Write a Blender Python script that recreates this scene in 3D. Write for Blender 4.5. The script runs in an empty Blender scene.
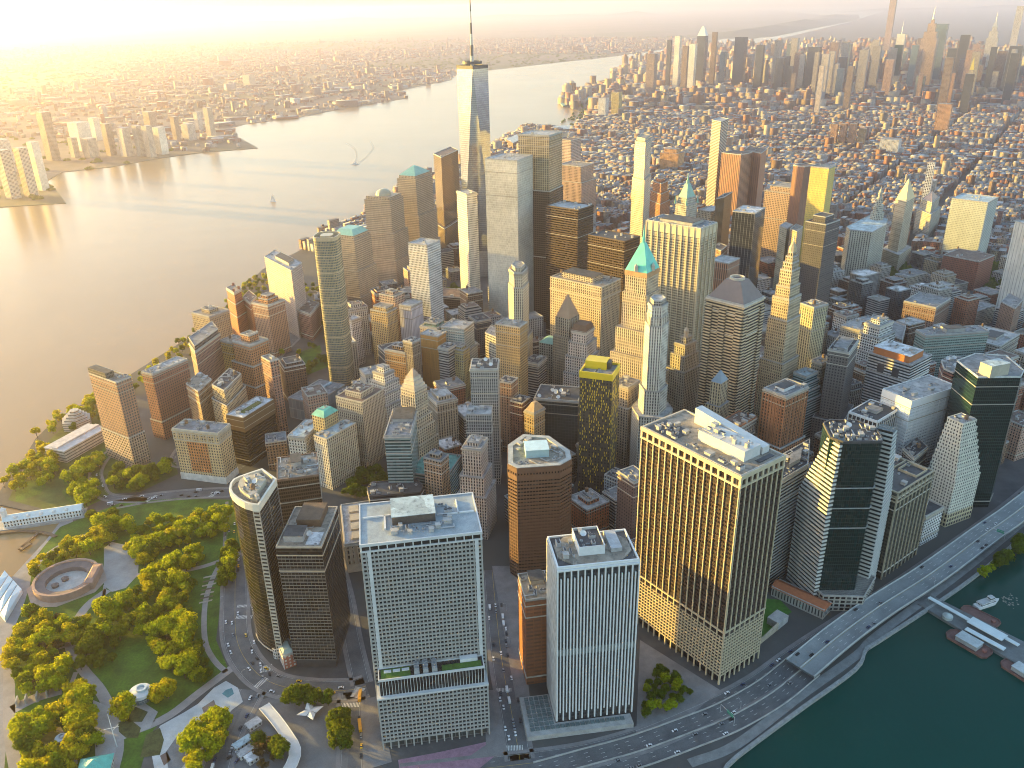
import bpy, bmesh, math, random
import numpy as np
from mathutils import Vector, Matrix
rnd = random.Random(7)
SC = bpy.context.scene
COL = SC.collection
R = math.radians
IX = {}
SHOW = {'infill': {3,4,5,6,7,9,11,12,16,23,25,27,28,31,32,33,34,35,36,37,38,39,40,41,44,45,46,47,51,53,56,60,61,62,63,64,65,66,67,70,71,78,86,93,96,101,105,108,109,111,113,115,119,120,121,122,124,125,126,127,128,129,130,134,136,137,138,139,140,141,142,147,148,151,154,156,157,158,162,213,217,218,223,225,227,230,231,233,234,235,236,238,239,240,241,243,244,245,246,249,250,251,252,254,255,259,261,262,263,264,265,275,276,280,291,292},'sky': {0,1,3,4,6,11,14,15,16,17,18,19,20,21,22,23,24,25,27,29,30,31,32,33,34,35,37,40,43,44,45,46,47,50,52,55,56,58,59,60,61,62,64,65,67,68,69},'tree': {0,1,2,130,12,149,22,27,30,173,63,72,77,87,228,232,108,241,121,255},'car': {3,6,10,13,15,20,21,22,161,37,38,39,40,165,42,166,168,46,47,48,49,51,52,53,54,55,56,57,58,59,60,61,62,63,64,65,66,67,189,69,70,71,72,73,74,75,76,77,78,79,80,81,82,83,84,86,87,88,89,90,95,109,111,113,117,118,121},'lamp': {('viaduct',3),('south',2),('viaduct',0),('south',5),('viaduct',2),('south',1),('broad',0),('state',0),('viaduct',1),('broad',3),('viaduct',4),('south',0),('state',2)},'city': {0,12289,2,5634,5636,6148,6660,8708,2056,5641,17413,2059,17,2067,22,11799,6169,2591,2595,6180,2597,8230,12324,12326,2092,12852,2104,12864,2119,7240,8269,4174,10325,6234,10842,9821,7784,10347,9325,11376,10865,6261,10869,10883,14979,12935,10888,4245,7320,12955,6301,13470,3750,7848,7851,684,7852,690,693,8379,3773,1216,16066,9929,5328,12496,7380,7381,1750,1751,12505,3805,5342,12509,3808,15069,8933,1767,12022,2811,12029,7936,12545,12546,12547,8454,3850,12061,1826,13602,1828,1830,11565,9007,12081,13624,12089,4923,11582,6975,13118,12099,6982,5960,5962,16246,16205,10062,10063,2385,1363,14676,1365,2391,11096,10074,3421,11614,11617,15201,5990,4967,8550,873,11112,4971,13673,14186,5998,1906,11634,11635,885,12662,887,2424,10616,10617,9083,892,7037,13685,2943,13183,11137,2434,11138,14720,14726,7049,11665,11157,11669,15770,9118,9121,10660,4007,9127,10153,2992,9652,4534,1976,12733,10182,3527,12745,1999,12751,4561,4566,18392,7642,1508,1509,5604,1511,1512,1515,1517,6637,10735,3060,1533}}   # which repeats the harbour view shows (the rest merge into the stuff meshes or are left out)
# ------------------------------------------------------------------ camera (solved from surveyed towers)
CX, CY, CH = 113.48, -824.03, 523.43
YAW, PIT, ROL, FPX = -.0868103, .4234693, -.019739, 838.949
_f = np.array([math.sin(YAW)*math.cos(PIT), math.cos(YAW)*math.cos(PIT), -math.sin(PIT)])
_r0 = np.array([math.cos(YAW), -math.sin(YAW), 0.0]); _u0 = np.cross(_r0, _f)
_r = _r0*math.cos(ROL)+_u0*math.sin(ROL); _u = _u0*math.cos(ROL)-_r0*math.sin(ROL)
_c = np.array([CX, CY, CH])
def un(x, y, z=0.0):
    """survey: the point at height z seen at this place of the photograph"""
    d = _f+_r*((x-512)/FPX)+_u*((384-y)/FPX)
    p = _c+d*((z-CH)/d[2]); return (float(p[0]), float(p[1]))
def pj(x, y, z):
    d = np.array([x, y, z])-_c; w = d@_f
    return 512+FPX*(d@_r)/w, 384-FPX*(d@_u)/w, w
def zfrom(top, base):
    g = un(*base); best = (1e9, 0)
    for k in range(10, 4200):
        z = k*.1
        if z > CH-5: break
        t = un(top[0], top[1], z); e = math.hypot(t[0]-g[0], t[1]-g[1])
        if e < best[0]: best = (e, z)
    return best[1]
# ------------------------------------------------------------------ objects
def props(o, label=None, cat=None, group=None, kind=None):
    if label: o['label'] = label
    if cat: o['category'] = cat
    if group: o['group'] = group
    if kind: o['kind'] = kind
    return o
def empty(name, loc, label=None, cat=None, group=None, rz=0):
    o = bpy.data.objects.new(name, None); COL.objects.link(o); o.location = loc; o.rotation_euler = (0, 0, rz)
    o.empty_display_size = 1; return props(o, label, cat, group)
class MB:
    """collects faces with UVs (u in bays, v in storeys) and material slots"""
    def __init__(s): s.v, s.f, s.uv, s.m = [], [], [], []
    def face(s, pts, uv=None, m=0):
        k = len(s.v); s.v += [tuple(p) for p in pts]; s.f.append(tuple(range(k, k+len(pts))))
        s.uv += uv if uv else [(p[0], p[1]) for p in pts]; s.m.append(m)
    def walls(s, poly, z0, z1, bay=3.5, fl=3.8, m=0, poly2=None):
        n = len(poly); q = poly2 or poly; nf = max(1, round((z1-z0)/fl))
        for i in range(n):
            a, b, c, d = poly[i], poly[(i+1) % n], q[(i+1) % n], q[i]
            nb = max(1, round(math.hypot(b[0]-a[0], b[1]-a[1])/bay)); u0 = 41*i
            s.face([(a[0], a[1], z0), (b[0], b[1], z0), (c[0], c[1], z1), (d[0], d[1], z1)],
                   [(u0, 0), (u0+nb, 0), (u0+nb, nf), (u0, nf)], m)
    def cap(s, poly, z, m=0, down=False):
        p = [(x, y, z) for x, y in poly]; s.face(p[::-1] if down else p, None, m)
    def prism(s, poly, z0, z1, m=0, bay=3.5, fl=3.8, mt=None, bottom=False):
        s.walls(poly, z0, z1, bay, fl, m); s.cap(poly, z1, m if mt is None else mt)
        if bottom: s.cap(poly, z0, m, True)
    def box(s, cx, cy, w, d, z0, z1, a=0, m=0, bottom=False):
        s.prism(rect(cx, cy, w, d, a), z0, z1, m, bottom=bottom)
    def cone(s, poly, z0, z1, m=0, k=0.0, cen=None):
        c = cen or cent(poly); q = [(c[0]+(x-c[0])*k, c[1]+(y-c[1])*k) for x, y in poly]; n = len(poly)
        for i in range(n):
            a, b = poly[i], poly[(i+1) % n]
            if k < 1e-3: s.face([(*a, z0), (*b, z0), (*c, z1)], [(0, 0), (1, 0), (.5, 1)], m)
            else: s.face([(*a, z0), (*b, z0), (*q[(i+1) % n], z1), (*q[i], z1)], [(0, 0), (4, 0), (4, 3), (0, 3)], m)
        if k >= 1e-3: s.cap(q, z1, m)
    def tube(s, p, q, r0, r1, n=6, m=0):
        p, q = Vector(p), Vector(q); d = (q-p).normalized(); a = d.orthogonal().normalized(); b = d.cross(a)
        e = [(math.cos(2*math.pi*i/n), math.sin(2*math.pi*i/n)) for i in range(n)]
        A = [p+(a*c+b*t)*r0 for c, t in e]; B = [q+(a*c+b*t)*r1 for c, t in e]
        for i in range(n): s.face([A[i], A[(i+1) % n], B[(i+1) % n], B[i]], [(0, 0)]*4, m)
        s.face(B, [(0, 0)]*n, m); s.face(A[::-1], [(0, 0)]*n, m)
    def ring(s, outer, inner, z0, z1, m=0):
        n = len(outer)
        for i in range(n):
            j = (i+1) % n; a, b, c, d = outer[i], outer[j], inner[j], inner[i]
            s.face([(*a, z0), (*b, z0), (*b, z1), (*a, z1)], None, m)
            s.face([(*c, z0), (*d, z0), (*d, z1), (*c, z1)], None, m)
            s.face([(*a, z1), (*b, z1), (*c, z1), (*d, z1)], None, m)
            s.face([(*b, z0), (*a, z0), (*d, z0), (*c, z0)], None, m)
    def build(s, name, mats, parent=None, origin=None, smooth=False):
        me = bpy.data.meshes.new(name)
        o3 = origin or (0, 0, 0)
        me.from_pydata([(x-o3[0], y-o3[1], z-o3[2]) for x, y, z in s.v], [], s.f)
        l = me.uv_layers.new(name='UVMap'); l.data.foreach_set('uv', np.array(s.uv, dtype=np.float32).ravel())
        if not isinstance(mats, (list, tuple)): mats = [mats]
        for m in mats: me.materials.append(m)
        if len(mats) > 1: me.polygons.foreach_set('material_index', s.m)
        if smooth: me.polygons.foreach_set('use_smooth', [True]*len(s.f))
        me.validate(); me.update()
        o = bpy.data.objects.new(name, me); COL.objects.link(o)
        if parent is not None: o.parent = parent
        elif origin: o.location = origin
        return o
def cent(p): return (sum(a for a, b in p)/len(p), sum(b for a, b in p)/len(p))
def rect(cx, cy, w, d, a=0):
    c, s = math.cos(a), math.sin(a)
    return [(cx+x*c-y*s, cy+x*s+y*c) for x, y in ((-w/2, -d/2), (w/2, -d/2), (w/2, d/2), (-w/2, d/2))]
def ngon(cx, cy, r, n, a=0, sy=1): return [(cx+r*math.cos(a+2*math.pi*i/n), cy+sy*r*math.sin(a+2*math.pi*i/n)) for i in range(n)]
def area(p): return .5*sum(p[i][0]*p[(i+1) % len(p)][1]-p[(i+1) % len(p)][0]*p[i][1] for i in range(len(p)))
def ccw(p): return p if area(p) > 0 else p[::-1]
def off(poly, e):
    n = len(poly); out = []
    for i in range(n):
        p, q, r = Vector(poly[i-1]), Vector(poly[i]), Vector(poly[(i+1) % n])
        a, b = (q-p).normalized(), (r-q).normalized(); n1, n2 = Vector((a.y, -a.x)), Vector((b.y, -b.x))
        k = (n1+n2); d = max(.3, 1+n1.dot(n2)); v = q+k*(e/d); out.append((v.x, v.y))
    return out
def scl(poly, k, kk=None, dx=0, dy=0):
    c = cent(poly); return [(c[0]+(x-c[0])*k+dx, c[1]+(y-c[1])*k+dy) for x, y in poly]
def sub(poly, u0, u1, v0, v1):
    """rectangle inside a 4-corner roof: u along N->R, v along N->L"""
    b, r, f, l = [Vector(p) for p in poly]
    P = lambda u, v: tuple((b*(1-u)+r*u)*(1-v)+(l*(1-u)+f*u)*v)
    return [P(u0, v0), P(u1, v0), P(u1, v1), P(u0, v1)]
def quad(L, N, Rr, z):
    a, b, c = [Vector(un(*q, z)) for q in (L, N, Rr)]
    e1, e2 = a-b, c-b; t1, t2 = math.atan2(e1.y, e1.x), math.atan2(e2.y, e2.x)
    d = (t1-t2) % (2*math.pi)
    if R(55) < d < R(125):
        h = (math.pi/2-d)/2; l1, l2 = e1.length, e2.length
        e1 = Vector((math.cos(t1+h), math.sin(t1+h)))*l1; e2 = Vector((math.cos(t2-h), math.sin(t2-h)))*l2
    return [tuple(b), tuple(b+e2), tuple(b+e1+e2), tuple(b+e1)]
def inside(p, poly):
    x, y = p; c = False; n = len(poly)
    for i in range(n):
        (x1, y1), (x2, y2) = poly[i], poly[(i+1) % n]
        if (y1 > y) != (y2 > y) and x < (x2-x1)*(y-y1)/(y2-y1)+x1: c = not c
    return c
def sat(p, q):
    for P in (p, q):
        for i in range(len(P)):
            a, b = P[i], P[(i+1) % len(P)]; nx, ny = b[1]-a[1], a[0]-b[0]
            s1 = [x*nx+y*ny for x, y in p]; s2 = [x*nx+y*ny for x, y in q]
            if max(s1) <= min(s2) or max(s2) <= min(s1): return False
    return True
def smooth_line(pts, step=6.0):
    P = [Vector(p) for p in pts]; P = [P[0]*2-P[1]]+P+[P[-1]*2-P[-2]]; out = []
    for i in range(1, len(P)-2):
        n = max(1, int((P[i+1]-P[i]).length/step))
        for k in range(n):
            t = k/n; a, b, c, d = P[i-1:i+3]
            out.append(.5*((2*b)+(c-a)*t+(2*a-5*b+4*c-d)*t*t+(3*b-a-3*c+d)*t**3))
    out.append(P[-2]); return out
def line_px(px, z=0, step=6.0): return smooth_line([un(x, y, z) for x, y in px], step)
def nrm2(P, i):
    a, b = P[max(0, i-1)], P[min(len(P)-1, i+1)]; d = (b-a).normalized(); return Vector((-d.y, d.x))
def strip(mb, P, o0, o1, z0, z1=None, m=0, zf=None, v0=0.0):
    """ribbon between lateral offsets o0<o1 (left positive); z1 -> solid down to z0"""
    A = [P[i]+nrm2(P, i)*o0 for i in range(len(P))]; B = [P[i]+nrm2(P, i)*o1 for i in range(len(P))]
    L = v0
    for i in range(len(P)-1):
        za = zf(i/(len(P)-1)) if zf else (z1 if z1 is not None else z0); zb = zf((i+1)/(len(P)-1)) if zf else za
        l2 = L+(P[i+1]-P[i]).length; uv = [(o0, L), (o1, L), (o1, l2), (o0, l2)]
        mb.face([(*A[i], za), (*A[i+1], zb), (*B[i+1], zb), (*B[i], za)], [uv[0], uv[3], uv[2], uv[1]], m)
        if z1 is not None or zf:
            b0 = z0 if not zf else None
            lo = (lambda z: z0) if not zf else (lambda z: z-z0)
            mb.face([(*A[i], lo(za)), (*A[i+1], lo(zb)), (*A[i+1], zb), (*A[i], za)], [(0, L), (0, l2), (1, l2), (1, L)], m)
            mb.face([(*B[i+1], lo(zb)), (*B[i], lo(za)), (*B[i], za), (*B[i+1], zb)], [(0, l2), (0, L), (1, L), (1, l2)], m)
            mb.face([(*B[i], lo(za)), (*B[i+1], lo(zb)), (*A[i+1], lo(zb)), (*A[i], lo(za))], [(0, L)]*4, m)
        L = l2
# ------------------------------------------------------------------ materials
def newmat(name):
    m = bpy.data.materials.new(name); m.use_nodes = True; nt = m.node_tree; nt.nodes.clear()
    o = nt.nodes.new('ShaderNodeOutputMaterial'); b = nt.nodes.new('ShaderNodeBsdfPrincipled'); nt.links.new(b.outputs[0], o.inputs[0])
    return m, nt, b
def nd(nt, t, **kw):
    n = nt.nodes.new('ShaderNode'+t)
    for k, v in kw.items():
        if k in n.bl_rna.properties.keys(): setattr(n, k, v)
    return n
def lk(nt, a, b): nt.links.new(a, b)
def mth(nt, op, a, b=None, c=None):
    n = nt.nodes.new('ShaderNodeMath'); n.operation = op
    for i, v in enumerate((a, b, c)):
        if v is None: continue
        if isinstance(v, (int, float)): n.inputs[i].default_value = v
        else: nt.links.new(v, n.inputs[i])
    return n.outputs[0]
def mixc(nt, f, a, b, mode='MIX'):
    n = nt.nodes.new('ShaderNodeMix'); n.data_type = 'RGBA'; n.blend_type = mode
    for i, v in ((0, f), (6, a), (7, b)):
        if isinstance(v, (int, float)): n.inputs[i].default_value = v
        elif isinstance(v, tuple): n.inputs[i].default_value = (*v[:3], 1)
        else: nt.links.new(v, n.inputs[i])
    return n.outputs[2]
def noise(nt, scale, detail=3, vec=None, rough=.6):
    n = nt.nodes.new('ShaderNodeTexNoise'); n.inputs['Scale'].default_value = scale; n.inputs['Detail'].default_value = detail; n.inputs['Roughness'].default_value = rough
    if vec is None: vec = nd(nt, 'NewGeometry').outputs['Position']
    nt.links.new(vec, n.inputs['Vector']); return n.outputs[0]
def ramp(nt, f, *st):
    n = nt.nodes.new('ShaderNodeValToRGB'); e = n.color_ramp.elements
    while len(e) < len(st): e.new(.5)
    for k, (p, c) in enumerate(st): e[k].position = p; e[k].color = (*c, 1) if isinstance(c, tuple) else (c, c, c, 1)
    nt.links.new(f, n.inputs[0]); return n.outputs[0]
_mc = {}
def plain(name, col, rough=.8, var=.25, scale=.15, metal=0.0, fine=1.3, spec=.5):
    k = ('p', name)
    if k in _mc: return _mc[k]
    m, nt, b = newmat(name)
    g = ramp(nt, noise(nt, scale, 4), (.3, 1-var), (.7, 1+var*.6))
    g2 = ramp(nt, noise(nt, fine, 2), (.3, 1-var*.5), (.7, 1+var*.4))
    c = mixc(nt, 1.0, mixc(nt, 1.0, col, g, 'MULTIPLY'), g2, 'MULTIPLY')
    lk(nt, c, b.inputs['Base Color']); b.inputs['Roughness'].default_value = rough; b.inputs['Metallic'].default_value = metal
    b.inputs['Specular IOR Level'].default_value = spec
    _mc[k] = m; return m
def facade(wall, glass=(.013, .015, .018), fx=.54, fy=.58, gr=.12, blind=.20, tint=None, gm=0.0, band=0, name=None):
    """wall with a grid of windows laid out in the UV (bays x storeys)"""
    k = ('f', wall, glass, fx, fy, gr, blind, tint, gm, band)
    if k in _mc: return _mc[k]
    m, nt, b = newmat(name or 'facade_%d' % len(_mc))
    uv = nd(nt, 'UVMap'); sp = nd(nt, 'SeparateXYZ'); lk(nt, uv.outputs[0], sp.inputs[0]); U, V = sp.outputs[0], sp.outputs[1]
    fu, fv = mth(nt, 'FRACT', U), mth(nt, 'FRACT', V)
    mu = 1.0 if fx >= .999 else mth(nt, 'LESS_THAN', mth(nt, 'ABSOLUTE', mth(nt, 'SUBTRACT', fu, .5)), fx/2)
    mv = 1.0 if fy >= .999 else mth(nt, 'LESS_THAN', mth(nt, 'ABSOLUTE', mth(nt, 'SUBTRACT', fv, .52)), fy/2)
    mask = mth(nt, 'MULTIPLY', mu, mv)
    cb = nd(nt, 'CombineXYZ'); lk(nt, mth(nt, 'FLOOR', U), cb.inputs[0]); lk(nt, mth(nt, 'FLOOR', V), cb.inputs[1])
    oi = nd(nt, 'ObjectInfo'); lk(nt, oi.outputs['Random'], cb.inputs[2])
    wn = nd(nt, 'TexWhiteNoise'); lk(nt, cb.outputs[0], wn.inputs['Vector']); rv = wn.outputs['Value']
    gc = mixc(nt, mth(nt, 'MULTIPLY', mth(nt, 'GREATER_THAN', rv, .78), blind), glass, (.42, .40, .36))
    gc = mixc(nt, mth(nt, 'MULTIPLY', rv, .35), gc, (0.0, 0.0, 0.0))
    w = wall
    if tint:
        at = nd(nt, 'Attribute', attribute_name='tint'); w = at.outputs['Color']
    if band:   # darker spandrel panel under each window
        w = mixc(nt, mth(nt, 'MULTIPLY', mth(nt, 'LESS_THAN', fv, .5-fy/2+.02), mu if not isinstance(mu, float) else 1.0), w, mixc(nt, .5, w, glass))
    tc = nd(nt, 'NewGeometry').outputs['Position']
    mp = nd(nt, 'Mapping'); mp.inputs['Scale'].default_value = (1, 1, .12); lk(nt, tc, mp.inputs['Vector'])
    st = ramp(nt, noise(nt, .35, 4, mp.outputs[0]), (.3, .80), (.7, 1.12))
    big = ramp(nt, noise(nt, .03, 3), (.3, .86), (.7, 1.1))
    w = mixc(nt, 1.0, mixc(nt, 1.0, w, st, 'MULTIPLY'), big, 'MULTIPLY')
    lk(nt, mixc(nt, mask, w, gc), b.inputs['Base Color'])
    lk(nt, mth(nt, 'ADD', mth(nt, 'MULTIPLY', mask, gr-.78), .78), b.inputs['Roughness'])
    if gm: lk(nt, mth(nt, 'MULTIPLY', mask, gm), b.inputs['Metallic'])
    bp = nd(nt, 'Bump'); bp.inputs['Strength'].default_value = .5; bp.inputs['Distance'].default_value = .25
    h = mth(nt, 'ADD', mth(nt, 'MULTIPLY', mask, -1.0), mth(nt, 'MULTIPLY', mth(nt, 'MULTIPLY', rv, mask), .25)); lk(nt, h, bp.inputs['Height'])
    lk(nt, bp.outputs[0], b.inputs['Normal'])
    _mc[k] = m; return m
def glass(name, col, rough=.08, metal=.55, line=(.25, .25, .25), fx=.94, fy=.93, wob=.02):
    """curtain wall: reflecting panes with thin mullions, each pane a little out of true"""
    k = ('g', name)
    if k in _mc: return _mc[k]
    m, nt, b = newmat(name)
    uv = nd(nt, 'UVMap'); sp = nd(nt, 'SeparateXYZ'); lk(nt, uv.outputs[0], sp.inputs[0]); U, V = sp.outputs[0], sp.outputs[1]
    fu, fv = mth(nt, 'FRACT', U), mth(nt, 'FRACT', V)
    mask = mth(nt, 'MULTIPLY', mth(nt, 'LESS_THAN', fu, fx), mth(nt, 'LESS_THAN', fv, fy))
    cb = nd(nt, 'CombineXYZ'); lk(nt, mth(nt, 'FLOOR', U), cb.inputs[0]); lk(nt, mth(nt, 'FLOOR', V), cb.inputs[1])
    wn = nd(nt, 'TexWhiteNoise'); lk(nt, cb.outputs[0], wn.inputs['Vector'])
    c = mixc(nt, mth(nt, 'MULTIPLY', wn.outputs['Value'], .4), col, tuple(x*.4 for x in col))
    big = ramp(nt, noise(nt, .02, 3), (.3, .75), (.7, 1.15)); c = mixc(nt, 1.0, c, big, 'MULTIPLY')
    lk(nt, mixc(nt, mask, line, c), b.inputs['Base Color'])
    lk(nt, mth(nt, 'ADD', mth(nt, 'MULTIPLY', mask, rough-.6), .6), b.inputs['Roughness'])
    lk(nt, mth(nt, 'MULTIPLY', mask, metal), b.inputs['Metallic'])
    ge = nd(nt, 'NewGeometry'); va = nd(nt, 'VectorMath', operation='SUBTRACT'); lk(nt, wn.outputs['Color'], va.inputs[0]); va.inputs[1].default_value = (.5, .5, .5)
    vs = nd(nt, 'VectorMath', operation='SCALE'); lk(nt, va.outputs[0], vs.inputs[0]); vs.inputs['Scale'].default_value = wob
    v2 = nd(nt, 'VectorMath', operation='ADD'); lk(nt, ge.outputs['Normal'], v2.inputs[0]); lk(nt, vs.outputs[0], v2.inputs[1])
    v3 = nd(nt, 'VectorMath', operation='NORMALIZE'); lk(nt, v2.outputs[0], v3.inputs[0]); lk(nt, v3.outputs[0], b.inputs['Normal'])
    _mc[k] = m; return m
def shade(c, k): return tuple(x*k for x in c)
CREAM, LIME, WHITE, PALE = (.44, .38, .29), (.36, .335, .29), (.60, .59, .57), (.50, .485, .455)
BRICK, RED, PINK, BROWN = (.27, .105, .055), (.35, .125, .06), (.44, .28, .21), (.15, .08, .048)
DKBR, TAN, GREY, DGREY = (.055, .034, .022), (.38, .29, .19), (.30, .30, .30), (.10, .10, .105)
ORANGE = (.42, .20, .08)
RF = {'grey': (.20, .20, .20), 'dark': (.065, .065, .067), 'pale': (.36, .355, .345), 'tan': (.28, .24, .19), 'white': (.54, .54, .54), 'teal': (.12, .34, .30), 'brown': (.16, .11, .085), 'blue': (.38, .46, .48)}
def roofmat(k):
    kk = ('roof', k)
    if kk in _mc: return _mc[kk]
    m, nt, b = newmat('roof_'+k); pos = nd(nt, 'NewGeometry').outputs['Position']
    vo = nd(nt, 'TexVoronoi'); vo.inputs['Scale'].default_value = .13; lk(nt, pos, vo.inputs['Vector']); se = nd(nt, 'SeparateColor'); lk(nt, vo.outputs['Color'], se.inputs[0])
    g = ramp(nt, se.outputs[0], (.0, .72), (.55, 1.0), (1.0, 1.25)); st = ramp(nt, noise(nt, .22, 5, pos, .7), (.33, .55), (.5, 1.0), (.75, 1.12)); f = ramp(nt, noise(nt, 1.6, 3, pos), (.3, .85), (.7, 1.1))
    c = mixc(nt, 1.0, mixc(nt, 1.0, mixc(nt, 1.0, RF[k], g, 'MULTIPLY'), st, 'MULTIPLY'), f, 'MULTIPLY'); lk(nt, c, b.inputs['Base Color']); b.inputs['Roughness'].default_value = .8
    _mc[kk] = m; return m
M_METAL = plain('galvanised_steel', (.42, .42, .42), .5, .2, .3, .3)
M_DARK = plain('dark_machinery', (.06, .06, .065), .6, .3)
M_WOOD = plain('tank_cedar', (.16, .10, .06), .8, .3)
M_WHITE = plain('white_paint', (.60, .60, .59), .6, .12)
M_CONC = plain('concrete', (.36, .35, .33), .85, .25)
M_COPPER = plain('green_copper', (.10, .42, .34), .55, .25)
M_ASPH = plain('asphalt', (.045, .046, .05), .85, .35, .05)
M_STONE = plain('limestone_trim', (.46, .41, .33), .8, .2)
# ------------------------------------------------------------------ building kit
BL = []            # (poly, z, root, short)
_proto = {}
def proto(key, fn):
    if key not in _proto: _proto[key] = fn()
    return _proto[key]
def inst(me_key, fn, name, parent, loc, rz=0, s=(1, 1, 1)):
    if me_key not in _proto:
        o = fn(name); _proto[me_key] = o.data
    else:
        o = bpy.data.objects.new(name, _proto[me_key]); COL.objects.link(o)
    o.parent = parent; o.location = loc; o.rotation_euler = (0, 0, rz); o.scale = s; return o
def mk_ac(name):
    b = MB(); b.box(0, 0, 1, .6, 0, .75); b.box(0, 0, 1.02, .25, .76, .84, 0, 1)
    for x in (-.25, .25):
        c = ngon(x, 0, .2, 10); b.walls(c, .75, .9, m=1); b.cap(c, .88, 1)
    return b.build(name, [M_METAL, M_DARK])
def mk_tank(name):
    b = MB(); c = ngon(0, 0, 1.9, 12)
    for x in (-1, 1):
        for y in (-1, 1): b.tube((x*1.2, y*1.2, 0), (x*1.2, y*1.2, 3), .16, .16, 5, 1)
    b.walls(c, 2.8, 6.6); b.cap(c, 2.8, 0, True); b.cone(off(c, .25), 6.6, 8.2, 2)
    return b.build(name, [M_WOOD, M_DARK, M_WOOD])
def mk_dish(name):
    b = MB(); n = 14; b.tube((0, 0, 0), (0, 0, 1.2), .2, .2, 6, 1)
    for i in range(n):
        a0, a1 = 2*math.pi*i/n, 2*math.pi*(i+1)/n
        P = lambda r, a: (r*math.cos(a), r*math.sin(a)*.75-.3*r*r*.3, 1.4+r*math.sin(a)*.65+.3*r*r)
        b.face([P(0, 0), P(1, a0), P(1, a1)], [(0, 0)]*3); b.face([P(1, a0), P(1.9, a0), P(1.9, a1), P(1, a1)], [(0, 0)]*4)
    return b.build(name, [M_WHITE, M_DARK])
def mk_hatch(name):
    b = MB(); b.box(0, 0, 1, 1, 0, 1); b.box(0, 0, 1.12, 1.12, 1, 1.1); return b.build(name, [M_CONC])
def mk_duct(name):
    b = MB(); b.box(0, 0, 1, .07, .35, .75); b.box(.46, .15, .07, .36, .35, .75); b.box(-.3, 0, .03, .05, 0, .35); b.box(.3, 0, .03, .05, 0, .35)
    return b.build(name, [M_METAL])
def mk_fan(name):
    b = MB(); c = ngon(0, 0, .5, 12); b.walls(c, 0, .8); b.ring(off(c, .06), off(c, -.08), .78, .95); b.cap(c, .8, 1); b.box(0, 0, .8, .08, .82, .88)
    return b.build(name, [M_METAL, M_DARK])
def clutter(root, poly, z, n, tank=0, dish=0, seed=0, avoid=None):
    d_ = math.hypot(poly[0][0]-CX, poly[0][1]-CY)
    if n and d_ < 800: n = int(n*2.2)+3
    elif n and d_ < 1150: n = n+3
    rr = random.Random(seed); c = cent(poly); rad = max(math.hypot(x-c[0], y-c[1]) for x, y in poly); inn = off(poly, -2.6)
    a = math.atan2(poly[1][1]-poly[0][1], poly[1][0]-poly[0][0]); put = []
    def spot(r):
        for _ in range(60):
            x, y = c[0]+rr.uniform(-rad, rad), c[1]+rr.uniform(-rad, rad)
            if inside((x, y), inn) and (avoid is None or not inside((x, y), off(avoid, r))) and all(math.hypot(x-u, y-v) > r+w for u, v, w in put):
                put.append((x, y, r)); return x, y
    bx, by = root.location[0], root.location[1]
    for k in range(tank):
        p = spot(2.6)
        if p: inst('tank', mk_tank, 'water_tank', root, (p[0]-bx, p[1]-by, z), rr.random(), (1, 1, 1))
    for k in range(dish):
        p = spot(2.2)
        if p: inst('dish', mk_dish, 'satellite_dish', root, (p[0]-bx, p[1]-by, z), rr.uniform(-.5, .5), (1.3, 1.3, 1.3))
    for k in range(n):
        s = rr.uniform(2.5, 6); p = spot(s*.55)
        if not p: continue
        t = rr.random()
        if t < .18: inst('duct', mk_duct, 'roof_duct', root, (p[0]-bx, p[1]-by, z), a+(math.pi/2 if rr.random() < .5 else 0), (s*2, s*2, 1.6))
        elif t < .4: inst('fan', mk_fan, 'exhaust_fan', root, (p[0]-bx, p[1]-by, z), 0, (s*.5, s*.5, rr.uniform(1.2, 2.2)))
        elif t < .75: inst('ac', mk_ac, 'air_handler', root, (p[0]-bx, p[1]-by, z), a+(math.pi/2 if rr.random() < .5 else 0), (s, s, s*rr.uniform(.5, .9)))
        else: inst('hatch', mk_hatch, 'roof_bulkhead', root, (p[0]-bx, p[1]-by, z), a, (s*rr.uniform(.6, 1.2), s*rr.uniform(.6, 1.2), rr.uniform(2.2, 3.6)))
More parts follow.
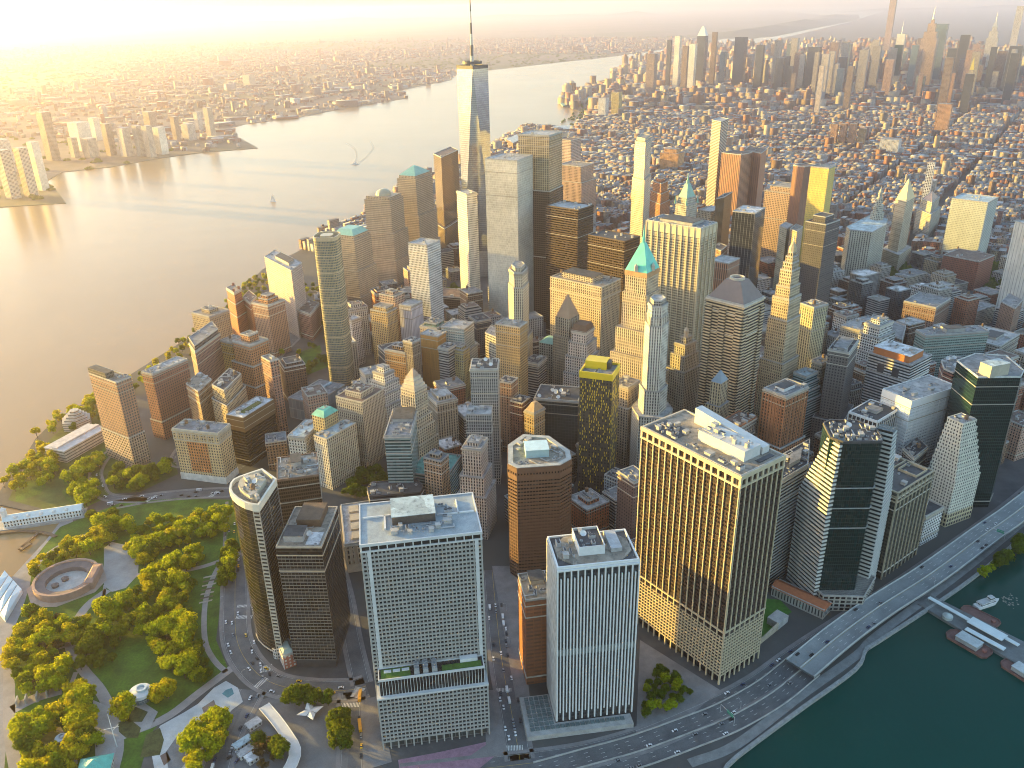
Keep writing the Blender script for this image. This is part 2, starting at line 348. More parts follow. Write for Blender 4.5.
def relief(root, poly, edges, z0, z1, nb, nf, pw, sh, dep, mat, name='facade_frame', ends=True, top=0, skip=None):
    """real piers and spandrels standing proud of the glass line"""
    o = root.location; b = MB()
    for e in edges:
        p, q = Vector(poly[e]), Vector(poly[(e+1) % len(poly)]); t = (q-p).normalized(); nn = Vector((t.y, -t.x)); ln = (q-p).length; k = nb[e] if isinstance(nb, dict) else nb
        def bar(s0, s1, h0, h1, d):
            A, B_, C, D = p+t*s0, p+t*s1, p+t*s1+nn*d, p+t*s0+nn*d
            b.prism([tuple(D), tuple(C), tuple(B_), tuple(A)], h0, h1, 0, bottom=True)
        for i in range(k+1):
            if not ends and i in (0, k): continue
            if skip and skip(i, k): continue
            s = ln*i/k; bar(s-pw/2, s+pw/2, z0, z1, dep)
        for j in range(nf+1 if nf else 0):
            h = z0+(z1-z0)*j/nf; bar(.05, ln-.05, h-sh/2, min(h+sh/2, z1-.01), dep-.06)
        if top: bar(-.1, ln+.1, z1-top, z1+.03, dep+.05)
    for i in range(len(b.v)): b.v[i] = (b.v[i][0]-o[0], b.v[i][1]-o[1], b.v[i][2])
    if nf == 0 and name.split('_')[-1] in ('column', 'pier', 'fin', 'post'):   # each column, pier or fin is a part of its own
        k = 0
        for f0 in range(0, len(b.f), 6):
            c = MB(); c.v = b.v[k:k+24]; c.f = [tuple(i-k for i in f) for f in b.f[f0:f0+6]]; c.uv = b.uv[k:k+24]; c.m = [0]*6; k += 24
            wid = max(v[2] for v in c.v)-min(v[2] for v in c.v); r = c.build(name if not top or wid > top*2 else 'top_band', mat, root)
        return r
    return b.build(name, mat, root)
def part(root, name, fn, mats, parent=None):
    b = MB(); fn(b); o = root.location; b.v = [(x-o[0], y-o[1], z) for x, y, z in b.v]
    return b.build(name, mats, parent or root)
def parapet(root, poly, z, h=1.2, w=.7, mat=None, name='parapet'):
    return part(root, name, lambda b: b.ring(off(poly, .2), off(poly, -w), z-.8, z+h), mat or M_CONC)
def panel(root, poly, e, t0, t1, z0, z1, d, mat, name):
    a, q = Vector(poly[e]), Vector(poly[(e+1) % len(poly)]); t = q-a; nn = Vector((t.y, -t.x)).normalized()
    return part(root, name, lambda b: b.prism([tuple(a+t*t0+nn*d), tuple(a+t*t1+nn*d), tuple(a+t*t1+nn*.04), tuple(a+t*t0+nn*.04)], z0, z1, 0, 3.5, 3.8, bottom=True), mat)
def pyr(root, poly, z, h, k, mat, name='crown'):
    return part(root, name, lambda b: b.cone(poly, z, z+h, 0, k), mat)
def spire(root, x, y, z, h, r=1.2, mat=None, name='spire'):
    return part(root, name, lambda b: (b.tube((x, y, z), (x, y, z+h*.5), r, r*.55, 8), b.tube((x, y, z+h*.5), (x, y, z+h), r*.55, .08, 8)), mat or M_METAL)
def dome(root, x, y, z, r, h, mat, name='dome', n=16):
    def f(b):
        for i in range(5):
            a0, a1 = i*math.pi/10, (i+1)*math.pi/10; p, q = ngon(x, y, r*math.cos(a0), n), ngon(x, y, max(.05, r*math.cos(a1)), n)
            for j in range(n): b.face([(*p[j], z+h*math.sin(a0)), (*p[(j+1) % n], z+h*math.sin(a0)), (*q[(j+1) % n], z+h*math.sin(a1)), (*q[j], z+h*math.sin(a1))], [(0, 0)]*4)
    return part(root, name, f, mat)
def tower(name, label, cat, poly, z, mat, roof='grey', bay=3.5, fl=3.8, base=None, lower=(), upper=(), par=1, pent=None, ac=3, tank=0, dish=0, short=None, group=None, z0=0, seed=None, parmat=None, pentmat=None, wallname='wall'):
    """poly: the top storeys' outline.  lower: (z_top, spread, material) setbacks down; upper: (rise, scale, material) setbacks up"""
    poly = ccw(poly); c = cent(poly); seed = seed if seed is not None else int(abs(c[0])*7+abs(c[1])*3)
    root = empty(name, (c[0], c[1], 0), label, cat, group)
    zb = lower[0][0] if lower else z0
    if base and not lower: zb = base[0]
    part(root, wallname, lambda b: b.walls(poly, zb, z, bay, fl), mat)
    lo = list(lower)
    for i, (zt, e, m) in enumerate(lo):
        q = off(poly, e) if not isinstance(e, list) else e; zn = lo[i+1][0] if i+1 < len(lo) else (base[0] if base else z0)
        part(root, wallname, lambda b: b.walls(q, zn, zt, bay, fl), m or mat)
        sr = part(root, 'setback_roof', lambda b: b.cap(q, zt), roofmat(roof))
        if par: parapet(root, q, zt, .9, .6, parmat).parent = sr
    d_ = math.hypot(c[0]-CX, c[1]-CY)
    if par and d_ < 1500 and len(poly) <= 8 and z > 30:
        ct = plain('course_stone_%d' % (seed % 3), ((.42, .37, .29), (.30, .27, .23), (.50, .46, .39))[seed % 3], .8, .15)
        for t in ((.9,) if z < 60 else (.93, .8)):
            h = zb+(z-zb)*t; part(root, 'string_course', lambda b: b.ring(off(poly, .55), off(poly, -.05), h, h+.9), ct)
        if not lower and not base: part(root, 'street_course', lambda b: b.ring(off(poly, .6), off(poly, -.05), 7.5, 8.7), ct)
        if seed % 2: part(root, 'cornice', lambda b: b.ring(off(poly, 1.1), off(poly, -.05), z-2.2, z-.85), ct)
    if base:
        q = poly if not lower else (off(poly, lo[-1][1]) if not isinstance(lo[-1][1], list) else lo[-1][1])
        q = off(q, base[2] if len(base) > 2 else .4)
        part(root, 'base', lambda b: (b.walls(q, z0, base[0], 6, base[0]*.6), b.cap(q, base[0])), base[1])
    ro = part(root, 'roof', lambda b: b.cap(poly, z), roofmat(roof))
    if par: parapet(root, poly, z, 1.2, .7, parmat).parent = ro
    top, zt = poly, z; av = None
    for (rise, k, m) in upper:
        q = scl(top, k) if not isinstance(k, list) else k
        part(root, 'upper_tier', lambda b: b.walls(q, zt, zt+rise, bay, fl), m or mat)
        sr = part(root, 'upper_roof', lambda b: b.cap(q, zt+rise), roofmat(roof))
        if par: parapet(root, q, zt+rise, .8, .5, parmat).parent = sr
        top, zt = q, zt+rise
    if pent and len(poly) == 4:
        q = sub(top, *pent[:4]); av = q
        ph = part(root, 'mechanical_penthouse', lambda b: b.prism(q, zt, zt+pent[4], 0, 3, 3), pentmat or plain('penthouse_cladding', (.33, .32, .30), .7, .25))
        part(root, 'penthouse_roof', lambda b: b.cap(off(q, .3), zt+pent[4]+.25) or b.walls(off(q, .3), zt+pent[4]-.1, zt+pent[4]+.25), roofmat('dark' if roof != 'dark' else 'grey'), ph)
    if ac or tank or dish: clutter(root, top, zt+.02, ac, tank, dish, seed, av)
    fp = off(poly, max([e for _, e, _ in lo if not isinstance(e, list)] or [0]))
    for _, e, _ in lo:
        if isinstance(e, list): fp = e
    BL.append((fp, zt, root, short or label)); return root
def T(name, label, L, N, Rr, z, mat, roof='grey', cat=None, **k):
    if isinstance(z, tuple): z = zfrom(N, z)
    poly = quad(L, N, Rr, z)
    cat = cat or ('apartment tower' if 'apartment' in name else 'office tower' if ('tower' in name or 'skyscraper' in name) else 'building')
    r = tower(name, label, cat, poly, z, mat, roof, **k); r['zz'] = z
    return r, ccw(poly), z
def P4(pts, z): return ccw([un(x, y, z) for x, y in pts])
# ------------------------------------------------------------------ surveyed towers and blocks
F = facade
f_cream, f_lime, f_white, f_pale = F(CREAM), F(LIME), F(WHITE, fx=.55), F(PALE)
f_brick, f_red, f_pink, f_brown = F(BRICK), F(RED, fy=.5), F(PINK, fx=.45), F(BROWN, fx=.6)
f_tan, f_grey = F(TAN), F(GREY, fx=.6)
f_limv = F(LIME, fx=.42, fy=.62, band=1); f_creamv = F(CREAM, fx=.42, fy=.62, band=1); f_palev = F(PALE, fx=.45, fy=.62, band=1)
g_dark = glass('dark_glass', (.03, .034, .038), .08, .4, (.05, .05, .05))
g_teal = glass('teal_glass', (.015, .07, .068), .07, .35, (.02, .06, .055))
g_blue = glass('blue_glass', (.16, .24, .28), .08, .5, (.35, .4, .42))
g_silver = glass('silver_glass', (.72, .67, .56), .22, .25, (.70, .69, .64), .96, .95, .003)  # pale cream base: the bright sky reflection is put into the pane colour
g_bronze = glass('bronze_glass', (.20, .14, .08), .08, .5, (.08, .06, .04))
g_brown = glass('brown_glass', (.07, .045, .028), .12, .35, (.10, .065, .04), .8, .62)
h_white = F((.62, .62, .60), (.03, .035, .04), 1, .5); h_tan = F((.36, .29, .20), (.02, .018, .015), 1, .5)
h_dark = F((.022, .02, .019), (.008, .008, .009), 1, .7, .1, .05); h_grey = F((.34, .34, .33), (.03, .035, .04), 1, .5)
h_teal = F((.30, .40, .40), (.03, .08, .08), 1, .55); h_brown = F((.17, .095, .062), (.03, .02, .015), 1, .42)
v_dark = F((.42, .39, .33), (.025, .022, .02), .7, 1.0); v_grey = F((.45, .45, .44), (.04, .045, .05), .6, 1.0); v_white = F((.72, .71, .69), (.04, .04, .05), .5, 1)
# --- foreground row ---------------------------------------------------------------------------
def waffle():
    z = 180; poly = quad((361, 505), (360.7, 545), (480.6, 531), z); c = cent(poly)
    root = empty('waffle_tower', (*c, 0), 'grey waffle grid office tower with white corner strips and a planted terrace on its front', 'office tower')
    wm = F((.05, .05, .05), (.018, .02, .022), 1, 1, blind=.12); fr = plain('waffle_concrete', (.33, .32, .295), .85, .12); wh = plain('white_panel', (.54, .54, .53), .6, .1)
    zt, zg = 52, 67
    n, r_, f_, l_ = [Vector(p) for p in poly]; fw = (n-l_).normalized(); sd = (r_-n).normalized(); W = (r_-n).length
    part(root, 'wall', lambda b: b.walls(poly, 14, z, W/30, 3.6), wm)
    relief(root, poly, (0, 2), 14, z-6, 30, 44, .95, 1.55, .8, fr, 'facade_grid')
    relief(root, poly, (1, 3), 14, z-6, 18, 44, 1.1, 1.6, .8, plain('waffle_side', (.46, .42, .37), .85, .12), 'facade_grid')
    for u in (.045, .945):   # white service strips
        p = n+sd*(W*u); q = p+sd*2.6
        part(root, 'corner_strip', lambda b: b.prism([tuple(p+fw*1.15), tuple(q+fw*1.15), tuple(q+fw*.1), tuple(p+fw*.1)], 16, z-5.4, bottom=True), wh)
    part(root, 'cornice_band', lambda b: b.ring(off(poly, 1.0), off(poly, .0), z-1.6, z+.6), wh)
    part(root, 'cornice_band', lambda b: b.ring(off(poly, .95), off(poly, .02), z-6.4, z-5.3), wh)
    relief(root, poly, (0, 1, 2, 3), z-5.3, z-1.6, {0: 14, 1: 9, 2: 14, 3: 9}, 0, .8, 0, .7, wh, 'cornice_post')
    part(root, 'roof', lambda b: b.cap(poly, z), plain('pale_roof_membrane', (.30, .335, .345), .8, .3, .1))
    q = sub(poly, .27, .64, .38, .86)
    part(root, 'mechanical_penthouse', lambda b: b.prism(q, z, z+7, 0), plain('penthouse_dark', (.085, .07, .06), .8, .3))
    part(root, 'penthouse_roof', lambda b: (b.walls(off(q, .4), z+6.9, z+7.3), b.cap(off(q, .4), z+7.3)), roofmat('blue'))
    clutter(root, sub(poly, .22, .78, .08, .36), z, 7, 0, 0, 5); clutter(root, sub(poly, .66, .8, .3, .9), z, 3, 0, 0, 9)
    for u0, u1, v0, v1 in ((.02, .26, .62, .64), (.2, .215, .3, .64), (.66, .98, .5, .52), (.84, .85, .5, .86)):
        part(root, 'roof_duct', lambda b: b.prism(sub(poly, u0, u1, v0, v1), z, z+1.2), M_WHITE)
    # lower block in front, glazed clerestory and lawn terrace
    lb = [tuple(n+fw*15+sd*1.2), tuple(r_+fw*15-sd*1.2), tuple(r_+fw*.9-sd*1.2), tuple(n+fw*.9+sd*1.2)]
    part(root, 'lower_block', lambda b: b.walls(lb, 8, zt, W/30, 3.75), wm)
    relief(root, lb, (0,), 8, zt-1.3, 28, 11, .95, 1.55, .8, fr, 'facade_grid'); relief(root, lb, (1, 3), 8, zt-1.3, 3, 11, .95, 1.55, .8, fr, 'facade_grid')
    part(root, 'terrace_edge', lambda b: b.prism(off(lb, .9), zt-1.4, zt, bottom=True), wh)
    cl = [tuple(n+fw*13+sd*3), tuple(r_+fw*13-sd*3), tuple(r_+fw*.9-sd*3), tuple(n+fw*.9+sd*3)]
    part(root, 'clerestory', lambda b: b.prism(cl, zt, zg), wm); relief(root, cl, (0,), zt, zg-1, 34, 0, .35, 0, .4, wh, 'clerestory_fin')
    part(root, 'terrace_parapet', lambda b: b.ring(off(cl, .5), off(cl, -.4), zg-1, zg+.9), wh)
    gr = plain('roof_lawn', (.07, .15, .022), .95, .3, .5)
    part(root, 'roof_lawn', lambda b: b.prism(sub(cl, .02, .3, .1, .9), zg, zg+.25), gr); part(root, 'roof_lawn', lambda b: b.prism(sub(cl, .6, .98, .05, .6), zg, zg+.25), gr)
    for i in range(3):
        p = sub(cl, .335+.085*i, .385+.085*i, .1, .95)
        part(root, 'cooling_tower', lambda b: (b.prism(p, zg, zg+4.2), [b.walls(ngon(*cent(sub(p, 0, 1, t, t+.01)), 1.4, 10), zg+4.2, zg+5.2) for t in (.2, .5, .8)]), M_METAL)
    for i in range(3): part(root, 'terrace_bench', lambda b: b.prism(sub(cl, .05+.085*i, .12+.085*i, .55, .75), zg, zg+1), M_WHITE)
    part(root, 'terrace_pavilion', lambda b: b.prism(sub(cl, .78, .95, .62, .98), zg, zg+3), M_WHITE)
    lob = off(lb, -1.5)
    part(root, 'lobby', lambda b: b.walls(lob, 0, 8, 5, 8), F((.12, .12, .12), (.05, .06, .06), .85, .8)); part(root, 'lobby', lambda b: b.walls(off(poly, -1.5), 0, 14, 5, 7), F((.12, .12, .12), (.05, .06, .06), .85, .8))
    relief(root, lb, (0,), 0, 8, 14, 0, 1.1, 0, .7, fr, 'lobby_column')
    BL.append((off(ccw([lb[0], lb[1], poly[2], poly[3]]), 1.5), z, root, 'grey waffle grid tower'))
waffle()
def fins():
    z = 152; poly = quad((546, 538), (557.5, 569), (640, 562), z); c = cent(poly)
    root = empty('finned_tower', (*c, 0), 'office tower of white vertical fins over black glass with a notched roof', 'office tower')
    n, r_, f_, l_ = [Vector(p) for p in poly]; wh = plain('fin_marble', (.66, .665, .65), .5, .08)
    part(root, 'wall', lambda b: b.walls(poly, 0, z, 2, 3.7), F((.045, .05, .055), (.03, .035, .04), .86, .62))
    relief(root, poly, (0, 2), 6, z-1, 12, 0, 1.05, 0, 1.5, wh, 'tall_fin', top=1.2)
    relief(root, poly, (0, 2), 14, z-9, 24, 0, .95, 0, 1.3, wh, 'short_fin', skip=lambda i, k: i % 2 == 0)
    part(root, 'louvre_band', lambda b: b.ring(off(poly, .5), off(poly, .05), 71, 77), plain('louvre', (.20, .22, .21), .7, .3))
    for e in (1, 3):   # blank white end walls
        p, q = Vector(poly[e]), Vector(poly[(e+1) % 4]); t = (q-p).normalized(); nn = Vector((t.y, -t.x)); ln = (q-p).length
        part(root, 'end_wall', lambda b: b.prism([tuple(p+t*.1+nn*.9), tuple(p+t*(ln-.1)+nn*.9), tuple(p+t*(ln-.1)+nn*.05), tuple(p+t*.1+nn*.05)], 4, z-.3, 0, 4, 3.7, bottom=True), F((.60, .62, .62), (.55, .57, .57), .9, .94, .6, 0.0))
    part(root, 'roof', lambda b: b.cap(poly, z), roofmat('dark'))
    q = sub(poly, .04, .96, .04, .96); ch = [tuple(Vector(q[i]).lerp(Vector(q[j]), t)) for i, j, t in ((0, 1, .18), (0, 1, .82), (1, 2, .3), (1, 2, .7), (2, 3, .18), (2, 3, .82), (3, 0, .3), (3, 0, .7))]
    part(root, 'roof_deck', lambda b: b.prism(ch, z, z+1.1), roofmat('tan')); parapet(root, poly, z, 1.4, 1.0, wh)
    p = sub(poly, .30, .62, .28, .92); part(root, 'mechanical_penthouse', lambda b: b.walls(p, z+1, z+8.5), plain('penthouse_white', (.62, .64, .64), .6, .1)); part(root, 'penthouse_well', lambda b: b.cap(off(p, -.5), z+6.5), M_DARK)
    part(root, 'penthouse_rim', lambda b: b.ring(off(p, .15), off(p, -.5), z+8, z+8.8), M_WHITE)
    clutter(root, off(p, -1), z+6.6, 5, 0, 1, 3); part(root, 'cooling_tower', lambda b: b.prism(sub(poly, .7, .84, .3, .9), z+1, z+4.5, 0), M_METAL); clutter(root, sub(poly, .05, .3, .2, .8), z+1.1, 5, 0, 0, 8)
    rr = random.Random(1)
    for i in range(10):
        e = i % 4; t = rr.uniform(.1, .9); x, y = Vector(q[e]).lerp(Vector(q[(e+1) % 4]), t); spire(root, x, y, z, 4, .12, M_WHITE, 'antenna')
    # plaza deck with coffered glass roof
    pd = [tuple(n-(r_-n)*.42+(n-l_)*.30), tuple(r_-(r_-n)*.02+(n-l_)*.30), tuple(r_-(r_-n)*.02+(n-l_)*.03), tuple(n-(r_-n)*.02+(n-l_)*.03), tuple(n-(r_-n)*.02-(n-l_)*.75), tuple(n-(r_-n)*.42-(n-l_)*.75)]
    part(root, 'plaza_deck', lambda b: b.prism(ccw(pd), 0, 4.5, 0), M_CONC)
    def cof(b):
        for i in range(20):
            for j in range(9):
                x, y = n-(r_-n)*.40+(r_-n)*(i*.066)+(n-l_)*(.25-j*.115)
                if inside((x, y), off(ccw(pd), -2)): b.box(x, y, 3.2, 3.2, 4.5, 5.2, math.atan2((r_-n).y, (r_-n).x))
    part(root, 'skylight_grid', cof, plain('skylight_glass', (.12, .16, .16), .25, .3))
    BL.append((ccw([pd[0], pd[1], (f_.x, f_.y), (l_.x, l_.y), pd[5]]), z, root, 'tower of white fins'))
fins()
def fiftyfive():
    z = 201; poly = quad((644.4, 427), (741.1, 477.3), (782.9, 456), z); c = cent(poly)
    root = empty('bulky_tower', (*c, 0), 'bulky tower with golden lit fins, a grid base and a slanted white plant room', 'office tower')
    fr = plain('travertine_frame', (.48, .40, .27), .75, .12); zt = 54
    part(root, 'wall', lambda b: b.walls(poly, zt, z-9, 1.75, 3.7), F((.030, .016, .011), (.014, .010, .009), .7, .55, .2, .12))
    part(root, 'grid_base', lambda b: b.walls(poly, 9, zt, 2, 3.7), F((.03, .025, .02), (.03, .022, .02), 1, 1)); part(root, 'attic', lambda b: b.walls(poly, z-9, z, 3, 9), F((.03, .025, .02), (.03, .022, .02), 1, 1))
    part(root, 'lobby', lambda b: b.walls(off(poly, -2), 0, 9, 5, 9), g_dark)
    part(root, 'sill_band', lambda b: b.ring(off(poly, 1.0), off(poly, 0), zt-.2, zt+1.1), fr)
    relief(root, poly, (0, 1, 2, 3), zt+1.1, z-9, {0: 8, 1: 15, 2: 8, 3: 15}, 0, .82, 0, .95, fr, 'facade_fin')
    relief(root, poly, (0, 1, 2, 3), 9, zt-5, {0: 16, 1: 30, 2: 16, 3: 30}, 12, .62, 1.0, .85, fr, 'base_grid'); relief(root, poly, (0, 1, 2, 3), zt-5, zt, {0: 8, 1: 15, 2: 8, 3: 15}, 0, 1.1, 0, .9, fr, 'belt_pier')
    relief(root, poly, (0, 1, 2, 3), 0, 9, {0: 8, 1: 15, 2: 8, 3: 15}, 0, 1.2, 0, .9, fr, 'base_column')
    part(root, 'attic_band', lambda b: b.ring(off(poly, 1.2), off(poly, 0), z-9.5, z-7.8), fr); part(root, 'attic_band', lambda b: b.ring(off(poly, 1.2), off(poly, 0), z-2.2, z+1.2), fr)
    relief(root, poly, (0, 1, 2, 3), z-7.8, z-2.2, {0: 8, 1: 15, 2: 8, 3: 15}, 0, 1.9, 0, 1.05, fr, 'attic_pier')
    part(root, 'roof', lambda b: b.cap(poly, z), roofmat('tan')); part(root, 'parapet', lambda b: b.ring(off(poly, 0), off(poly, -.9), z-.5, z+1.5), M_CONC)
    w = plain('plant_room_white', (.52, .52, .50), .6, .12); p = sub(poly, .38, .76, .13, .58)
    part(root, 'mechanical_penthouse', lambda b: b.prism(p, z, z+9), w)
    q = sub(poly, .79, .95, .12, .80)
    def sl(b):
        a, bb, cc, d = q; t0, t1 = z+6, z+14
        b.face([(*a, z), (*bb, z), (*bb, t0), (*a, t0)]); b.face([(*bb, z), (*cc, z), (*cc, t1), (*bb, t0)]); b.face([(*cc, z), (*d, z), (*d, t1), (*cc, t1)]); b.face([(*d, z), (*a, z), (*a, t0), (*d, t1)]); b.face([(*a, t0), (*bb, t0), (*cc, t1), (*d, t1)])
    part(root, 'slanted_plant_room', sl, w)
    clutter(root, p, z+9, 6, 0, 0, 4); part(root, 'sunken_well', lambda b: b.prism(sub(poly, .05, .5, .70, .97), z, z+.4), M_DARK); clutter(root, sub(poly, .05, .55, .68, .97), z+.4, 12, 0, 0, 6); clutter(root, sub(poly, .05, .28, .05, .6), z, 4, 0, 0, 7)
    part(root, 'roof_rail_track', lambda b: b.prism(sub(poly, .55, .9, .05, .09), z, z+.6), M_DARK)
    BL.append((off(poly, 1.5), z, root, 'bulky golden finned tower'))
fiftyfive()
def seventeen():
    z = 160; pts = [(258.7, 506), (252.5, 505.5), (245, 503.5), (237.6, 499.5), (232.5, 495), (230, 490), (231, 484.5), (234, 480.5), (240, 477.5), (262, 470), (276, 480)]
    poly = P4(pts, z); c = cent(poly); root = empty('curved_glass_tower', (*c, 0), 'curved bronze glass tower with a pale rim beside the park trees', 'office tower')
    part(root, 'curtain_wall', lambda b: b.walls(poly, 9, z-5, 1.6, 3.8), glass('warm_bronze_glass', (.030, .030, .026), .07, .30, (.03, .022, .014), .97, .86))
    part(root, 'rim_band', lambda b: b.ring(off(poly, .6), off(poly, -1.2), z-5, z+1.5), plain('rim_panel', (.62, .58, .48), .5, .1))
    part(root, 'roof', lambda b: b.cap(off(poly, -1.2), z-2), roofmat('tan')); part(root, 'lobby', lambda b: b.walls(off(poly, -3), 0, 9, 4, 9), g_dark)
    part(root, 'base_ring', lambda b: b.ring(off(poly, .3), off(poly, -3.2), 7.5, 9), M_STONE)
    k = max(range(len(poly)), key=lambda i: -abs(pj(*poly[i], z)[0]-252.5)-abs(pj(*poly[i], z)[1]-505.5)); m = max(range(len(poly)), key=lambda i: -abs(pj(*poly[i], z)[0]-258.7)-abs(pj(*poly[i], z)[1]-506))
    e = min(k, m) if abs(k-m) == 1 else max(k, m)
    relief(root, poly, (e,), 9, z-5, 1, 39, .5, 1.7, .9, M_STONE, 'ladder_strip')
    i = [x for x in range(len(poly)) if x != e]
    j = max(i, key=lambda x: (poly[x][0]+poly[(x+1) % len(poly)][0]))
    relief(root, poly, (j,), 9, z-5, 2, 39, .8, .5, .35, plain('slate_sill', (.16, .15, .14), .6, .2), 'sill_lines')
    pp = off(poly, -7); part(root, 'mechanical_penthouse', lambda b: b.prism(pp, z-2, z+3), plain('penthouse_tan', (.40, .36, .28), .7, .25)); clutter(root, pp, z+3, 7, 1, 1, 2)
    BL.append((off(poly, 2), z, root, 'curved bronze glass tower'))
seventeen()
r, p, z = T('banded_tower', 'dark brown banded office tower with flat pale roof beside the curved glass tower', (299, 507.5), (276, 547.4), (322, 546), 127, h_dark, 'tan', pent=(.12, .55, .12, .38, 6), ac=3, dish=1, base=(9, M_DARK, -1.5), short='dark banded tower', pentmat=M_METAL, parmat=plain('tan_parapet', (.40, .36, .30)))
relief(r, p, (0,), 10, z-8, {0: 12, 1: 16, 2: 12, 3: 16}, 33, .15, .75, .3, plain('grey_spandrel', (.17, .165, .155), .7, .15), 'spandrel_bands'); part(r, 'rooftop_screen', lambda b: b.prism(sub(p, .25, .8, .5, .95), z, z+7, 0), plain('rust_screen', (.13, .085, .055), .85, .35))
part(r, 'white_roof_patch', lambda b: b.prism(sub(p, .62, .92, .06, .36), z, z+.35), roofmat('white'))
T('brown_slab_tower', 'wide chocolate brown slab behind the curved glass tower with open roof pit', (264, 461), (277, 481), (317.6, 481), 132, g_brown, 'tan', ac=9, tank=0, pent=(.35, .6, .5, .9, 5), base=(8, M_DARK), short='chocolate slab', parmat=plain('brown_parapet', (.20, .13, .09)), bay=2)
def custom():
    r, p, z = T('beaux_arts_customs_house', 'low stone customs house with roof light courts beside the waffle tower', (336, 506), (345, 545), (381, 541), 34, F((.40, .33, .25), fx=.35, fy=.62), 'pale', ac=3, base=(9, M_STONE), short='stone customs house', bay=5, fl=6)
    for i in range(4): part(r, 'light_court', lambda b: b.prism(sub(p, .22, .5, .08+.22*i, .24+.22*i), z, z+2.4), plain('court_frame', (.42, .36, .27)))
    part(r, 'cornice', lambda b: b.ring(off(p, 1.3), off(p, 0), z-2.5, z-1), M_STONE); relief(r, p, (0, 3), 9, z-4, 9, 0, 1.1, 0, .9, M_STONE, 'colonnade')
custom()
T('orange_brick_block', 'plain orange brown brick tower tucked against the tower of white fins', (517.6, 574.7), (525.5, 601), (557, 597), 88, F((.30, .115, .05), (.24, .09, .04), .9, .5, .5, 0), 'tan', ac=4, pent=(.3, .75, .55, .95, 4), short='plain orange brick tower', bay=6)
def broad85():
    z = 126; poly = P4([(508, 465), (517, 469.5), (560, 466.5), (571.5, 460), (570, 452), (549, 437), (523, 435.5), (508, 446)], z); c = cent(poly)
    root = empty('brown_granite_tower', (*c, 0), 'brown granite tower with chamfered corners, square attic openings and a blue roof pod', 'office tower')
    fm = plain('brown_granite', (.155, .085, .052), .7, .12)
    part(root, 'wall', lambda b: b.walls(poly, 0, z, 2.6, 3.9), F((.13, .07, .045), (.03, .02, .015), 1, .42)); nbs = {i: max(2, round(math.dist(poly[i], poly[(i+1) % 8])/2.9)) for i in range(8)}
    relief(root, poly, range(8), 4, z-12, nbs, 29, .3, 1.9, .5, fm, 'spandrel_bands'); part(root, 'attic_band', lambda b: b.ring(off(poly, .6), off(poly, 0), z-4, z+1.2), fm); part(root, 'attic_band', lambda b: b.ring(off(poly, .6), off(poly, 0), z-12, z-7), fm)
    relief(root, poly, range(8), z-7, z-4, nbs, 0, 1.5, 0, .55, fm, 'attic_pier')
    part(root, 'roof', lambda b: b.cap(poly, z), roofmat('tan')); part(root, 'roof_rim', lambda b: b.ring(off(poly, -.2), off(poly, -5), z-.3, z+1.6), plain('rim_grey', (.38, .38, .35)))
    q = quad((524, 441.5), (526, 451), (549, 449.5), z+8); part(root, 'roof_pod', lambda b: b.prism(q, z, z+8), plain('pod_blue', (.34, .52, .56), .5, .12)); part(root, 'pod_roof', lambda b: b.prism(off(q, .4), z+8, z+8.4), plain('pod_lid', (.52, .66, .68), .5, .15))
    clutter(root, off(poly, -6), z+.1, 7, 0, 0, 3, off(q, 2)); BL.append((off(poly, 1), z, root, 'brown granite tower'))
broad85()
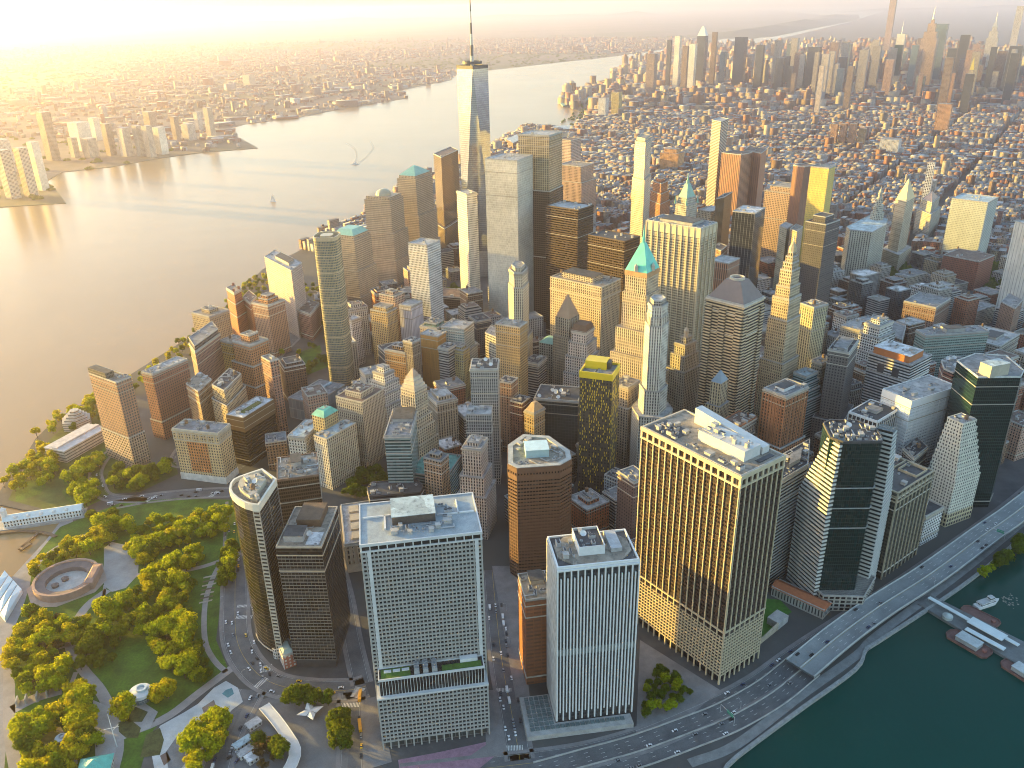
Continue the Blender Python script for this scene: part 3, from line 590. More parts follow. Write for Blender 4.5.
def finsq():
    z = 174; pts = [(823, 424), (830, 438), (843, 443), (881.5, 442.5), (883, 440), (876, 429), (857, 421.5), (830, 420.5)]
    poly = P4(pts, z); c = cent(poly); root = empty('striped_glass_tower', (*c, 0), 'tower with stepped white striped wings clasping a dark green glass shaft', 'office tower')
    part(root, 'glass_shaft', lambda b: b.walls(poly, 0, z, 2, 3.9), glass('dark_green_glass', (.006, .026, .025), .07, .12, (.015, .035, .033)))
    part(root, 'roof', lambda b: b.cap(poly, z), roofmat('dark')); parapet(root, poly, z, 1.6, 1, M_DARK); clutter(root, poly, z+.2, 16, 0, 1, 12)
    Lc, Nc, N2, Rc = [Vector(un(x, y, z)) for x, y in ((820, 428), (843, 443), (881.5, 442.5), (890, 432))]
    stripe = plain('striped_stone', (.56, .55, .51), .7, .1); gl = F((.05, .05, .05), (.02, .03, .03), 1, 1)
    up = Vector(un(857, 421.5, z))
    def wing(a, b, name, reach, steps):
        d = (b-a).normalized(); nn = Vector((d.y, -d.x))
        # stacked storeys: each lower storey reaches further along the face
        def f(mb, k):
            for i in range(40):
                z0 = 4+i*4.25; t = max(0, (i-40+steps[0])/steps[0]) if i > 40-steps[0] else 0
                ln = reach*(1-.62*t); fw = 5.5-2.5*t
                p0 = b+d*(-ln if name == 'l' else 0); p1 = b+d*(0 if name == 'l' else ln)
                q = [tuple(p0+nn*fw), tuple(p1+nn*fw), tuple(p1-nn*12), tuple(p0-nn*12)]
                mb.prism(ccw(q if k == 0 else off(ccw(q), -.7)), z0 if k == 0 else z0+1.9, z0+1.95 if k == 0 else z0+4.3, 0, bottom=True)
        part(root, 'striped_wing', lambda m: f(m, 0), stripe); part(root, 'wing_glazing', lambda m: f(m, 1), gl)
    wing(Lc, Nc, 'l', 40, (16,)); wing(N2, Rc, 'r', 30, (19,))
    fr = [Vector(un(843, 443, z)), Vector(un(881.5, 442.5, z))]
    for k in range(3):
        zz = 128-k*21; part(root, 'belt_line', lambda b: b.ring(off(poly, .5), off(poly, 0), zz, zz+.9), M_METAL)
    bq = ccw([tuple(Lc+(Lc-Nc).normalized()*8+Vector((0, -6))), tuple(Nc+Vector((2, -8))), tuple(N2+Vector((6, -10))), tuple(Rc+Vector((12, 0))), tuple(up+Vector((4, 8)))])
    part(root, 'podium', lambda b: b.prism(bq, 0, 17, 0, 5, 4.2), F((.34, .32, .28), fx=.7, fy=.6)); parapet(root, bq, 17)
    BL.append((bq, z, root, 'white striped tower with green glass shaft'))
finsq()
r, p, z = T('tan_pier_tower', 'tan tower with slim vertical piers and two roof wells next to the striped tower', (852, 473), (898, 493.5), (932, 471), ('b', 872, 577)[0] and zfrom((898, 493.5), (872, 577)), F((.05, .05, .035), (.03, .035, .03), .8, .6), 'dark', ac=4, short='tan piered tower', parmat=plain('tan_stone', (.36, .31, .22)))
tn = plain('tan_stone', (.36, .31, .22)); relief(r, p, (0, 1, 2, 3), 0, z-10, {0: 9, 1: 7, 2: 9, 3: 7}, 0, .9, 0, .9, tn, 'facade_pier'); relief(r, p, (0, 1, 2, 3), z-10, z+1, {0: 9, 1: 7, 2: 9, 3: 7}, 2, .9, 1.2, 1.0, tn, 'attic_frame')
for v in (.08, .55): part(r, 'roof_well', lambda b: b.ring(sub(p, .62, .94, v, v+.4), off(sub(p, .62, .94, v, v+.4), -.8), z, z+2.6), tn)
def zig():
    z = zfrom((966, 423), (943.5, 541)) if False else 121
    top = quad((949.5, 417), (963, 424.5), (974, 419), z); c = cent(top)
    root = empty('stepped_tower', (*c, 0), 'cream ziggurat tower stepping down toward the elevated highway', 'office tower')
    m = F((.60, .58, .50), (.06, .06, .055), .46, .52); n, r_, f_, l_ = [Vector(x) for x in top]; ex, ey = (r_-n), (l_-n); ux, uy = ex.normalized(), ey.normalized()
    zz = [121, 113, 105, 97, 89, 81, 73, 65, 57]; q = None
    for i in range(9):
        a, b_ = 2.0*i, .9*i; q = [tuple(n-ux*.3*i-uy*b_), tuple(r_+ux*a-uy*b_), tuple(f_+ux*a+uy*a*.5), tuple(l_-ux*.3*i+uy*a*.5)]
        lo = zz[i+1] if i < 8 else 0
        part(root, 'tier', lambda b: b.walls(q, lo, zz[i], 3.3, 3.8), m); part(root, 'tier_roof', lambda b: b.cap(q, zz[i]), roofmat('pale')); parapet(root, q, zz[i], .9, .5, plain('cream_parapet', (.56, .53, .45)))
    part(root, 'base', lambda b: b.walls(off(q, .4), 0, 16, 4, 5) or b.cap(off(q, .4), 16), F((.52, .44, .28), fx=.55, fy=.6)); clutter(root, top, 121, 2, 1, 0, 4)
    BL.append((off(q, 1), z, root, 'cream ziggurat tower'))
zig()
T('ribbed_dark_tower', 'dark ribbed slab rising directly behind the bulky golden tower', (783, 454.5), (779, 482), (807.5, 465), 122, h_grey, 'dark', ac=7, short='dark ribbed slab', pent=(.3, .7, .3, .7, 4))
T('dark_low_block', 'dark flat block between the white grid tower and the cream ziggurat', (903, 448), (914, 458), (928, 447), 72, F(DGREY, fx=.6), 'dark', ac=7, tank=1, short='dark flat block')
# --- west of the park --------------------------------------------------------------------------
zr = zfrom((116, 383), (132.5, 468))
r, p, z = T('brick_hotel_tower', 'brick and glass hotel tower with slanted rooftop screen above the riverside garden', (90, 373), (116, 383), (131, 377), zr, F((.30, .17, .115), (.10, .10, .09), .55, .55), 'tan', cat='hotel tower', ac=4, short='brick hotel tower', lower=[(zr*.36, 1.2, F((.40, .30, .22), fx=.5))])
part(r, 'glass_screen', lambda b: b.walls(sub(p, 0, .55, .35, 1), z, z+8, 2, 4), F((.16, .14, .11), (.06, .06, .05), .7, .7)); part(r, 'screen_roof', lambda b: b.cap(sub(p, 0, .55, .35, 1), z+8), roofmat('dark'))
zz = zfrom((152, 374.6), (163, 440))
T('brick_slab_apartments', 'red brick slab of flats whose narrow end glows gold, behind the brick hotel tower', (144, 371), (152, 374.6), (181, 358), zz, F((.27, .12, .08), (.06, .05, .05), .45, .5), 'pale', cat='apartment tower', ac=6, short='red brick slab of flats', lower=[(zz*.28, 1.5, None)])
T('purple_brick_apartments', 'mauve brick tower with dark curved crown on the river side', (189, 343), (195, 352), (219.5, 334), 100, F((.27, .15, .12), (.05, .05, .05), .42, .5), 'grey', cat='apartment tower', upper=[(8, .96, F(DGREY, fx=.8))], ac=3, short='mauve brick tower')
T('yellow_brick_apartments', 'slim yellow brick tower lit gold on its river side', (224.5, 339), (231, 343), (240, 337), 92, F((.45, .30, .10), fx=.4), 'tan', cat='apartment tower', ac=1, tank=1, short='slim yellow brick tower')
T('orange_brick_apartments', 'stepped orange brick tower behind the old corner hotel block', (238.6, 339), (250, 346), (263, 338), 100, F((.42, .20, .09), fx=.42), 'tan', cat='apartment tower', lower=[(70, 4, None), (40, 7, None)], upper=[(10, .5, None)], ac=2, short='stepped orange brick tower')
zz = zfrom((267.6, 305), (275.5, 357))
T('pink_stone_apartments', 'tall rose brick tower with an orange lantern crown near the river', (254.4, 302), (267.6, 306), (282.5, 299), zz, F((.38, .22, .15), (.07, .06, .05), .4, .55, band=1), 'tan', cat='apartment tower', upper=[(7, .62, F(ORANGE)), (5, .7, F(ORANGE))], ac=0, short='rose brick tower')
T('narrow_brick_apartments', 'narrow red brick slab on the edge of the riverside flats', (264.5, 356), (270, 362), (277.5, 359), zfrom((270, 362), (289, 438)), F((.32, .17, .12), fx=.42), 'tan', cat='apartment tower', ac=1, short='narrow red brick slab')
r, p, z = T('turreted_apartments', 'beige octagonal block of flats with a cupola at the water', (197, 311), (209, 317), (224.5, 309), 72, F((.36, .28, .18), fx=.42), 'tan', cat='apartment tower', ac=2, upper=[(6, .45, None)], short='turreted block of flats')
dome(r, *cent(p), z+6, 3, 5, M_STONE, 'cupola'); spire(r, *cent(p), z+10, 6, .4)
r, p, z = T('red_brick_apartments', 'red brick twin block with chimney like roof posts by the river', (226.5, 288), (234, 293), (241, 289), 82, F(RED, fx=.4), 'tan', cat='apartment tower', ac=0, lower=[(62, 2, None), (40, 4, None)], short='red twin block')
for i in range(3): x, y = Vector(p[i]).lerp(Vector(cent(p)), .3); part(r, 'chimney', lambda b: b.box(x, y, 3, 3, z, z+5), plain('red_chimney', (.30, .12, .07)))
T('red_brick_low_block', 'low red brick block beside the red twin block', (243, 297), (250, 303), (256, 296), 66, F(RED, fx=.42), 'brown', cat='building', ac=3, short='low red block')
T('white_ribbed_apartments', 'white ribbed slab tower at the edge of the Hudson', (264.5, 257), (291, 271), (302, 263), 122, F((.56, .48, .43), (.10, .08, .075), .45, .8), 'pale', cat='apartment tower', ac=5, short='white ribbed slab', pent=(.3, .8, .2, .7, 5))
T('rust_brick_block', 'broad rust brick block of flats below the white ribbed slab', (295, 309), (310, 314), (319, 303), 50, F((.33, .17, .13), fx=.42), 'brown', cat='building', ac=4, short='broad rust brick block')
def west50():
    z = 232; c = un(327, 238, z); a = .35; rx = 17
    poly = [(c[0]+17*math.copysign(abs(math.cos(t))**.6, math.cos(t)), c[1]+19*math.copysign(abs(math.sin(t))**.6, math.sin(t))) for t in [2*math.pi*i/28 for i in range(28)]]
    root = empty('rounded_glass_tower', (*c, 0), 'slender rounded glass and bronze residential tower standing alone by the garage roof', 'apartment tower')
    part(root, 'curtain_wall', lambda b: b.walls(poly, 0, z, 2.2, 3.7), F((.30, .25, .15), (.10, .13, .12), .75, .62, .08, .45)); part(root, 'crown_ring', lambda b: b.ring(off(poly, .4), off(poly, -1), z, z+5), plain('bronze_crown', (.42, .34, .22), .4, .2))
    part(root, 'roof', lambda b: b.cap(poly, z), roofmat('tan')); part(root, 'mechanical_penthouse', lambda b: b.prism(scl(poly, .5), z, z+5), plain('bronze_crown', (.42, .34, .22))); clutter(root, scl(poly, .9), z, 4, 0, 0, 3, scl(poly, .55))
    for i in range(9): part(root, 'balcony_band', lambda b: b.ring(off(poly, .35), off(poly, 0), 18+i*24, 19+i*24), plain('bronze_crown', (.42, .34, .22)))
    BL.append((off(poly, 1), z, root, 'rounded bronze glass tower'))
west50()
r, p, z = T('parking_garage', 'long flat grey garage roof with pale blue side wall beside the lawn strip', (292, 396), (314, 404), (338, 384), 30, F((.30, .36, .38), (.24, .30, .33), .9, .9, .4, 0), 'grey', cat='garage', ac=3, short='grey garage roof', bay=7, fl=12)
part(r, 'roof_ridge', lambda b: b.prism(sub(p, .05, .95, .45, .55), z, z+2), roofmat('blue'))
r, p, z = T('old_corner_block', 'cream corner block with orange brick panels and ornate attic by the park crossing', (176.4, 426), (217.7, 434), (227, 424), zfrom((217.7, 434), (227, 484)), F((.52, .38, .21), (.07, .06, .05), .45, .55), 'grey', ac=6, short='cream corner block', tank=2, parmat=M_STONE)
relief(r, p, (0, 3), z*.80, z-2, 12, 1, .8, .8, .5, M_STONE, 'attic_arcade'); panel(r, p, 3, .28, .72, z*.2, z*.78, .5, F((.45, .19, .07), fx=.45), 'brick_panel'); part(r, 'white_base', lambda b: b.ring(off(p, .7), off(p, 0), 0, 9), plain('white_stone', (.62, .58, .52)))
T('old_annex_tower', 'tall beige annexe with open attic bays behind the cream corner block', (212, 385), (224, 391), (241, 374), 92, F((.44, .34, .21), fx=.45), 'dark', ac=10, tank=1, short='beige annexe tower', lower=[(74, 3, None)])
T('beige_side_wing', 'rounded beige wing between the red slab of flats and the annexe tower', (186, 384), (198, 392), (212, 380), 84, F((.36, .25, .16), fx=.4), 'tan', ac=3, tank=1, short='beige side wing')
zz = zfrom((243, 418), (247, 467))
r, p, z = T('black_banded_block', 'black banded office block with solid brown top and planted roof', (227, 414.5), (243, 418.5), (271.5, 399.5), zz, h_dark, 'white', ac=8, short='black banded block', bay=2)
part(r, 'blank_attic', lambda b: b.ring(off(p, .5), off(p, 0), z*.72, z+.5), plain('umber_panel', (.12, .07, .03), .7, .15)); part(r, 'roof_garden', lambda b: b.prism(sub(p, .2, .8, .3, .6), z, z+.8), plain('sedum', (.12, .13, .03), .9, .4, .6))
# --- lower Broadway ----------------------------------------------------------------------------
zz = zfrom((326.6, 440), (334.5, 490))
T('white_office_row', 'long white stone office building with blue skylit roof facing the small green', (313, 436), (326.6, 440), (357.5, 424), zz, F((.56, .52, .44), fx=.42, fy=.6, band=1), 'blue', ac=5, short='long white stone building', parmat=M_STONE, bay=3)
T('stone_office_row', 'tall grey stone office building with dark stepped roofs above the small green', (337, 396), (362, 403), (382, 389), 90, F((.46, .41, .33), fx=.42, fy=.6, band=1), 'brown', ac=5, short='grey stone office building', parmat=M_STONE, bay=3, upper=[(7, .6, None)])
zz = zfrom((304.6, 437), (306, 460))
T('white_corner_house', 'white stone house with arched top floor behind the chocolate slab', (290.5, 434), (304.6, 438), (313.5, 421), 62, F((.62, .58, .50), fx=.42), 'blue', ac=4, short='white arched house')
r, p, z = T('green_roofed_block', 'yellow stone block under a green copper roof', (313, 414), (324, 418), (336, 410), 84, F((.46, .37, .2), fx=.4), 'teal', ac=0, short='green roofed block', par=0)
pyr(r, off(p, .8), z, 6, .55, M_COPPER, 'copper_roof'); clutter(r, scl(p, .5), z+6, 3, 0, 0, 5)
def stdoil():
    r, p, z = T('pyramid_topped_tower', 'cream stone tower with colonnade and stepped pyramid cap on a broad base', (400.5, 388), (414.5, 392), (427, 385.5), 130, F((.50, .43, .32), fx=.4, fy=.6), 'tan', ac=0, short='cream pyramid capped tower', par=1, parmat=M_STONE, lower=[(96, 3, None), (84, 5, None), (66, 7, None)])
    relief(r, p, (0, 1, 2, 3), z-22, z-8, 6, 0, 1, 0, .7, M_STONE, 'colonnade')
    for i, (h, k) in enumerate(((5, .86), (5, .72), (4, .58))): part(r, 'stepped_cap', lambda b: b.prism(scl(p, k), z+sum((5, 5, 4)[:i]), z+sum((5, 5, 4)[:i+1])), M_STONE)
    pyr(r, scl(p, .5), z+14, 9, .12, plain('cap_stone', (.40, .30, .22)), 'pyramid_cap')
stdoil()
T('white_setback_block', 'white brick apartment block stepping up like stairs', (374, 371), (384, 375), (393, 370), 92, F((.64, .60, .54), fx=.45), 'pale', cat='apartment tower', lower=[(80, 4, None), (68, 8, None), (54, 12, None)], upper=[(7, .6, None)], ac=1, short='white stair stepped block')
zz = zfrom((410, 436), (412, 468))
r, p, z = T('teal_glass_block', 'teal glass office block with grey plant deck in front of the pyramid capped tower', (384.6, 435.6), (410, 436), (414, 409), 106, h_teal, 'grey', ac=4, short='teal glass block', pent=(.5, .95, .05, .85, 4))
T('teal_glass_podium', 'lower teal glass wing with flat roof beside the teal glass block', (414, 468), (446, 478), (450, 455), 50, h_teal, 'teal', ac=5, short='teal glass wing', cat='building')
r, p, z = T('peach_brick_tower', 'peach brick tower with blank orange end wall behind the waffle tower', (424.5, 457), (441, 462), (447.5, 455), 78, F((.44, .30, .20), fx=.5, fy=.6), 'grey', ac=2, short='peach brick tower', upper=[(5, .5, F(TAN))])
zz = 48; pl = P4([(367, 488), (369.5, 497), (420, 492.5), (423.5, 487), (418, 480), (372, 482.5)], zz)
tower('black_curved_block', 'low black block with rounded corners behind the waffle tower', 'building', pl, zz, F(DGREY, (.02, .02, .022), 1, .5), 'dark', ac=8, short='low black rounded block', parmat=M_DARK)
T('white_deco_tower', 'narrow white art deco tower stepping down beside the brown granite tower', (462.5, 447), (480.6, 450), (485, 438), 106, F((.58, .50, .42), fx=.45, fy=.6, band=1), 'pale', ac=3, short='narrow white deco tower', lower=[(74, 3, None), (52, 6, None)], upper=[(5, .6, None)], bay=2.8)
T('grey_ribbed_tower', 'grey ribbed steel tower with cluttered dark roof', (470, 370), (497.5, 369.5), (500, 359), 150, F((.36, .35, .33), (.05, .05, .05), .55, .7), 'dark', ac=8, dish=2, short='grey ribbed tower', lower=[], bay=2.4)
T('grey_ribbed_annex', 'lower grey ribbed block with pale roof tray below the grey ribbed tower', (466, 415.6), (491, 415), (494, 406), 112, F((.30, .30, .29), (.05, .05, .05), .55, .7), 'pale', ac=2, short='lower grey ribbed block', bay=2.4)
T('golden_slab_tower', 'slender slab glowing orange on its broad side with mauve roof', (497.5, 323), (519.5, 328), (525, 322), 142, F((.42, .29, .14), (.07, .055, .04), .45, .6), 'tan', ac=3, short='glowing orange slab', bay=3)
T('white_office_mid', 'pale banded block in front of the slender cream tower', (485, 333), (497, 338), (503, 330), 104, F((.42, .38, .31), fx=.7, fy=.5), 'pale', ac=3, short='pale banded block')
zz = 196; pl = P4([(509, 269), (514, 273.5), (522, 273.5), (527.5, 268), (523, 264.5), (513, 264.5)], zz)
tower('cream_deco_tower', 'slender cream art deco tower with faceted top', 'office tower', pl, zz, F((.54, .47, .36), fx=.4, fy=.65, band=1), 'tan', ac=0, short='slender cream deco tower', lower=[(176, 1.5, None), (104, 6, None)], upper=[(6, .7, None)], bay=2.6)
r, p, z = T('twin_wing_block', 'massive cream block split into two wings with ornate roof houses', (552, 276.5), (601.5, 288), (619.5, 279), 163, F((.52, .42, .29), fx=.42, fy=.58), 'tan', ac=8, tank=2, short='massive twin wing block', pent=(.2, .75, .25, .85, 8), pentmat=F((.5, .42, .3)), parmat=M_STONE)
part(r, 'light_well', lambda b: b.prism([(x, y) for x, y in off(sub(p, .96, 1.004, .35, .6), .05)], 20, z-3, bottom=True), M_DARK)
part(r, 'cornice', lambda b: b.ring(off(p, 1.2), off(p, 0), z-18, z-16.5), M_STONE)
r, p, z = T('stone_pyramid_tower', 'granite tower with steep stepped pyramid roof in front of the twin wing block', (556, 316), (569, 319), (579, 314), 132, F((.36, .29, .21), fx=.4), 'tan', ac=0, par=0, short='granite pyramid tower', lower=[(104, 3, None)])
pyr(r, p, z, 30, .06, plain('pyramid_granite', (.38, .26, .17), .8, .15), 'pyramid_roof'); relief(r, p, (0, 1, 2, 3), z-18, z-2, 6, 0, 1, 0, .7, M_STONE, 'colonnade')
r, p, z = T('white_wedding_cake', 'white brick tower in tiers with a brown mansard cap', (572, 330), (586, 333), (593, 327), 120, F((.60, .52, .46), fx=.42), 'pale', ac=0, short='tiered white tower', lower=[(104, 3, None), (84, 6, None), (60, 8, None)])
part(r, 'mansard_cap', lambda b: b.cone(off(p, .4), z, z+9, 0, .75), plain('brown_mansard', (.17, .10, .06))); 
r, p, z = T('green_hipped_block', 'small stone block under a pale green hipped roof', (539.5, 342), (555, 345), (561.5, 339), 84, F((.42, .40, .34), fx=.45, fy=.6), 'teal', ac=0, par=0, short='green hipped block')
pyr(r, off(p, .5), z, 6, .35, plain('pale_copper', (.28, .50, .40), .6, .15), 'hipped_roof')
def beaver():
    z = 158; r, p, z = T('dotted_tower', 'black brick tower speckled with yellow panels and ringed by a yellow crown', (580.5, 372), (612.5, 377), (617.5, 365), z, F((.045, .04, .036), (.03, .03, .03), .5, .55), 'grey', cat='apartment tower', ac=2, short='black and yellow dotted tower', par=0)
    ye = plain('yellow_panel', (.62, .46, .02), .45, .08); part(r, 'crown_ring', lambda b: b.ring(off(p, .5), off(p, -1), z-5, z+2.5), ye); part(r, 'crown_house', lambda b: b.prism(sub(p, .45, .95, .3, .95), z, z+9), ye); part(r, 'crown_void', lambda b: b.prism(sub(p, .56, .85, .2, .35), z, z+8), M_DARK)
    rr = random.Random(3)
    def dots(b):
        for e in (0, 1, 2, 3):
            a, q = Vector(p[e]), Vector(p[(e+1) % 4]); t = (q-a).normalized(); nn = Vector((t.y, -t.x)); ln = (q-a).length; nb = max(4, int(ln/2.6))
            for j in range(44):
                for i in range(nb):
                    if rr.random() < .25+.25*(j/44):
                        s = (i+.2+.5*((j*.37) % 1))*ln/nb; h = 6+j*3.35; w = .9
                        if s+w > ln: continue
                        A, B_ = a+t*s, a+t*(s+w); b.prism([tuple(A+nn*.18), tuple(B_+nn*.18), tuple(B_-nn*.05), tuple(A-nn*.05)], h, h+2.6, 0, bottom=True)
    o = part(r, 'yellow_panels', dots, ye); o['kind'] = 'stuff'
beaver()
T('smoked_glass_block', 'smoked glass block with satellite dishes on a dark roof', (534, 399), (578, 402), (584, 388), 92, glass('smoked_glass', (.06, .075, .075), .15, .35, (.05, .06, .06)), 'dark', ac=4, dish=6, short='smoked glass block')
r, p, z = T('gothic_stone_block', 'small ornate stone building with gabled top squeezed beside the smoked glass block', (526, 410), (534, 414), (542, 407), 84, F((.46, .34, .2), fx=.4), 'brown', ac=0, short='ornate gabled building')
pyr(r, p, z, 10, .3, plain('gable_stone', (.42, .31, .19)), 'gabled_roof')
def wall40():
    r, p, z = T('green_spire_skyscraper', 'stone skyscraper with a bright green copper pyramid spire', (627, 269), (646.8, 273.5), (656.5, 267), 232, F((.48, .40, .28), fx=.42, fy=.62, band=1), 'tan', ac=0, par=0, short='green spired skyscraper', lower=[(205, 2, None), (160, 7, None), (128, 11, None), (96, 15, None)], bay=2.8)
    part(r, 'attic', lambda b: b.ring(off(p, .8), off(p, 0), z-6, z), plain('attic_terracotta', (.40, .24, .12)))
    cu = plain('bright_copper', (.10, .52, .42), .5, .15); o = pyr(r, off(p, .3), z, 32, .16, cu, 'copper_pyramid'); c = cent(p); part(r, 'lantern', lambda b: b.prism(ngon(*c, 2.2, 8), z+32, z+38), cu); spire(r, *c, z+38, 15, 1.3, cu)
    for i in range(4): x, y = Vector(p[i]).lerp(Vector(p[(i+1) % 4]), .5); part(r, 'dormer', lambda b: (b.box(x, y, 4, 4, z, z+6), b.cone(rect(x, y, 4.4, 4.4), z+6, z+10)), M_STONE)
wall40()
def exch20():
    z = 218; pl = P4([(648, 303), (652, 307), (662, 307.5), (668, 303.5), (664, 299.5), (652, 299)], z)
    r = tower('white_shaft_tower', 'slim white stone shaft with arched openings and round crown', 'office tower', pl, z, F((.62, .58, .50), fx=.42, fy=.62, band=1), 'pale', ac=0, short='slim white shaft', lower=[(206, .8, F((.62, .58, .50), fx=.5, fy=.7)), (196, 2.2, None), (118, 5, None), (88, 12, None)], upper=[(6, .75, F((.34, .31, .27)))], bay=3, par=1)
    relief(r, off(pl, .8), range(6), 197, 206, 3, 0, 1.2, 0, .6, M_STONE, 'arched_loggia')
exch20()
r, p, z = T('small_spire_tower', 'grey stone tower topped by a slim cupola and finial', (677, 342), (685, 346), (692, 340), 126, F((.40, .36, .29), fx=.4, fy=.6), 'tan', ac=0, short='small spired tower', lower=[(112, 3, None), (92, 6, None)], upper=[(8, .55, None)])
c = cent(p); part(r, 'cupola', lambda b: (b.prism(ngon(*c, 3, 10), z+8, z+16), b.cone(ngon(*c, 3.4, 10), z+16, z+21)), M_STONE); spire(r, *c, z+21, 9, .5, M_STONE, 'finial')
r, p, z = T('steel_ribbed_skyscraper', 'tall rectangular tower of gold lit aluminium ribs behind the green spire', (649, 219.6), (701, 229), (715, 222.5), 246, F((.50, .43, .29), (.05, .045, .04), .8, .5), 'grey', ac=8, short='gold ribbed skyscraper', pent=(.15, .85, .2, .8, 4), parmat=M_METAL)
rb = plain('aluminium_rib', (.52, .46, .34), .45, .1, .2, .3); relief(r, p, (0, 1, 2, 3), 10, z, {0: 4, 1: 9, 2: 4, 3: 9}, 0, 1.5, 0, 1.4, rb, 'facade_column'); part(r, 'attic_louvres', lambda b: b.ring(off(p, .6), off(p, 0), z-13, z), plain('attic_panel', (.50, .44, .31), .5, .1))
r, p, z = T('hip_roofed_skyscraper', 'striped tower of recessed bands under a dark slate hip roof', (706, 297), (744, 306), (765.5, 297), 203, F((.50, .40, .26), (.025, .022, .02), 1, .52), 'pale', ac=0, par=1, short='striped hip roofed tower')
pyr(r, off(p, -1), z+.3, 22, .42, plain('slate_roof', (.15, .12, .115), .55, .12), 'hip_roof'); part(r, 'roof_lantern', lambda b: b.ring(ngon(*cent(p), 9, 12), ngon(*cent(p), 7, 12), z+22, z+25), M_STONE)
for e, ts in ((0, (0, .82)), (3, (0, .38, .82))):
    a, q = Vector(p[e]), Vector(p[(e+1) % 4]); t = (q-a).normalized(); nn = Vector((t.y, -t.x)); ln = (q-a).length
    for s in ts: part(r, 'corner_bay', lambda b: b.prism([tuple(a+t*(ln*s+.05)+nn*2), tuple(a+t*(ln*(s+.18)-.05)+nn*2), tuple(a+t*(ln*(s+.18)-.05)+nn*.05), tuple(a+t*(ln*s+.05)+nn*.05)], 0, z-9, 0, 5, 3.8, bottom=True), F((.50, .40, .26), (.025, .022, .02), 1, .5))
r, p, z = T('slate_topped_tower', 'small stone tower under a blue slate pyramid in front of the striped tower', (711, 381), (721, 384), (728, 379), 128, F((.42, .34, .22), fx=.4, fy=.62, band=1), 'grey', ac=0, par=0, short='small slate topped tower', lower=[(100, 3, None)])
pyr(r, p, z, 12, .1, plain('blue_slate', (.17, .24, .30), .5, .15), 'slate_pyramid')
r, p, z = T('red_granite_tower', 'red granite tower with paired windows and curved grey roof', (765, 388), (786, 397), (806, 386), 132, F((.33, .145, .065), (.03, .025, .02), .5, .6), 'grey', ac=3, short='red granite tower', lower=[(70, 3, None)], pent=(.2, .7, .3, .7, 4), pentmat=M_WHITE)
relief(r, p, (0, 3), 4, z-4, 7, 0, 1.1, 0, .6, plain('red_granite', (.34, .15, .07), .7, .12), 'facade_pier')
r, p, z = T('orange_corniced_block', 'low stone block with bright orange tiled cornice behind the bulky golden tower', (720, 422), (738, 428), (758, 418), 96, F((.34, .31, .27), fx=.42), 'brown', ac=6, short='orange corniced block', parmat=plain('orange_tile', (.36, .15, .07)))
T('teal_terraced_tower', 'teal glass tower stepping back in terraces behind the red granite tower', (795, 372), (806, 377), (815, 371), 96, h_teal, 'blue', ac=1, short='teal terraced tower', lower=[(86, 2, None), (76, 4, None), (64, 6, None)])
def pine70():
    r, p, z = T('gothic_spire_skyscraper', 'tapering art deco skyscraper with gold lit crown and needle tip', (773, 296), (789, 300), (800.5, 294), 192, F((.44, .36, .24), fx=.4, fy=.6), 'tan', ac=0, short='gold crowned deco skyscraper', lower=[(165, 2, None), (110, 5, None)], upper=[(14, .84, None), (20, .82, None), (9, .8, None), (7, .75, None), (5, .7, None)], bay=2.6)
    c = cent(p); part(r, 'crown', lambda b: (b.prism(ngon(*c, 4.5, 8), z+55, z+60), b.cone(ngon(*c, 4.6, 8), z+60, z+68, 0, .2)), plain('crown_gold', (.52, .42, .26))); spire(r, *c, z+68, 10, .8)
pine70()
T('fluted_stone_tower', 'pale yellow fluted stone slab hugging the deco skyscraper', (803, 303), (814, 308), (824.5, 303), 164, F((.44, .40, .26), (.06, .06, .045), .45, .8), 'tan', ac=3, tank=1, short='pale fluted slab')
T('dark_setback_slab', 'dark grey slab with black roof well among low blocks', (828, 350), (849, 353), (863.5, 341), 132, F((.15, .14, .13), (.04, .04, .04), .5, .5), 'dark', ac=4, short='dark grey slab', lower=[(40, 6, None)], pent=(.1, .9, .2, .8, 3))
T('stone_stub_tower', 'grey green stone stub beside the dark grey slab', (812, 360), (822, 364), (831, 358), 100, F((.30, .30, .25), fx=.42), 'grey', ac=1, tank=1, short='grey green stub')
T('white_stepped_block', 'white stepped office block with small roof house', (867, 322), (880, 327), (888, 320), 100, F((.60, .60, .57), fx=.6), 'pale', ac=2, tank=1, lower=[(84, 4, None), (60, 7, None)], upper=[(6, .6, None)], short='white stepped block')
T('pale_wedge_block', 'pale grey block with broad flat roof by the white stepped block', (843, 325), (860, 331), (870, 322), 78, F((.36, .36, .34), fx=.5), 'pale', ac=6, tank=1, short='pale grey flat block')
r, p, z = T('orange_topped_block', 'white banded office block whose roof house is painted orange', (869.5, 353), (911, 366), (931, 355), 108, h_white, 'pale', ac=6, short='orange topped block')
q = sub(p, .1, .75, .1, .95); part(r, 'orange_roof_house', lambda b: b.prism(q, z, z+9, 0), plain('orange_lit_cladding', (.50, .17, .05), .6, .12)); part(r, 'penthouse_roof', lambda b: b.prism(off(q, .4), z+9, z+9.4), roofmat('white')); clutter(r, q, z+9.4, 7, 0, 0, 3)  # roof house: the orange sunlight is put into its cladding colour
for s in (.25, .6): a, b_ = Vector(p[3]), Vector(p[0]); t = (b_-a); nn = Vector((t.y, -t.x)).normalized(); part(r, 'louvre_panel', lambda b: b.prism([tuple(a+t*s+nn*.3), tuple(a+t*(s+.16)+nn*.3), tuple(a+t*(s+.16)+nn*.02), tuple(a+t*s+nn*.02)], z-22, z-9, bottom=True), M_DARK)
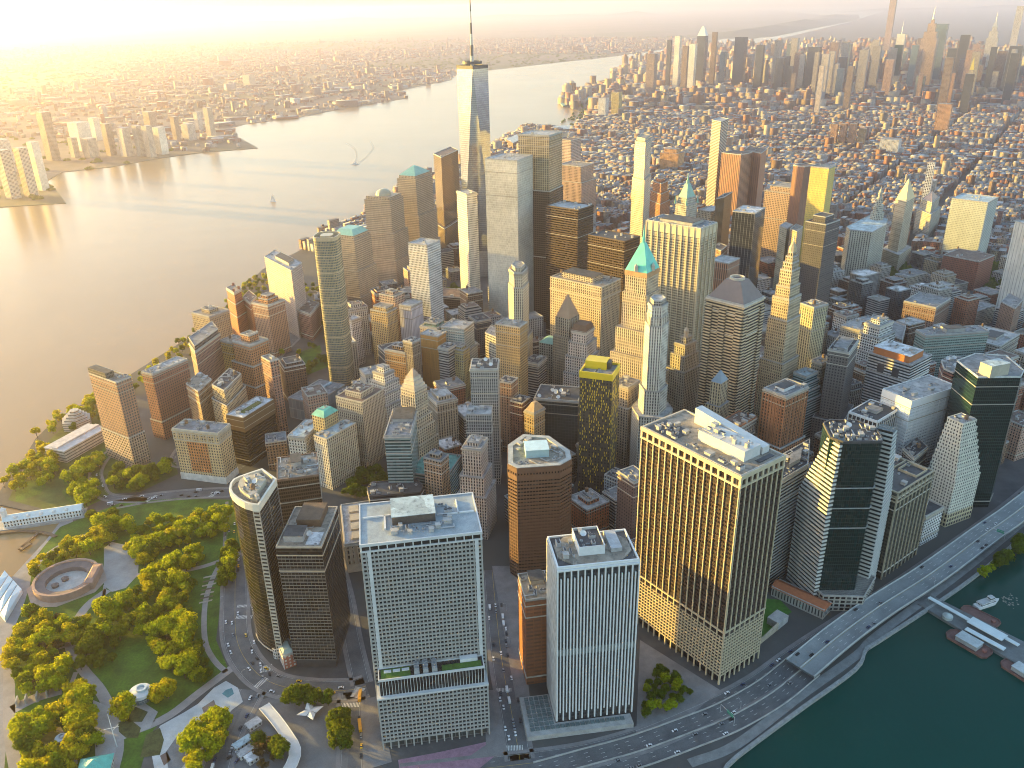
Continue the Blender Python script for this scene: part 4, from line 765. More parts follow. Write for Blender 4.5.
T('green_slab_block', 'long sea green slab with roof plant behind the orange topped block', (921, 330), (926, 336), (974, 325), 92, F((.26, .34, .31), (.05, .09, .08), .8, .5), 'grey', ac=7, short='long sea green slab', pent=(.35, .65, .2, .8, 6))
r, p, z = T('white_grid_tower', 'crisp white grid tower with blank white top band', (890, 388), (911.7, 402), (940.5, 381), 122, F((.70, .70, .69), (.04, .045, .05), .72, .5), 'pale', ac=5, short='crisp white grid tower', parmat=M_WHITE, bay=4)
part(r, 'blank_band', lambda b: b.ring(off(p, .4), off(p, 0), z-9, z+.2), plain('white_enamel', (.74, .74, .73), .4, .06)); relief(r, p, (0, 1, 2, 3), 4, z-9, {0: 8, 1: 6, 2: 8, 3: 6}, 28, .5, 1.7, .5, plain('white_enamel', (.74, .74, .73)), 'facade_grid')
r, p, z = T('black_white_fin_tower', 'squat tower with white columns over black glass and cross shaped roof plant', (849, 412), (877.4, 422), (898.5, 409), 106, F((.03, .03, .033), (.025, .028, .03), .8, .6), 'dark', ac=5, short='squat white columned tower', parmat=M_WHITE, pent=(.35, .65, .3, .7, 3))
relief(r, p, (0, 1, 2, 3), 0, z, {0: 10, 1: 7, 2: 10, 3: 7}, 0, .8, 0, .8, M_WHITE, 'facade_column', top=1.5)
def octo():
    z = 160; pts = [(957, 361), (978, 377.5), (1021, 377), (1024, 371), (1006, 356), (975, 354)]
    poly = P4(pts, z); r = tower('octagonal_green_tower', 'dark green octagonal glass tower with pale roof edge and lit plant house', 'office tower', poly, z, glass('deep_green_glass', (.005, .022, .021), .07, .12, (.012, .045, .04)), 'grey', ac=4, short='octagonal green tower', parmat=plain('pale_edge', (.50, .52, .50)), bay=2)
    q = quad((981, 362), (992, 367), (1010, 363), z+13); part(r, 'plant_house', lambda b: b.prism(q, z, z+13, 0), plain('plant_panel', (.42, .38, .30), .5, .15)); part(r, 'penthouse_roof', lambda b: b.prism(off(q, .3), z+13, z+13.4), roofmat('blue'))
octo()
pl = P4([(941, 361), (944, 369), (953, 373), (962, 372), (968, 366), (964, 358), (950, 356)], 132)
r = tower('maroon_octagon_tower', 'maroon banded octagonal tower joined to the green glass one', 'office tower', pl, 132, F((.16, .06, .045), (.03, .02, .02), 1, .45), 'grey', ac=3, short='maroon octagonal tower'); clutter(r, pl, 132.2, 3, 0, 3, 9)
T('stone_ramp_block', 'broad grey civic block with round plant on its roof near the bridge ramps', (966, 338), (1000, 347), (1018, 334), 70, F((.30, .28, .24), fx=.6, fy=.4), 'pale', ac=7, short='broad grey civic block', pent=(.3, .7, .3, .7, 4))
T('grey_slab_pair', 'flared grey concrete tower near the bridge approach', (852, 273), (863, 277), (876, 272), 62, F((.22, .21, .20), (.09, .09, .09), .35, 1), 'white', ac=1, short='flared grey tower')
zb = 70
for (L_, N_, R_, lab, sh) in (((868, 327), (902, 340), (906, 326), 'brown brick zigzag flats with orange lit end wall', 'zigzag brick flats'), ((907, 300), (936, 308), (943, 297), 'curved row of brown brick flats beside the ramps', 'curved brick flats'), ((1001, 302), (1015, 309), (1023, 300), 'single grey brown brick block of flats close to the bridge', 'grey brown block of flats')):
    T('brick_apartments', lab, L_, N_, R_, zb, F((.25, .16, .115), fx=.35), 'grey', cat='apartment tower', ac=5, short=sh)
T('red_civic_cube', 'heavy red brown brick cube with white plant on its roof', (949, 253.5), (979, 262), (985, 254), 58, F((.24, .085, .05), (.06, .03, .025), .5, .35), 'brown', ac=5, short='red brown cube', bay=3)
T('blank_white_slab', 'blank white slab with ribs cut off by the right edge of the photo'.replace('right edge of the photo', 'edge of the view'), (1021, 221), (1045, 228), (1062, 219), 164, F((.56, .55, .51), (.40, .40, .38), .25, 1, .6, 0), 'pale', ac=2, short='blank white slab', bay=6)
# --- trade centre cluster ----------------------------------------------------------------------
def owtc():
    z = 417; c = un(472.3, 66.5, z); a = R(45+8)
    B4 = [(c[0]+43.1*math.cos(a+math.pi/2*i), c[1]+43.1*math.sin(a+math.pi/2*i)) for i in range(4)]
    T4 = [(c[0]+30.5*math.cos(a+math.pi/4+math.pi/2*i), c[1]+30.5*math.sin(a+math.pi/4+math.pi/2*i)) for i in range(4)]
    root = empty('tapering_glass_skyscraper', (*c, 0), 'tallest tower of faceted silver glass tapering to a ring and mast', 'skyscraper')
    part(root, 'base', lambda b: b.walls(B4, 0, 57, 2, 4), glass('base_fins', (.5, .5, .48), .2, .6, (.3, .3, .3)))
    def fac(b):
        for i in range(4):
            p, q = B4[i], B4[(i+1) % 4]; t, u = T4[i], T4[(i-1) % 4]
            b.face([(*p, 57), (*q, 57), (*t, z)], [(0, 0), (40, 0), (20, 90)]); b.face([(*p, 57), (*t, z), (*u, z)], [(20, 0), (40, 90), (0, 90)])
    part(root, 'faceted_shaft', fac, glass('tower_glass', (.34, .38, .43), .06, .8, (.34, .34, .34), .97, .94, .004))
    part(root, 'roof', lambda b: b.cap(T4, z-3), roofmat('grey')); part(root, 'crown_band', lambda b: b.ring(off(T4, .2), off(T4, -1), z-4, z+3), M_DARK)
    part(root, 'antenna_ring', lambda b: b.ring(ngon(*c, 19, 28), ngon(*c, 16, 28), z+5, z+10), M_DARK); 
    def mast(b):
        for i in range(7): b.tube((*c, z+i*19.6), (*c, z+i*19.6+19.6), 3.2-.38*i, 3.2-.38*i-.3, 8, i % 2)
        for i in range(6): x, y = c[0]+17*math.cos(i), c[1]+17*math.sin(i); b.tube((x, y, z+5), (*c, z+45), .25, .25, 4)
    part(root, 'mast', mast, [M_METAL, M_DARK]); part(root, 'beacon', lambda b: b.tube((*c, z+137), (*c, z+146), 1.2, .3, 8), plain('beacon_gilt', (.6, .45, .15), .4))
    BL.append((off(ccw(B4), 2), z, root, 'tallest glass tower'))
owtc()
def wfc(name, lab, L_, N_, R_, z, top, sh):
    m = F((.40, .31, .22), (.15, .125, .095), .62, .55, .12, .2); r, p, z = T(name, lab, L_, N_, R_, z, m, 'tan', ac=0, par=0, short=sh, lower=[(z*.62, 4, F((.40, .31, .22), (.11, .09, .07), .5, .5)), (z*.3, 7, F((.42, .32, .23), (.09, .07, .06), .42, .5))], bay=2.4)
    cu = plain('sea_green_copper', (.20, .42, .36), .5, .15); q = off(p, -3); part(r, 'attic', lambda b: b.prism(q, z, z+6), m); c = cent(p)
    if top == 'pyr': pyr(r, q, z+6, 16, .08, cu, 'pyramid_roof')
    if top == 'man': pyr(r, q, z+6, 9, .62, cu, 'mansard_roof')
    if top == 'dome': dome(r, *c, z+6, 16, 12, plain('bronze_dome', (.33, .31, .22), .4, .1))
wfc('mansard_tower', 'rose granite tower with green mansard top next to the rounded bronze tower', (335.5, 236), (354, 240), (364.5, 232.5), 150, 'man', 'mansard topped granite tower')
wfc('domed_tower', 'rose granite tower carrying a shallow bronze dome', (366, 198.5), (390, 201), (400.5, 195.5), 172, 'dome', 'domed granite tower')
wfc('pyramid_tower', 'gold lit granite tower with green pyramid roof', (397.5, 178), (415.5, 179.5), (431, 173.5), 198, 'pyr', 'pyramid roofed granite tower')
T('gold_edge_tower', 'bronze glass tower whose river edge shines gold beside the tallest tower', (433.5, 154), (441, 157.5), (458, 150), 224, g_bronze, 'brown', ac=2, short='gold edged bronze tower', lower=[(70, 8, None)], bay=2.5)
T('bright_concrete_apartments', 'new white residential tower with open frame crown', (412.5, 242), (427, 246), (434, 240), 188, F((.62, .61, .58), (.10, .11, .11), .55, .62), 'pale', cat='apartment tower', ac=3, short='white framed crown tower', par=1, bay=2.6)
r, p, z = T('slim_white_apartments', 'very slim white tower with dark brown flank before the silver glass block', (457, 191), (466.5, 194.5), (477, 193), 232, F((.64, .60, .52), (.12, .11, .09), .5, .5), 'pale', cat='apartment tower', ac=1, short='very slim white tower', bay=2.4)
T('silver_glass_skyscraper', 'mirror silver glass box tower reflecting the sky', (488, 158), (517, 161), (527, 155), 294, g_silver, 'pale', ac=5, short='mirror silver tower', bay=1.6)
T('cross_braced_skyscraper', 'tall bronze glass tower with braced frame behind the silver tower', (520, 134), (549, 136), (559, 131.5), 326, glass('braced_glass', (.34, .27, .17), .1, .55, (.45, .36, .24), .8, .85), 'pale', ac=4, short='braced bronze tower', lower=[(235, 2, g_brown), (120, 4, g_brown)], bay=4)
T('pink_slab_tower', 'pale pink slab behind the braced bronze tower', (559, 138.5), (571, 140.5), (577, 138), 205, F((.46, .36, .31), fx=.6), 'brown', ac=1, short='pale pink slab')
T('rose_deco_tower', 'blunt rose brick deco tower beyond the black steel slabs', (561, 164), (581, 167), (590, 163), 158, F((.40, .27, .20), fx=.4, band=1), 'tan', ac=2, short='blunt rose deco tower', lower=[(120, 5, None)])
T('black_steel_skyscraper', 'broad dark brown steel slab with plant on its roof', (545, 206), (578, 210.5), (594.5, 205.5), 224, F((.062, .034, .016), (.016, .011, .007), 1, .5, .2, .04), 'pale', ac=7, short='broad dark steel slab', parmat=plain('steel_brown', (.07, .042, .025), .5), bay=4)
T('black_box_tower', 'square dark brown box tower between the twin wing block and the gold ribbed skyscraper', (592, 234), (624.5, 242), (637, 236), 206, F((.062, .034, .016), (.016, .011, .007), .8, .5, .2, .04), 'dark', ac=7, short='dark box tower', parmat=plain('steel_brown', (.07, .042, .025), .5))
T('limestone_hotel_tower', 'tall pale limestone tower with open crown beyond the dark slabs', (635, 141), (645.5, 143), (651.5, 138.5), 276, F((.50, .44, .35), fx=.42, fy=.65), 'tan', cat='hotel tower', ac=0, short='tall limestone hotel', lower=[(205, 2.5, None)], upper=[(7, .8, None)], bay=2.8)
def woolw():
    r, p, z = T('green_gothic_skyscraper', 'white terracotta gothic tower with slender green spire', (678, 203), (686.5, 205.5), (693, 202), 186, F((.50, .48, .40), fx=.4, fy=.66, band=1), 'pale', ac=0, par=1, short='white gothic tower', lower=[(110, 10, None)], upper=[(12, .82, None)], bay=2.6)
    cu = plain('weathered_copper', (.22, .42, .34), .6, .15); q = scl(p, .78); pyr(r, q, z+12, 24, .3, cu, 'copper_roof'); c = cent(p); part(r, 'lantern', lambda b: b.prism(ngon(*c, 3, 8), z+36, z+42), cu); spire(r, *c, z+42, 13, 1.6, cu)
    for i in range(4): part(r, 'pinnacle', lambda b: b.cone(rect(*p[i], 4, 4), z, z+16), cu)
woolw()
T('rust_setback_tower', 'stepped rust brick tower beside the tall limestone hotel', (653, 181), (661, 184), (668, 181), 108, F((.36, .155, .07), fx=.4), 'brown', ac=0, lower=[(84, 4, None), (60, 7, None)], upper=[(9, .6, None)], short='stepped rust tower')
T('balcony_tower', 'pale stacked balcony tower standing above the low rise district', (712, 120), (721, 122), (728.5, 119), 246, F((.44, .40, .34), (.08, .08, .08), 1, .55), 'pale', cat='apartment tower', ac=1, short='stacked balcony tower', bay=3)
r, p, z = T('orange_slab_tower', 'orange granite slab tower with twin roof drums', (726, 152), (741, 155), (747, 152), 172, F((.40, .21, .12), (.10, .06, .045), .4, 1), 'brown', ac=1, short='orange granite slab', bay=5)
T('windowless_tower', 'massive windowless red granite telephone tower', (744, 150), (761, 153.5), (767, 149), 172, F((.36, .17, .10), (.24, .11, .07), .3, 1, .7, 0), 'brown', ac=3, short='windowless red tower', bay=7)
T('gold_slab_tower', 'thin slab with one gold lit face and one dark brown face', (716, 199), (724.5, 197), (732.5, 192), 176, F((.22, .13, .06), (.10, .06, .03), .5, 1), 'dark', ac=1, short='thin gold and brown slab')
T('beige_corner_block', 'beige square block left behind the gold ribbed skyscraper'.replace('left behind', 'just behind'), (701, 209), (711, 212), (718, 207), 138, F(CREAM, fx=.35), 'pale', ac=2, short='beige square block')
r, p, z = T('black_glass_tower', 'black glass tower with thin white frame lines and white roof structures', (733.6, 211), (755, 214), (762, 207.5), 188, glass('black_glass', (.04, .05, .06), .08, .4, (.22, .22, .22), .9, .96), 'white', ac=6, short='black glass framed tower', bay=6)
T('salmon_stepped_tower', 'salmon stone tower with stepped shoulders', (767, 190), (792, 194), (800, 188), 156, F((.46, .32, .22), (.07, .06, .055), .5, .6), 'tan', ac=0, short='salmon shouldered tower', upper=[(10, .75, None)], lower=[(100, 2, None)])
T('brown_slab_behind', 'plain brown slab next to the yellow rippled tower', (796, 165), (804, 167), (811, 164), 232, F((.24, .12, .08), (.20, .10, .07), .3, 1, .5, 0), 'brown', ac=0, short='plain brown slab')
T('yellow_rippled_tower', 'tall residential tower whose metal face blazes yellow', (810, 167), (829, 168.5), (837.5, 166), 262, F((.60, .45, .13), (.32, .24, .08), .35, .45, .3, .1), 'tan', cat='apartment tower', ac=2, short='blazing yellow tower', bay=2.4)  # steel face: the reflected sun is put into its yellow wall colour
T('dark_lit_tower', 'charcoal stepped tower with a few glowing windows', (807, 221), (826, 225), (837, 219.5), 186, F((.085, .08, .08), (.05, .05, .05), .5, .5), 'dark', ac=0, short='charcoal stepped tower', upper=[(10, .6, None)])
T('slim_pale_twin', 'slim pale green tower with flat top beside the salmon tower', (779.5, 226), (787, 229), (793, 225), 126, F((.38, .38, .30), fx=.3), 'pale', ac=1, short='slim pale green tower'); T('slim_peach_twin', 'slim peach tower next to the pale green one', (790, 229), (797, 232), (803, 227), 128, F((.44, .33, .24), fx=.3), 'tan', ac=1, short='slim peach tower')
def muni():
    z = 108; pts = [(846.5, 227), (850, 230), (872, 232.5), (886, 225), (888, 219), (872, 214)]
    pl = P4(pts, z); r = tower('colonnaded_civic_tower', 'pale civic skyscraper with curved colonnaded front and wedding cake turret', 'civic building', pl, z, F((.46, .45, .38), (.07, .07, .06), .42, .66, band=1), 'blue', ac=0, short='pale civic skyscraper', bay=4.5)
    c = un(876.5, 219, z); st = M_STONE
    for i, (w, h0, h1) in enumerate(((22, 0, 14), (16, 14, 30), (11, 30, 44), (7, 44, 56))): part(r, 'turret_tier', lambda b: b.prism(ngon(*c, w*.6, 12), z+h0, z+h1, 0, 3, 4), F((.46, .44, .36), fx=.4))
    part(r, 'turret_cap', lambda b: b.cone(ngon(*c, 3.4, 12), z+56, z+63, 0, .2), st); spire(r, *c, z+62, 8, .7, st, 'statue')
muni()
r, p, z = T('pyramid_courthouse_tower', 'courthouse tower with a steep gold lit pyramid top', (896, 199), (906, 202), (915, 197), 142, F((.44, .40, .31), (.09, .08, .06), .4, .6, band=1), 'pale', cat='civic building', ac=0, par=0, short='gold pyramid courthouse', lower=[(36, 10, None)], bay=3)
pyr(r, p, z, 40, .04, plain('gilt_stone', (.52, .43, .24), .5, .12), 'pyramid_roof')
r, p, z = T('hipped_courthouse', 'stone courthouse block with small peach pyramid behind the gold one', (922, 199), (932, 203), (940, 197), 84, F((.38, .36, .30), fx=.4, fy=.65, band=1), 'pale', cat='civic building', ac=0, lower=[(60, 7, None)], short='hipped courthouse'); pyr(r, scl(p, .8), z, 16, .06, plain('peach_stone', (.46, .32, .24)), 'pyramid_roof')
T('pale_federal_slab', 'wide pale green grey slab with rows of small slots near the civic park', (953, 198), (988, 203), (995, 197), 132, F((.40, .43, .39), (.22, .25, .23), .6, .35), 'blue', cat='civic building', ac=5, short='wide pale slab', bay=3)
# --- blocks between Greenwich and Broadway -----------------------------------------------------
for t in (('white_blank_slab', 'thin white slab with a blank end wall below the granite towers', (345, 318), (351.5, 321), (360, 317), 78, F((.62, .58, .56), fx=.45), 'pale', 'thin white blank slab', {}),
 ('gabled_brick_tower', 'yellow brick tower with arched gable top', (372, 309), (387, 313), (395, 308), 100, F((.46, .33, .16), fx=.42), 'tan', 'arched gable tower', dict(upper=[(6, .75, None)])),
 ('peach_frame_tower', 'peach tower under construction scaffold beside the arched gable tower', (382.5, 293), (394, 297), (401, 292), 112, F((.44, .32, .26), fx=.5), 'grey', 'peach scaffold tower', dict(upper=[(5, .5, None)])),
 ('lilac_slab_tower', 'pale lilac slab tower with dark centre line', (401, 304), (411, 307), (419, 301), 104, F((.54, .52, .56), (.30, .29, .32), .25, 1), 'pale', 'pale lilac slab', {}),
 ('orange_arcade_block', 'orange brick block with arched windows on its lit face', (386.5, 348), (405, 353), (414, 346), 84, F((.42, .23, .09), fx=.42), 'brown', 'orange arcade block', dict(upper=[(5, .5, None)])),
 ('grey_brown_slab', 'narrow grey brown slab beside the orange arcade block', (404.5, 340), (412, 343), (418.5, 339), 102, F((.20, .16, .12), fx=.3), 'brown', 'narrow grey brown slab', {}),
 ('orange_blank_slab', 'slab with a blank orange end wall', (422, 333), (438, 337), (444, 332), 100, F((.46, .24, .07), (.42, .22, .065), .3, .4, .6, 0), 'pale', 'blank orange slab', {}),
 ('dark_narrow_block', 'narrow charcoal banded block beside the blank orange slab', (440.5, 346), (448, 349), (452, 344), 90, h_grey, 'dark', 'narrow charcoal block', {}),
 ('pale_yellow_tower', 'pale yellow tower with a smooth lit end', (446.5, 348), (463, 351), (470, 347), 84, F((.50, .40, .2), fx=.35), 'tan', 'pale yellow tower', dict(upper=[(4, .7, None)])),
 ('white_banded_block', 'white and teal banded block with stepped roof', (443, 326), (464, 330), (471, 322), 104, F((.55, .54, .48), (.16, .24, .23), .7, .5), 'pale', 'white and teal block', dict(lower=[(70, 3, None)])),
 ('cream_dome_block', 'cream block with green vaulted roof houses', (422, 325), (437, 329), (445, 322), 100, F(CREAM, fx=.42), 'tan', 'cream vaulted block', dict(upper=[(5, .7, F((.22, .34, .28)))])),
 ('dark_brown_podium', 'dark brown slab with roof garden near the memorial trees', (437, 294), (460, 298), (464, 290), 38, g_brown, 'brown', 'dark brown podium', {}),
 ('brick_pencil_tower', 'slim brown brick building behind the grey ribbed tower', (499, 381), (511, 384), (516, 378), 98, F((.32, .19, .12), fx=.35), 'dark', 'slim brown brick building', {}),
 ('dark_red_block', 'dark red brick block in the shaded street beside the ornate gabled building', (512, 400), (522, 404), (527, 397), 80, F((.15, .07, .05), fx=.4), 'dark', 'dark red shaded block', {}),
 ('black_white_block', 'black and white banded building below the green hipped block', (525, 361), (538, 364), (545, 357), 76, F((.32, .33, .33), (.04, .045, .05), 1, .55), 'dark', 'black and white banded building', {}),
 ('pink_ribbed_tower', 'pink ribbed slab next to the striped hip roofed tower', (711, 260), (728, 264), (737, 258), 142, F((.46, .26, .17), (.12, .07, .05), .5, 1), 'pale', 'pink ribbed slab', {}),
 ('round_brown_turret', 'brown brick block with rounded turret top above the pink ribbed slab', (713, 248), (721, 251), (727, 246), 128, F((.30, .16, .09), fx=.4), 'brown', 'brown turret block', {}),
 ('stone_flank_block', 'stone office block filling the street between the dotted tower and the slim white shaft', (614, 383), (628, 388), (637, 380), 104, F((.38, .31, .23), fx=.42, fy=.6), 'tan', 'stone flank block', dict(lower=[(78, 4, None)])),
 ('mauve_brick_block', 'mauve brick block left standing beside the bulky golden tower'.replace('left standing', 'standing'), (624, 470), (634, 482), (645, 474), 92, F((.19, .125, .11), (.05, .04, .04), .4, .4), 'grey', 'mauve brick block', {}),
 ('blue_grey_block', 'blue grey stone block at the foot of the dotted tower', (606, 474), (617, 480), (625, 472), 46, F((.30, .34, .36), fx=.45), 'dark', 'blue grey stone block', {}),
 ):
    nm, lab, L_, N_, R_, z_, m_, rf, sh, kw = t
    T(nm, lab, L_, N_, R_, z_, m_, rf, short=sh, ac=2, **kw)
# ------------------------------------------------------------------ water, land
def sheet(name, polys, z, mat, kind='structure', label=None, thick=0):
    b = MB()
    for p in polys:
        p = ccw(p)
        if thick: b.walls(p, z-thick, z, 20, 3)
        b.cap(p, z)
    o = b.build(name, mat); props(o, label, None, None, kind); return o
def water_mat():
    m, nt, b = newmat('river_water')
    pos = nd(nt, 'NewGeometry').outputs['Position']
    c = ramp(nt, noise(nt, .004, 4), (.3, (.000, .040, .030)), (.7, (.001, .052, .040)))
    c2 = ramp(nt, noise(nt, .0016, 4), (.3, (.29, .195, .095)), (.7, (.33, .225, .115)))   # silt laden Hudson, with the golden reflection put into its colour
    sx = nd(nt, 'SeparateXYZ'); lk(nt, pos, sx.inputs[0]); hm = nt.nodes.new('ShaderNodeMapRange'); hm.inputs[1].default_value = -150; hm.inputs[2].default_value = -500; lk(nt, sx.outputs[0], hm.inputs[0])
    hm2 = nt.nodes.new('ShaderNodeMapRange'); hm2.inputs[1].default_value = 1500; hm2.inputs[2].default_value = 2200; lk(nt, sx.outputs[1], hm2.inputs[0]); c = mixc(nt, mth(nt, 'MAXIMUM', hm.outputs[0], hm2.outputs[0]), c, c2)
    lk(nt, c, b.inputs['Base Color']); b.inputs['Roughness'].default_value = .22; b.inputs['IOR'].default_value = 1.33; b.inputs['Specular IOR Level'].default_value = .16
    mp = nd(nt, 'Mapping'); mp.inputs['Rotation'].default_value = (0, 0, .5); mp.inputs['Scale'].default_value = (1, .45, 1); lk(nt, pos, mp.inputs[0])
    h = mth(nt, 'ADD', mth(nt, 'MULTIPLY', noise(nt, .16, 5, mp.outputs[0], .6), .55), mth(nt, 'MULTIPLY', noise(nt, .012, 3), 2.2))
    bp = nd(nt, 'Bump'); bp.inputs['Strength'].default_value = .26; bp.inputs['Distance'].default_value = 1.3; lk(nt, h, bp.inputs['Height']); lk(nt, bp.outputs[0], b.inputs['Normal'])
    return m
BIG = 60000
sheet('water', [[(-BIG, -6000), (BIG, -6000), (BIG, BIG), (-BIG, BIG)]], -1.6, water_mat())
def city_ground(name, a, b_, green, sc):
    m, nt, b = newmat(name)
    g1 = noise(nt, sc, 5, rough=.7); g2 = noise(nt, sc*.12, 4)
    c = ramp(nt, g1, (.35, a), (.6, b_), (.75, shade(b_, 1.7)))
    c = mixc(nt, ramp(nt, g2, (.45, 0.0), (.6, 1.0)), c, green)
    lk(nt, c, b.inputs['Base Color']); b.inputs['Roughness'].default_value = .9; return m
W_SHORE = [un(*q) for q in ((-90, 900), (-60, 640), (-2, 600), (12, 577), (47, 539), (60, 522), (30, 511), (-8, 503), (6, 482), (24, 458), (36, 438), (55, 420), (75, 408), (100, 394))]
W_SHORE += [(-567, 563), (-590, 930), (-500, 1340), (-440, 1700), (-330, 2150), (-240, 2700)]
W_SHORE += [un(*q) for q in ((528, 128), (575, 128), (581, 112), (562, 104), (566, 97), (590, 88), (612, 84), (613, 73), (640, 62), (670, 53), (715, 47), (765, 42), (800, 34), (850, 22))]
E_SHORE = [un(*q) for q in ((1190, 408), (1090, 484), (1024, 535), (965, 583), (878, 641), (866, 649), (856, 668), (800, 709), (737, 757), (725, 768), (700, 850))]
MAN = W_SHORE+[(20000, BIG-100), (BIG-100, BIG-100), (BIG-100, 600), (3000, 600)]+E_SHORE
sheet('ground', [MAN], 0, city_ground('city_asphalt', (.05, .05, .052), (.085, .083, .082), (.07, .07, .062), .03), thick=3)
NJ = [un(*q) for q in ((-120, 214), (0, 207), (66, 203), (58, 192), (45, 182), (62, 172), (110, 167), (160, 158), (205, 152), (258, 148), (240, 138), (222, 130), (245, 124), (300, 117), (345, 108), (408, 98), (402, 90), (450, 80), (460, 72), (500, 69), (560, 62), (600, 58), (645, 52), (700, 43), (745, 35), (790, 27), (840, 17))]+[(12000, BIG-100), (-BIG+100, BIG-100), (-BIG+100, 900)]
sheet('far_shore_ground', [NJ], 0, city_ground('far_shore_land', (.07, .06, .05), (.15, .13, .11), (.055, .07, .03), .004), thick=3)
def hills():
    b = MB(); rr = random.Random(4)
    for P, h in (([(2200, 13500), (4200, 18500), (7000, 25500), (9500, 34000)], 120), ([(-30000, 30000), (-18000, 36000), (-6000, 40000), (4000, 44000)], 190), ([(12000, 42000), (24000, 44000), (40000, 40000)], 160)):
        L = smooth_line(P, 500); n = len(L)
        for i in range(n-1):
            for s in (-1, 1):
                f = lambda k: h*(.6+.4*math.sin(k*.7)*math.cos(k*.23))*min(1, k/4, (n-1-k)/3)
                w = 700
                b.face([(*(L[i]+nrm2(L, i)*w*s), -2), (*(L[i+1]+nrm2(L, i+1)*w*s), -2), (*L[i+1], f(i+1)), (*L[i], f(i))][::s])
    o = b.build('hills', plain('wooded_ridge', (.05, .06, .03), .95, .4, .004)); props(o, kind='structure')
hills()
# ------------------------------------------------------------------ the park
PX = lambda pts, z=0: [un(x, y, z) for x, y in pts]
m_lawn = plain('park_lawn', (.058, .125, .007), .95, .5, .05, fine=.5); m_path = plain('path_paving', (.30, .27, .25), .85, .2, .08); m_bed = plain('planting_bed', (.075, .085, .025), .95, .5, .2)
m_pave = plain('pale_plaza', (.34, .32, .30), .85, .22, .07); m_side = plain('pavement', (.20, .19, .185), .85, .25, .08)
PARK = PX([(60, 527), (120, 503), (180, 498), (235, 500), (240, 545), (226, 575), (221, 600), (216, 640), (228, 668), (214, 682), (185, 705), (160, 722), (150, 735), (135, 790), (0, 820), (10, 700), (9, 640), (22, 610), (30, 585), (33, 560)])
sheet('promenade', [PX([(-90, 900), (-60, 640), (-2, 600), (12, 577), (47, 539), (60, 522), (75, 515), (60, 560), (30, 600), (24, 640), (26, 700), (36, 800)])], .03, plain('promenade_pavers', (.27, .255, .25), .85, .2, .1))
sheet('lawn', [PARK], .06, m_lawn)
PATHS = [([(10, 640), (9, 700), (11, 740), (20, 790)], 9), ([(137, 575), (170, 573), (205, 566), (240, 553)], 6), ([(108, 590), (88, 605), (75, 625), (70, 645), (82, 668), (100, 690), (112, 715), (118, 745), (112, 775)], 9),
         ([(112, 735), (140, 729), (170, 715), (200, 692), (232, 668)], 8), ([(44, 720), (60, 718), (72, 708), (70, 690), (76, 672)], 4), ([(12, 710), (35, 698), (62, 690)], 11), ([(56, 724), (62, 735), (72, 748), (75, 765)], 4), ([(70, 645), (50, 652), (40, 660)], 3), ([(72, 655), (60, 672), (40, 680)], 3),
         ([(222, 560), (212, 580), (205, 605), (205, 640), (214, 660), (226, 672)], 5), ([(128, 700), (140, 712), (150, 724)], 9), ([(105, 585), (102, 610), (95, 640), (82, 668)], 3), ([(30, 575), (50, 552), (85, 535), (115, 540)], 5), ([(60, 690), (62, 668)], 3), ([(150, 690), (138, 700), (128, 712)], 6)]
b = MB()
for pts, w in PATHS: strip(b, line_px(pts), -w/2, w/2, .10)
props(b.build('path', m_path), kind='structure')
sheet('plaza', [PX([(104, 548), (112, 542), (134, 547), (139, 560), (138, 575), (126, 588), (112, 592), (104, 586)]), PX([(93, 700), (112, 708), (140, 700), (158, 712), (150, 728), (118, 742), (112, 766), (96, 770)])], .14, m_pave)
for pts in ([(122, 713), (136, 707), (148, 712), (142, 722), (128, 722)], [(118, 723), (128, 718), (141, 728), (138, 738), (126, 738), (119, 732)], [(36, 745), (52, 730), (66, 735), (74, 748), (72, 765), (50, 772)], [(38, 683), (54, 679), (55, 686), (40, 694)], [(146, 735), (160, 728), (164, 740), (160, 755), (140, 758)]):
    o = sheet('planting_bed', [PX(pts)], .22, m_bed); props(o, kind='structure')
sheet('playground', [PX([(150, 745), (160, 726), (185, 712), (198, 704), (214, 688), (226, 681), (238, 688), (243, 702), (232, 710), (222, 722), (205, 740), (200, 775), (160, 800)])], .18, plain('play_surface', (.46, .47, .46), .8, .18, .1))
for pts, c in (([(226, 690), (232, 688), (234, 694), (228, 698), (222, 694)], (.08, .22, .24)), ([(166, 752), (176, 738), (190, 734), (184, 742), (190, 758), (180, 770), (168, 768)], (.16, .17, .18)), ([(202, 708), (214, 700), (216, 706), (204, 714)], (.20, .15, .12)), ([(160, 756), (167, 752), (171, 760), (164, 766)], (.14, .09, .07))):
    o = sheet('play_mat', [PX(pts)], .24, plain('play_mat_%d' % int(c[0]*1000+c[2]*10), c)); props(o, kind='structure')
sheet('plaza', [PX([(243, 707), (275, 695), (300, 690), (345, 695), (352, 712), (345, 800), (228, 800), (226, 745)])], .05, plain('station_plaza', (.15, .15, .15), .85, .3, .06))
for i in range(7):
    o = sheet('garden_bed', [PX([(199+i*.7, 604-i*4.2), (212+i*.9, 601-i*4.2), (212.6+i*.9, 599.4-i*4.2), (199.5+i*.7, 602.4-i*4.2)])], .3, plain('garden_mulch_%d' % (i % 2), ((.36, .32, .26), (.10, .085, .05))[i % 2]))
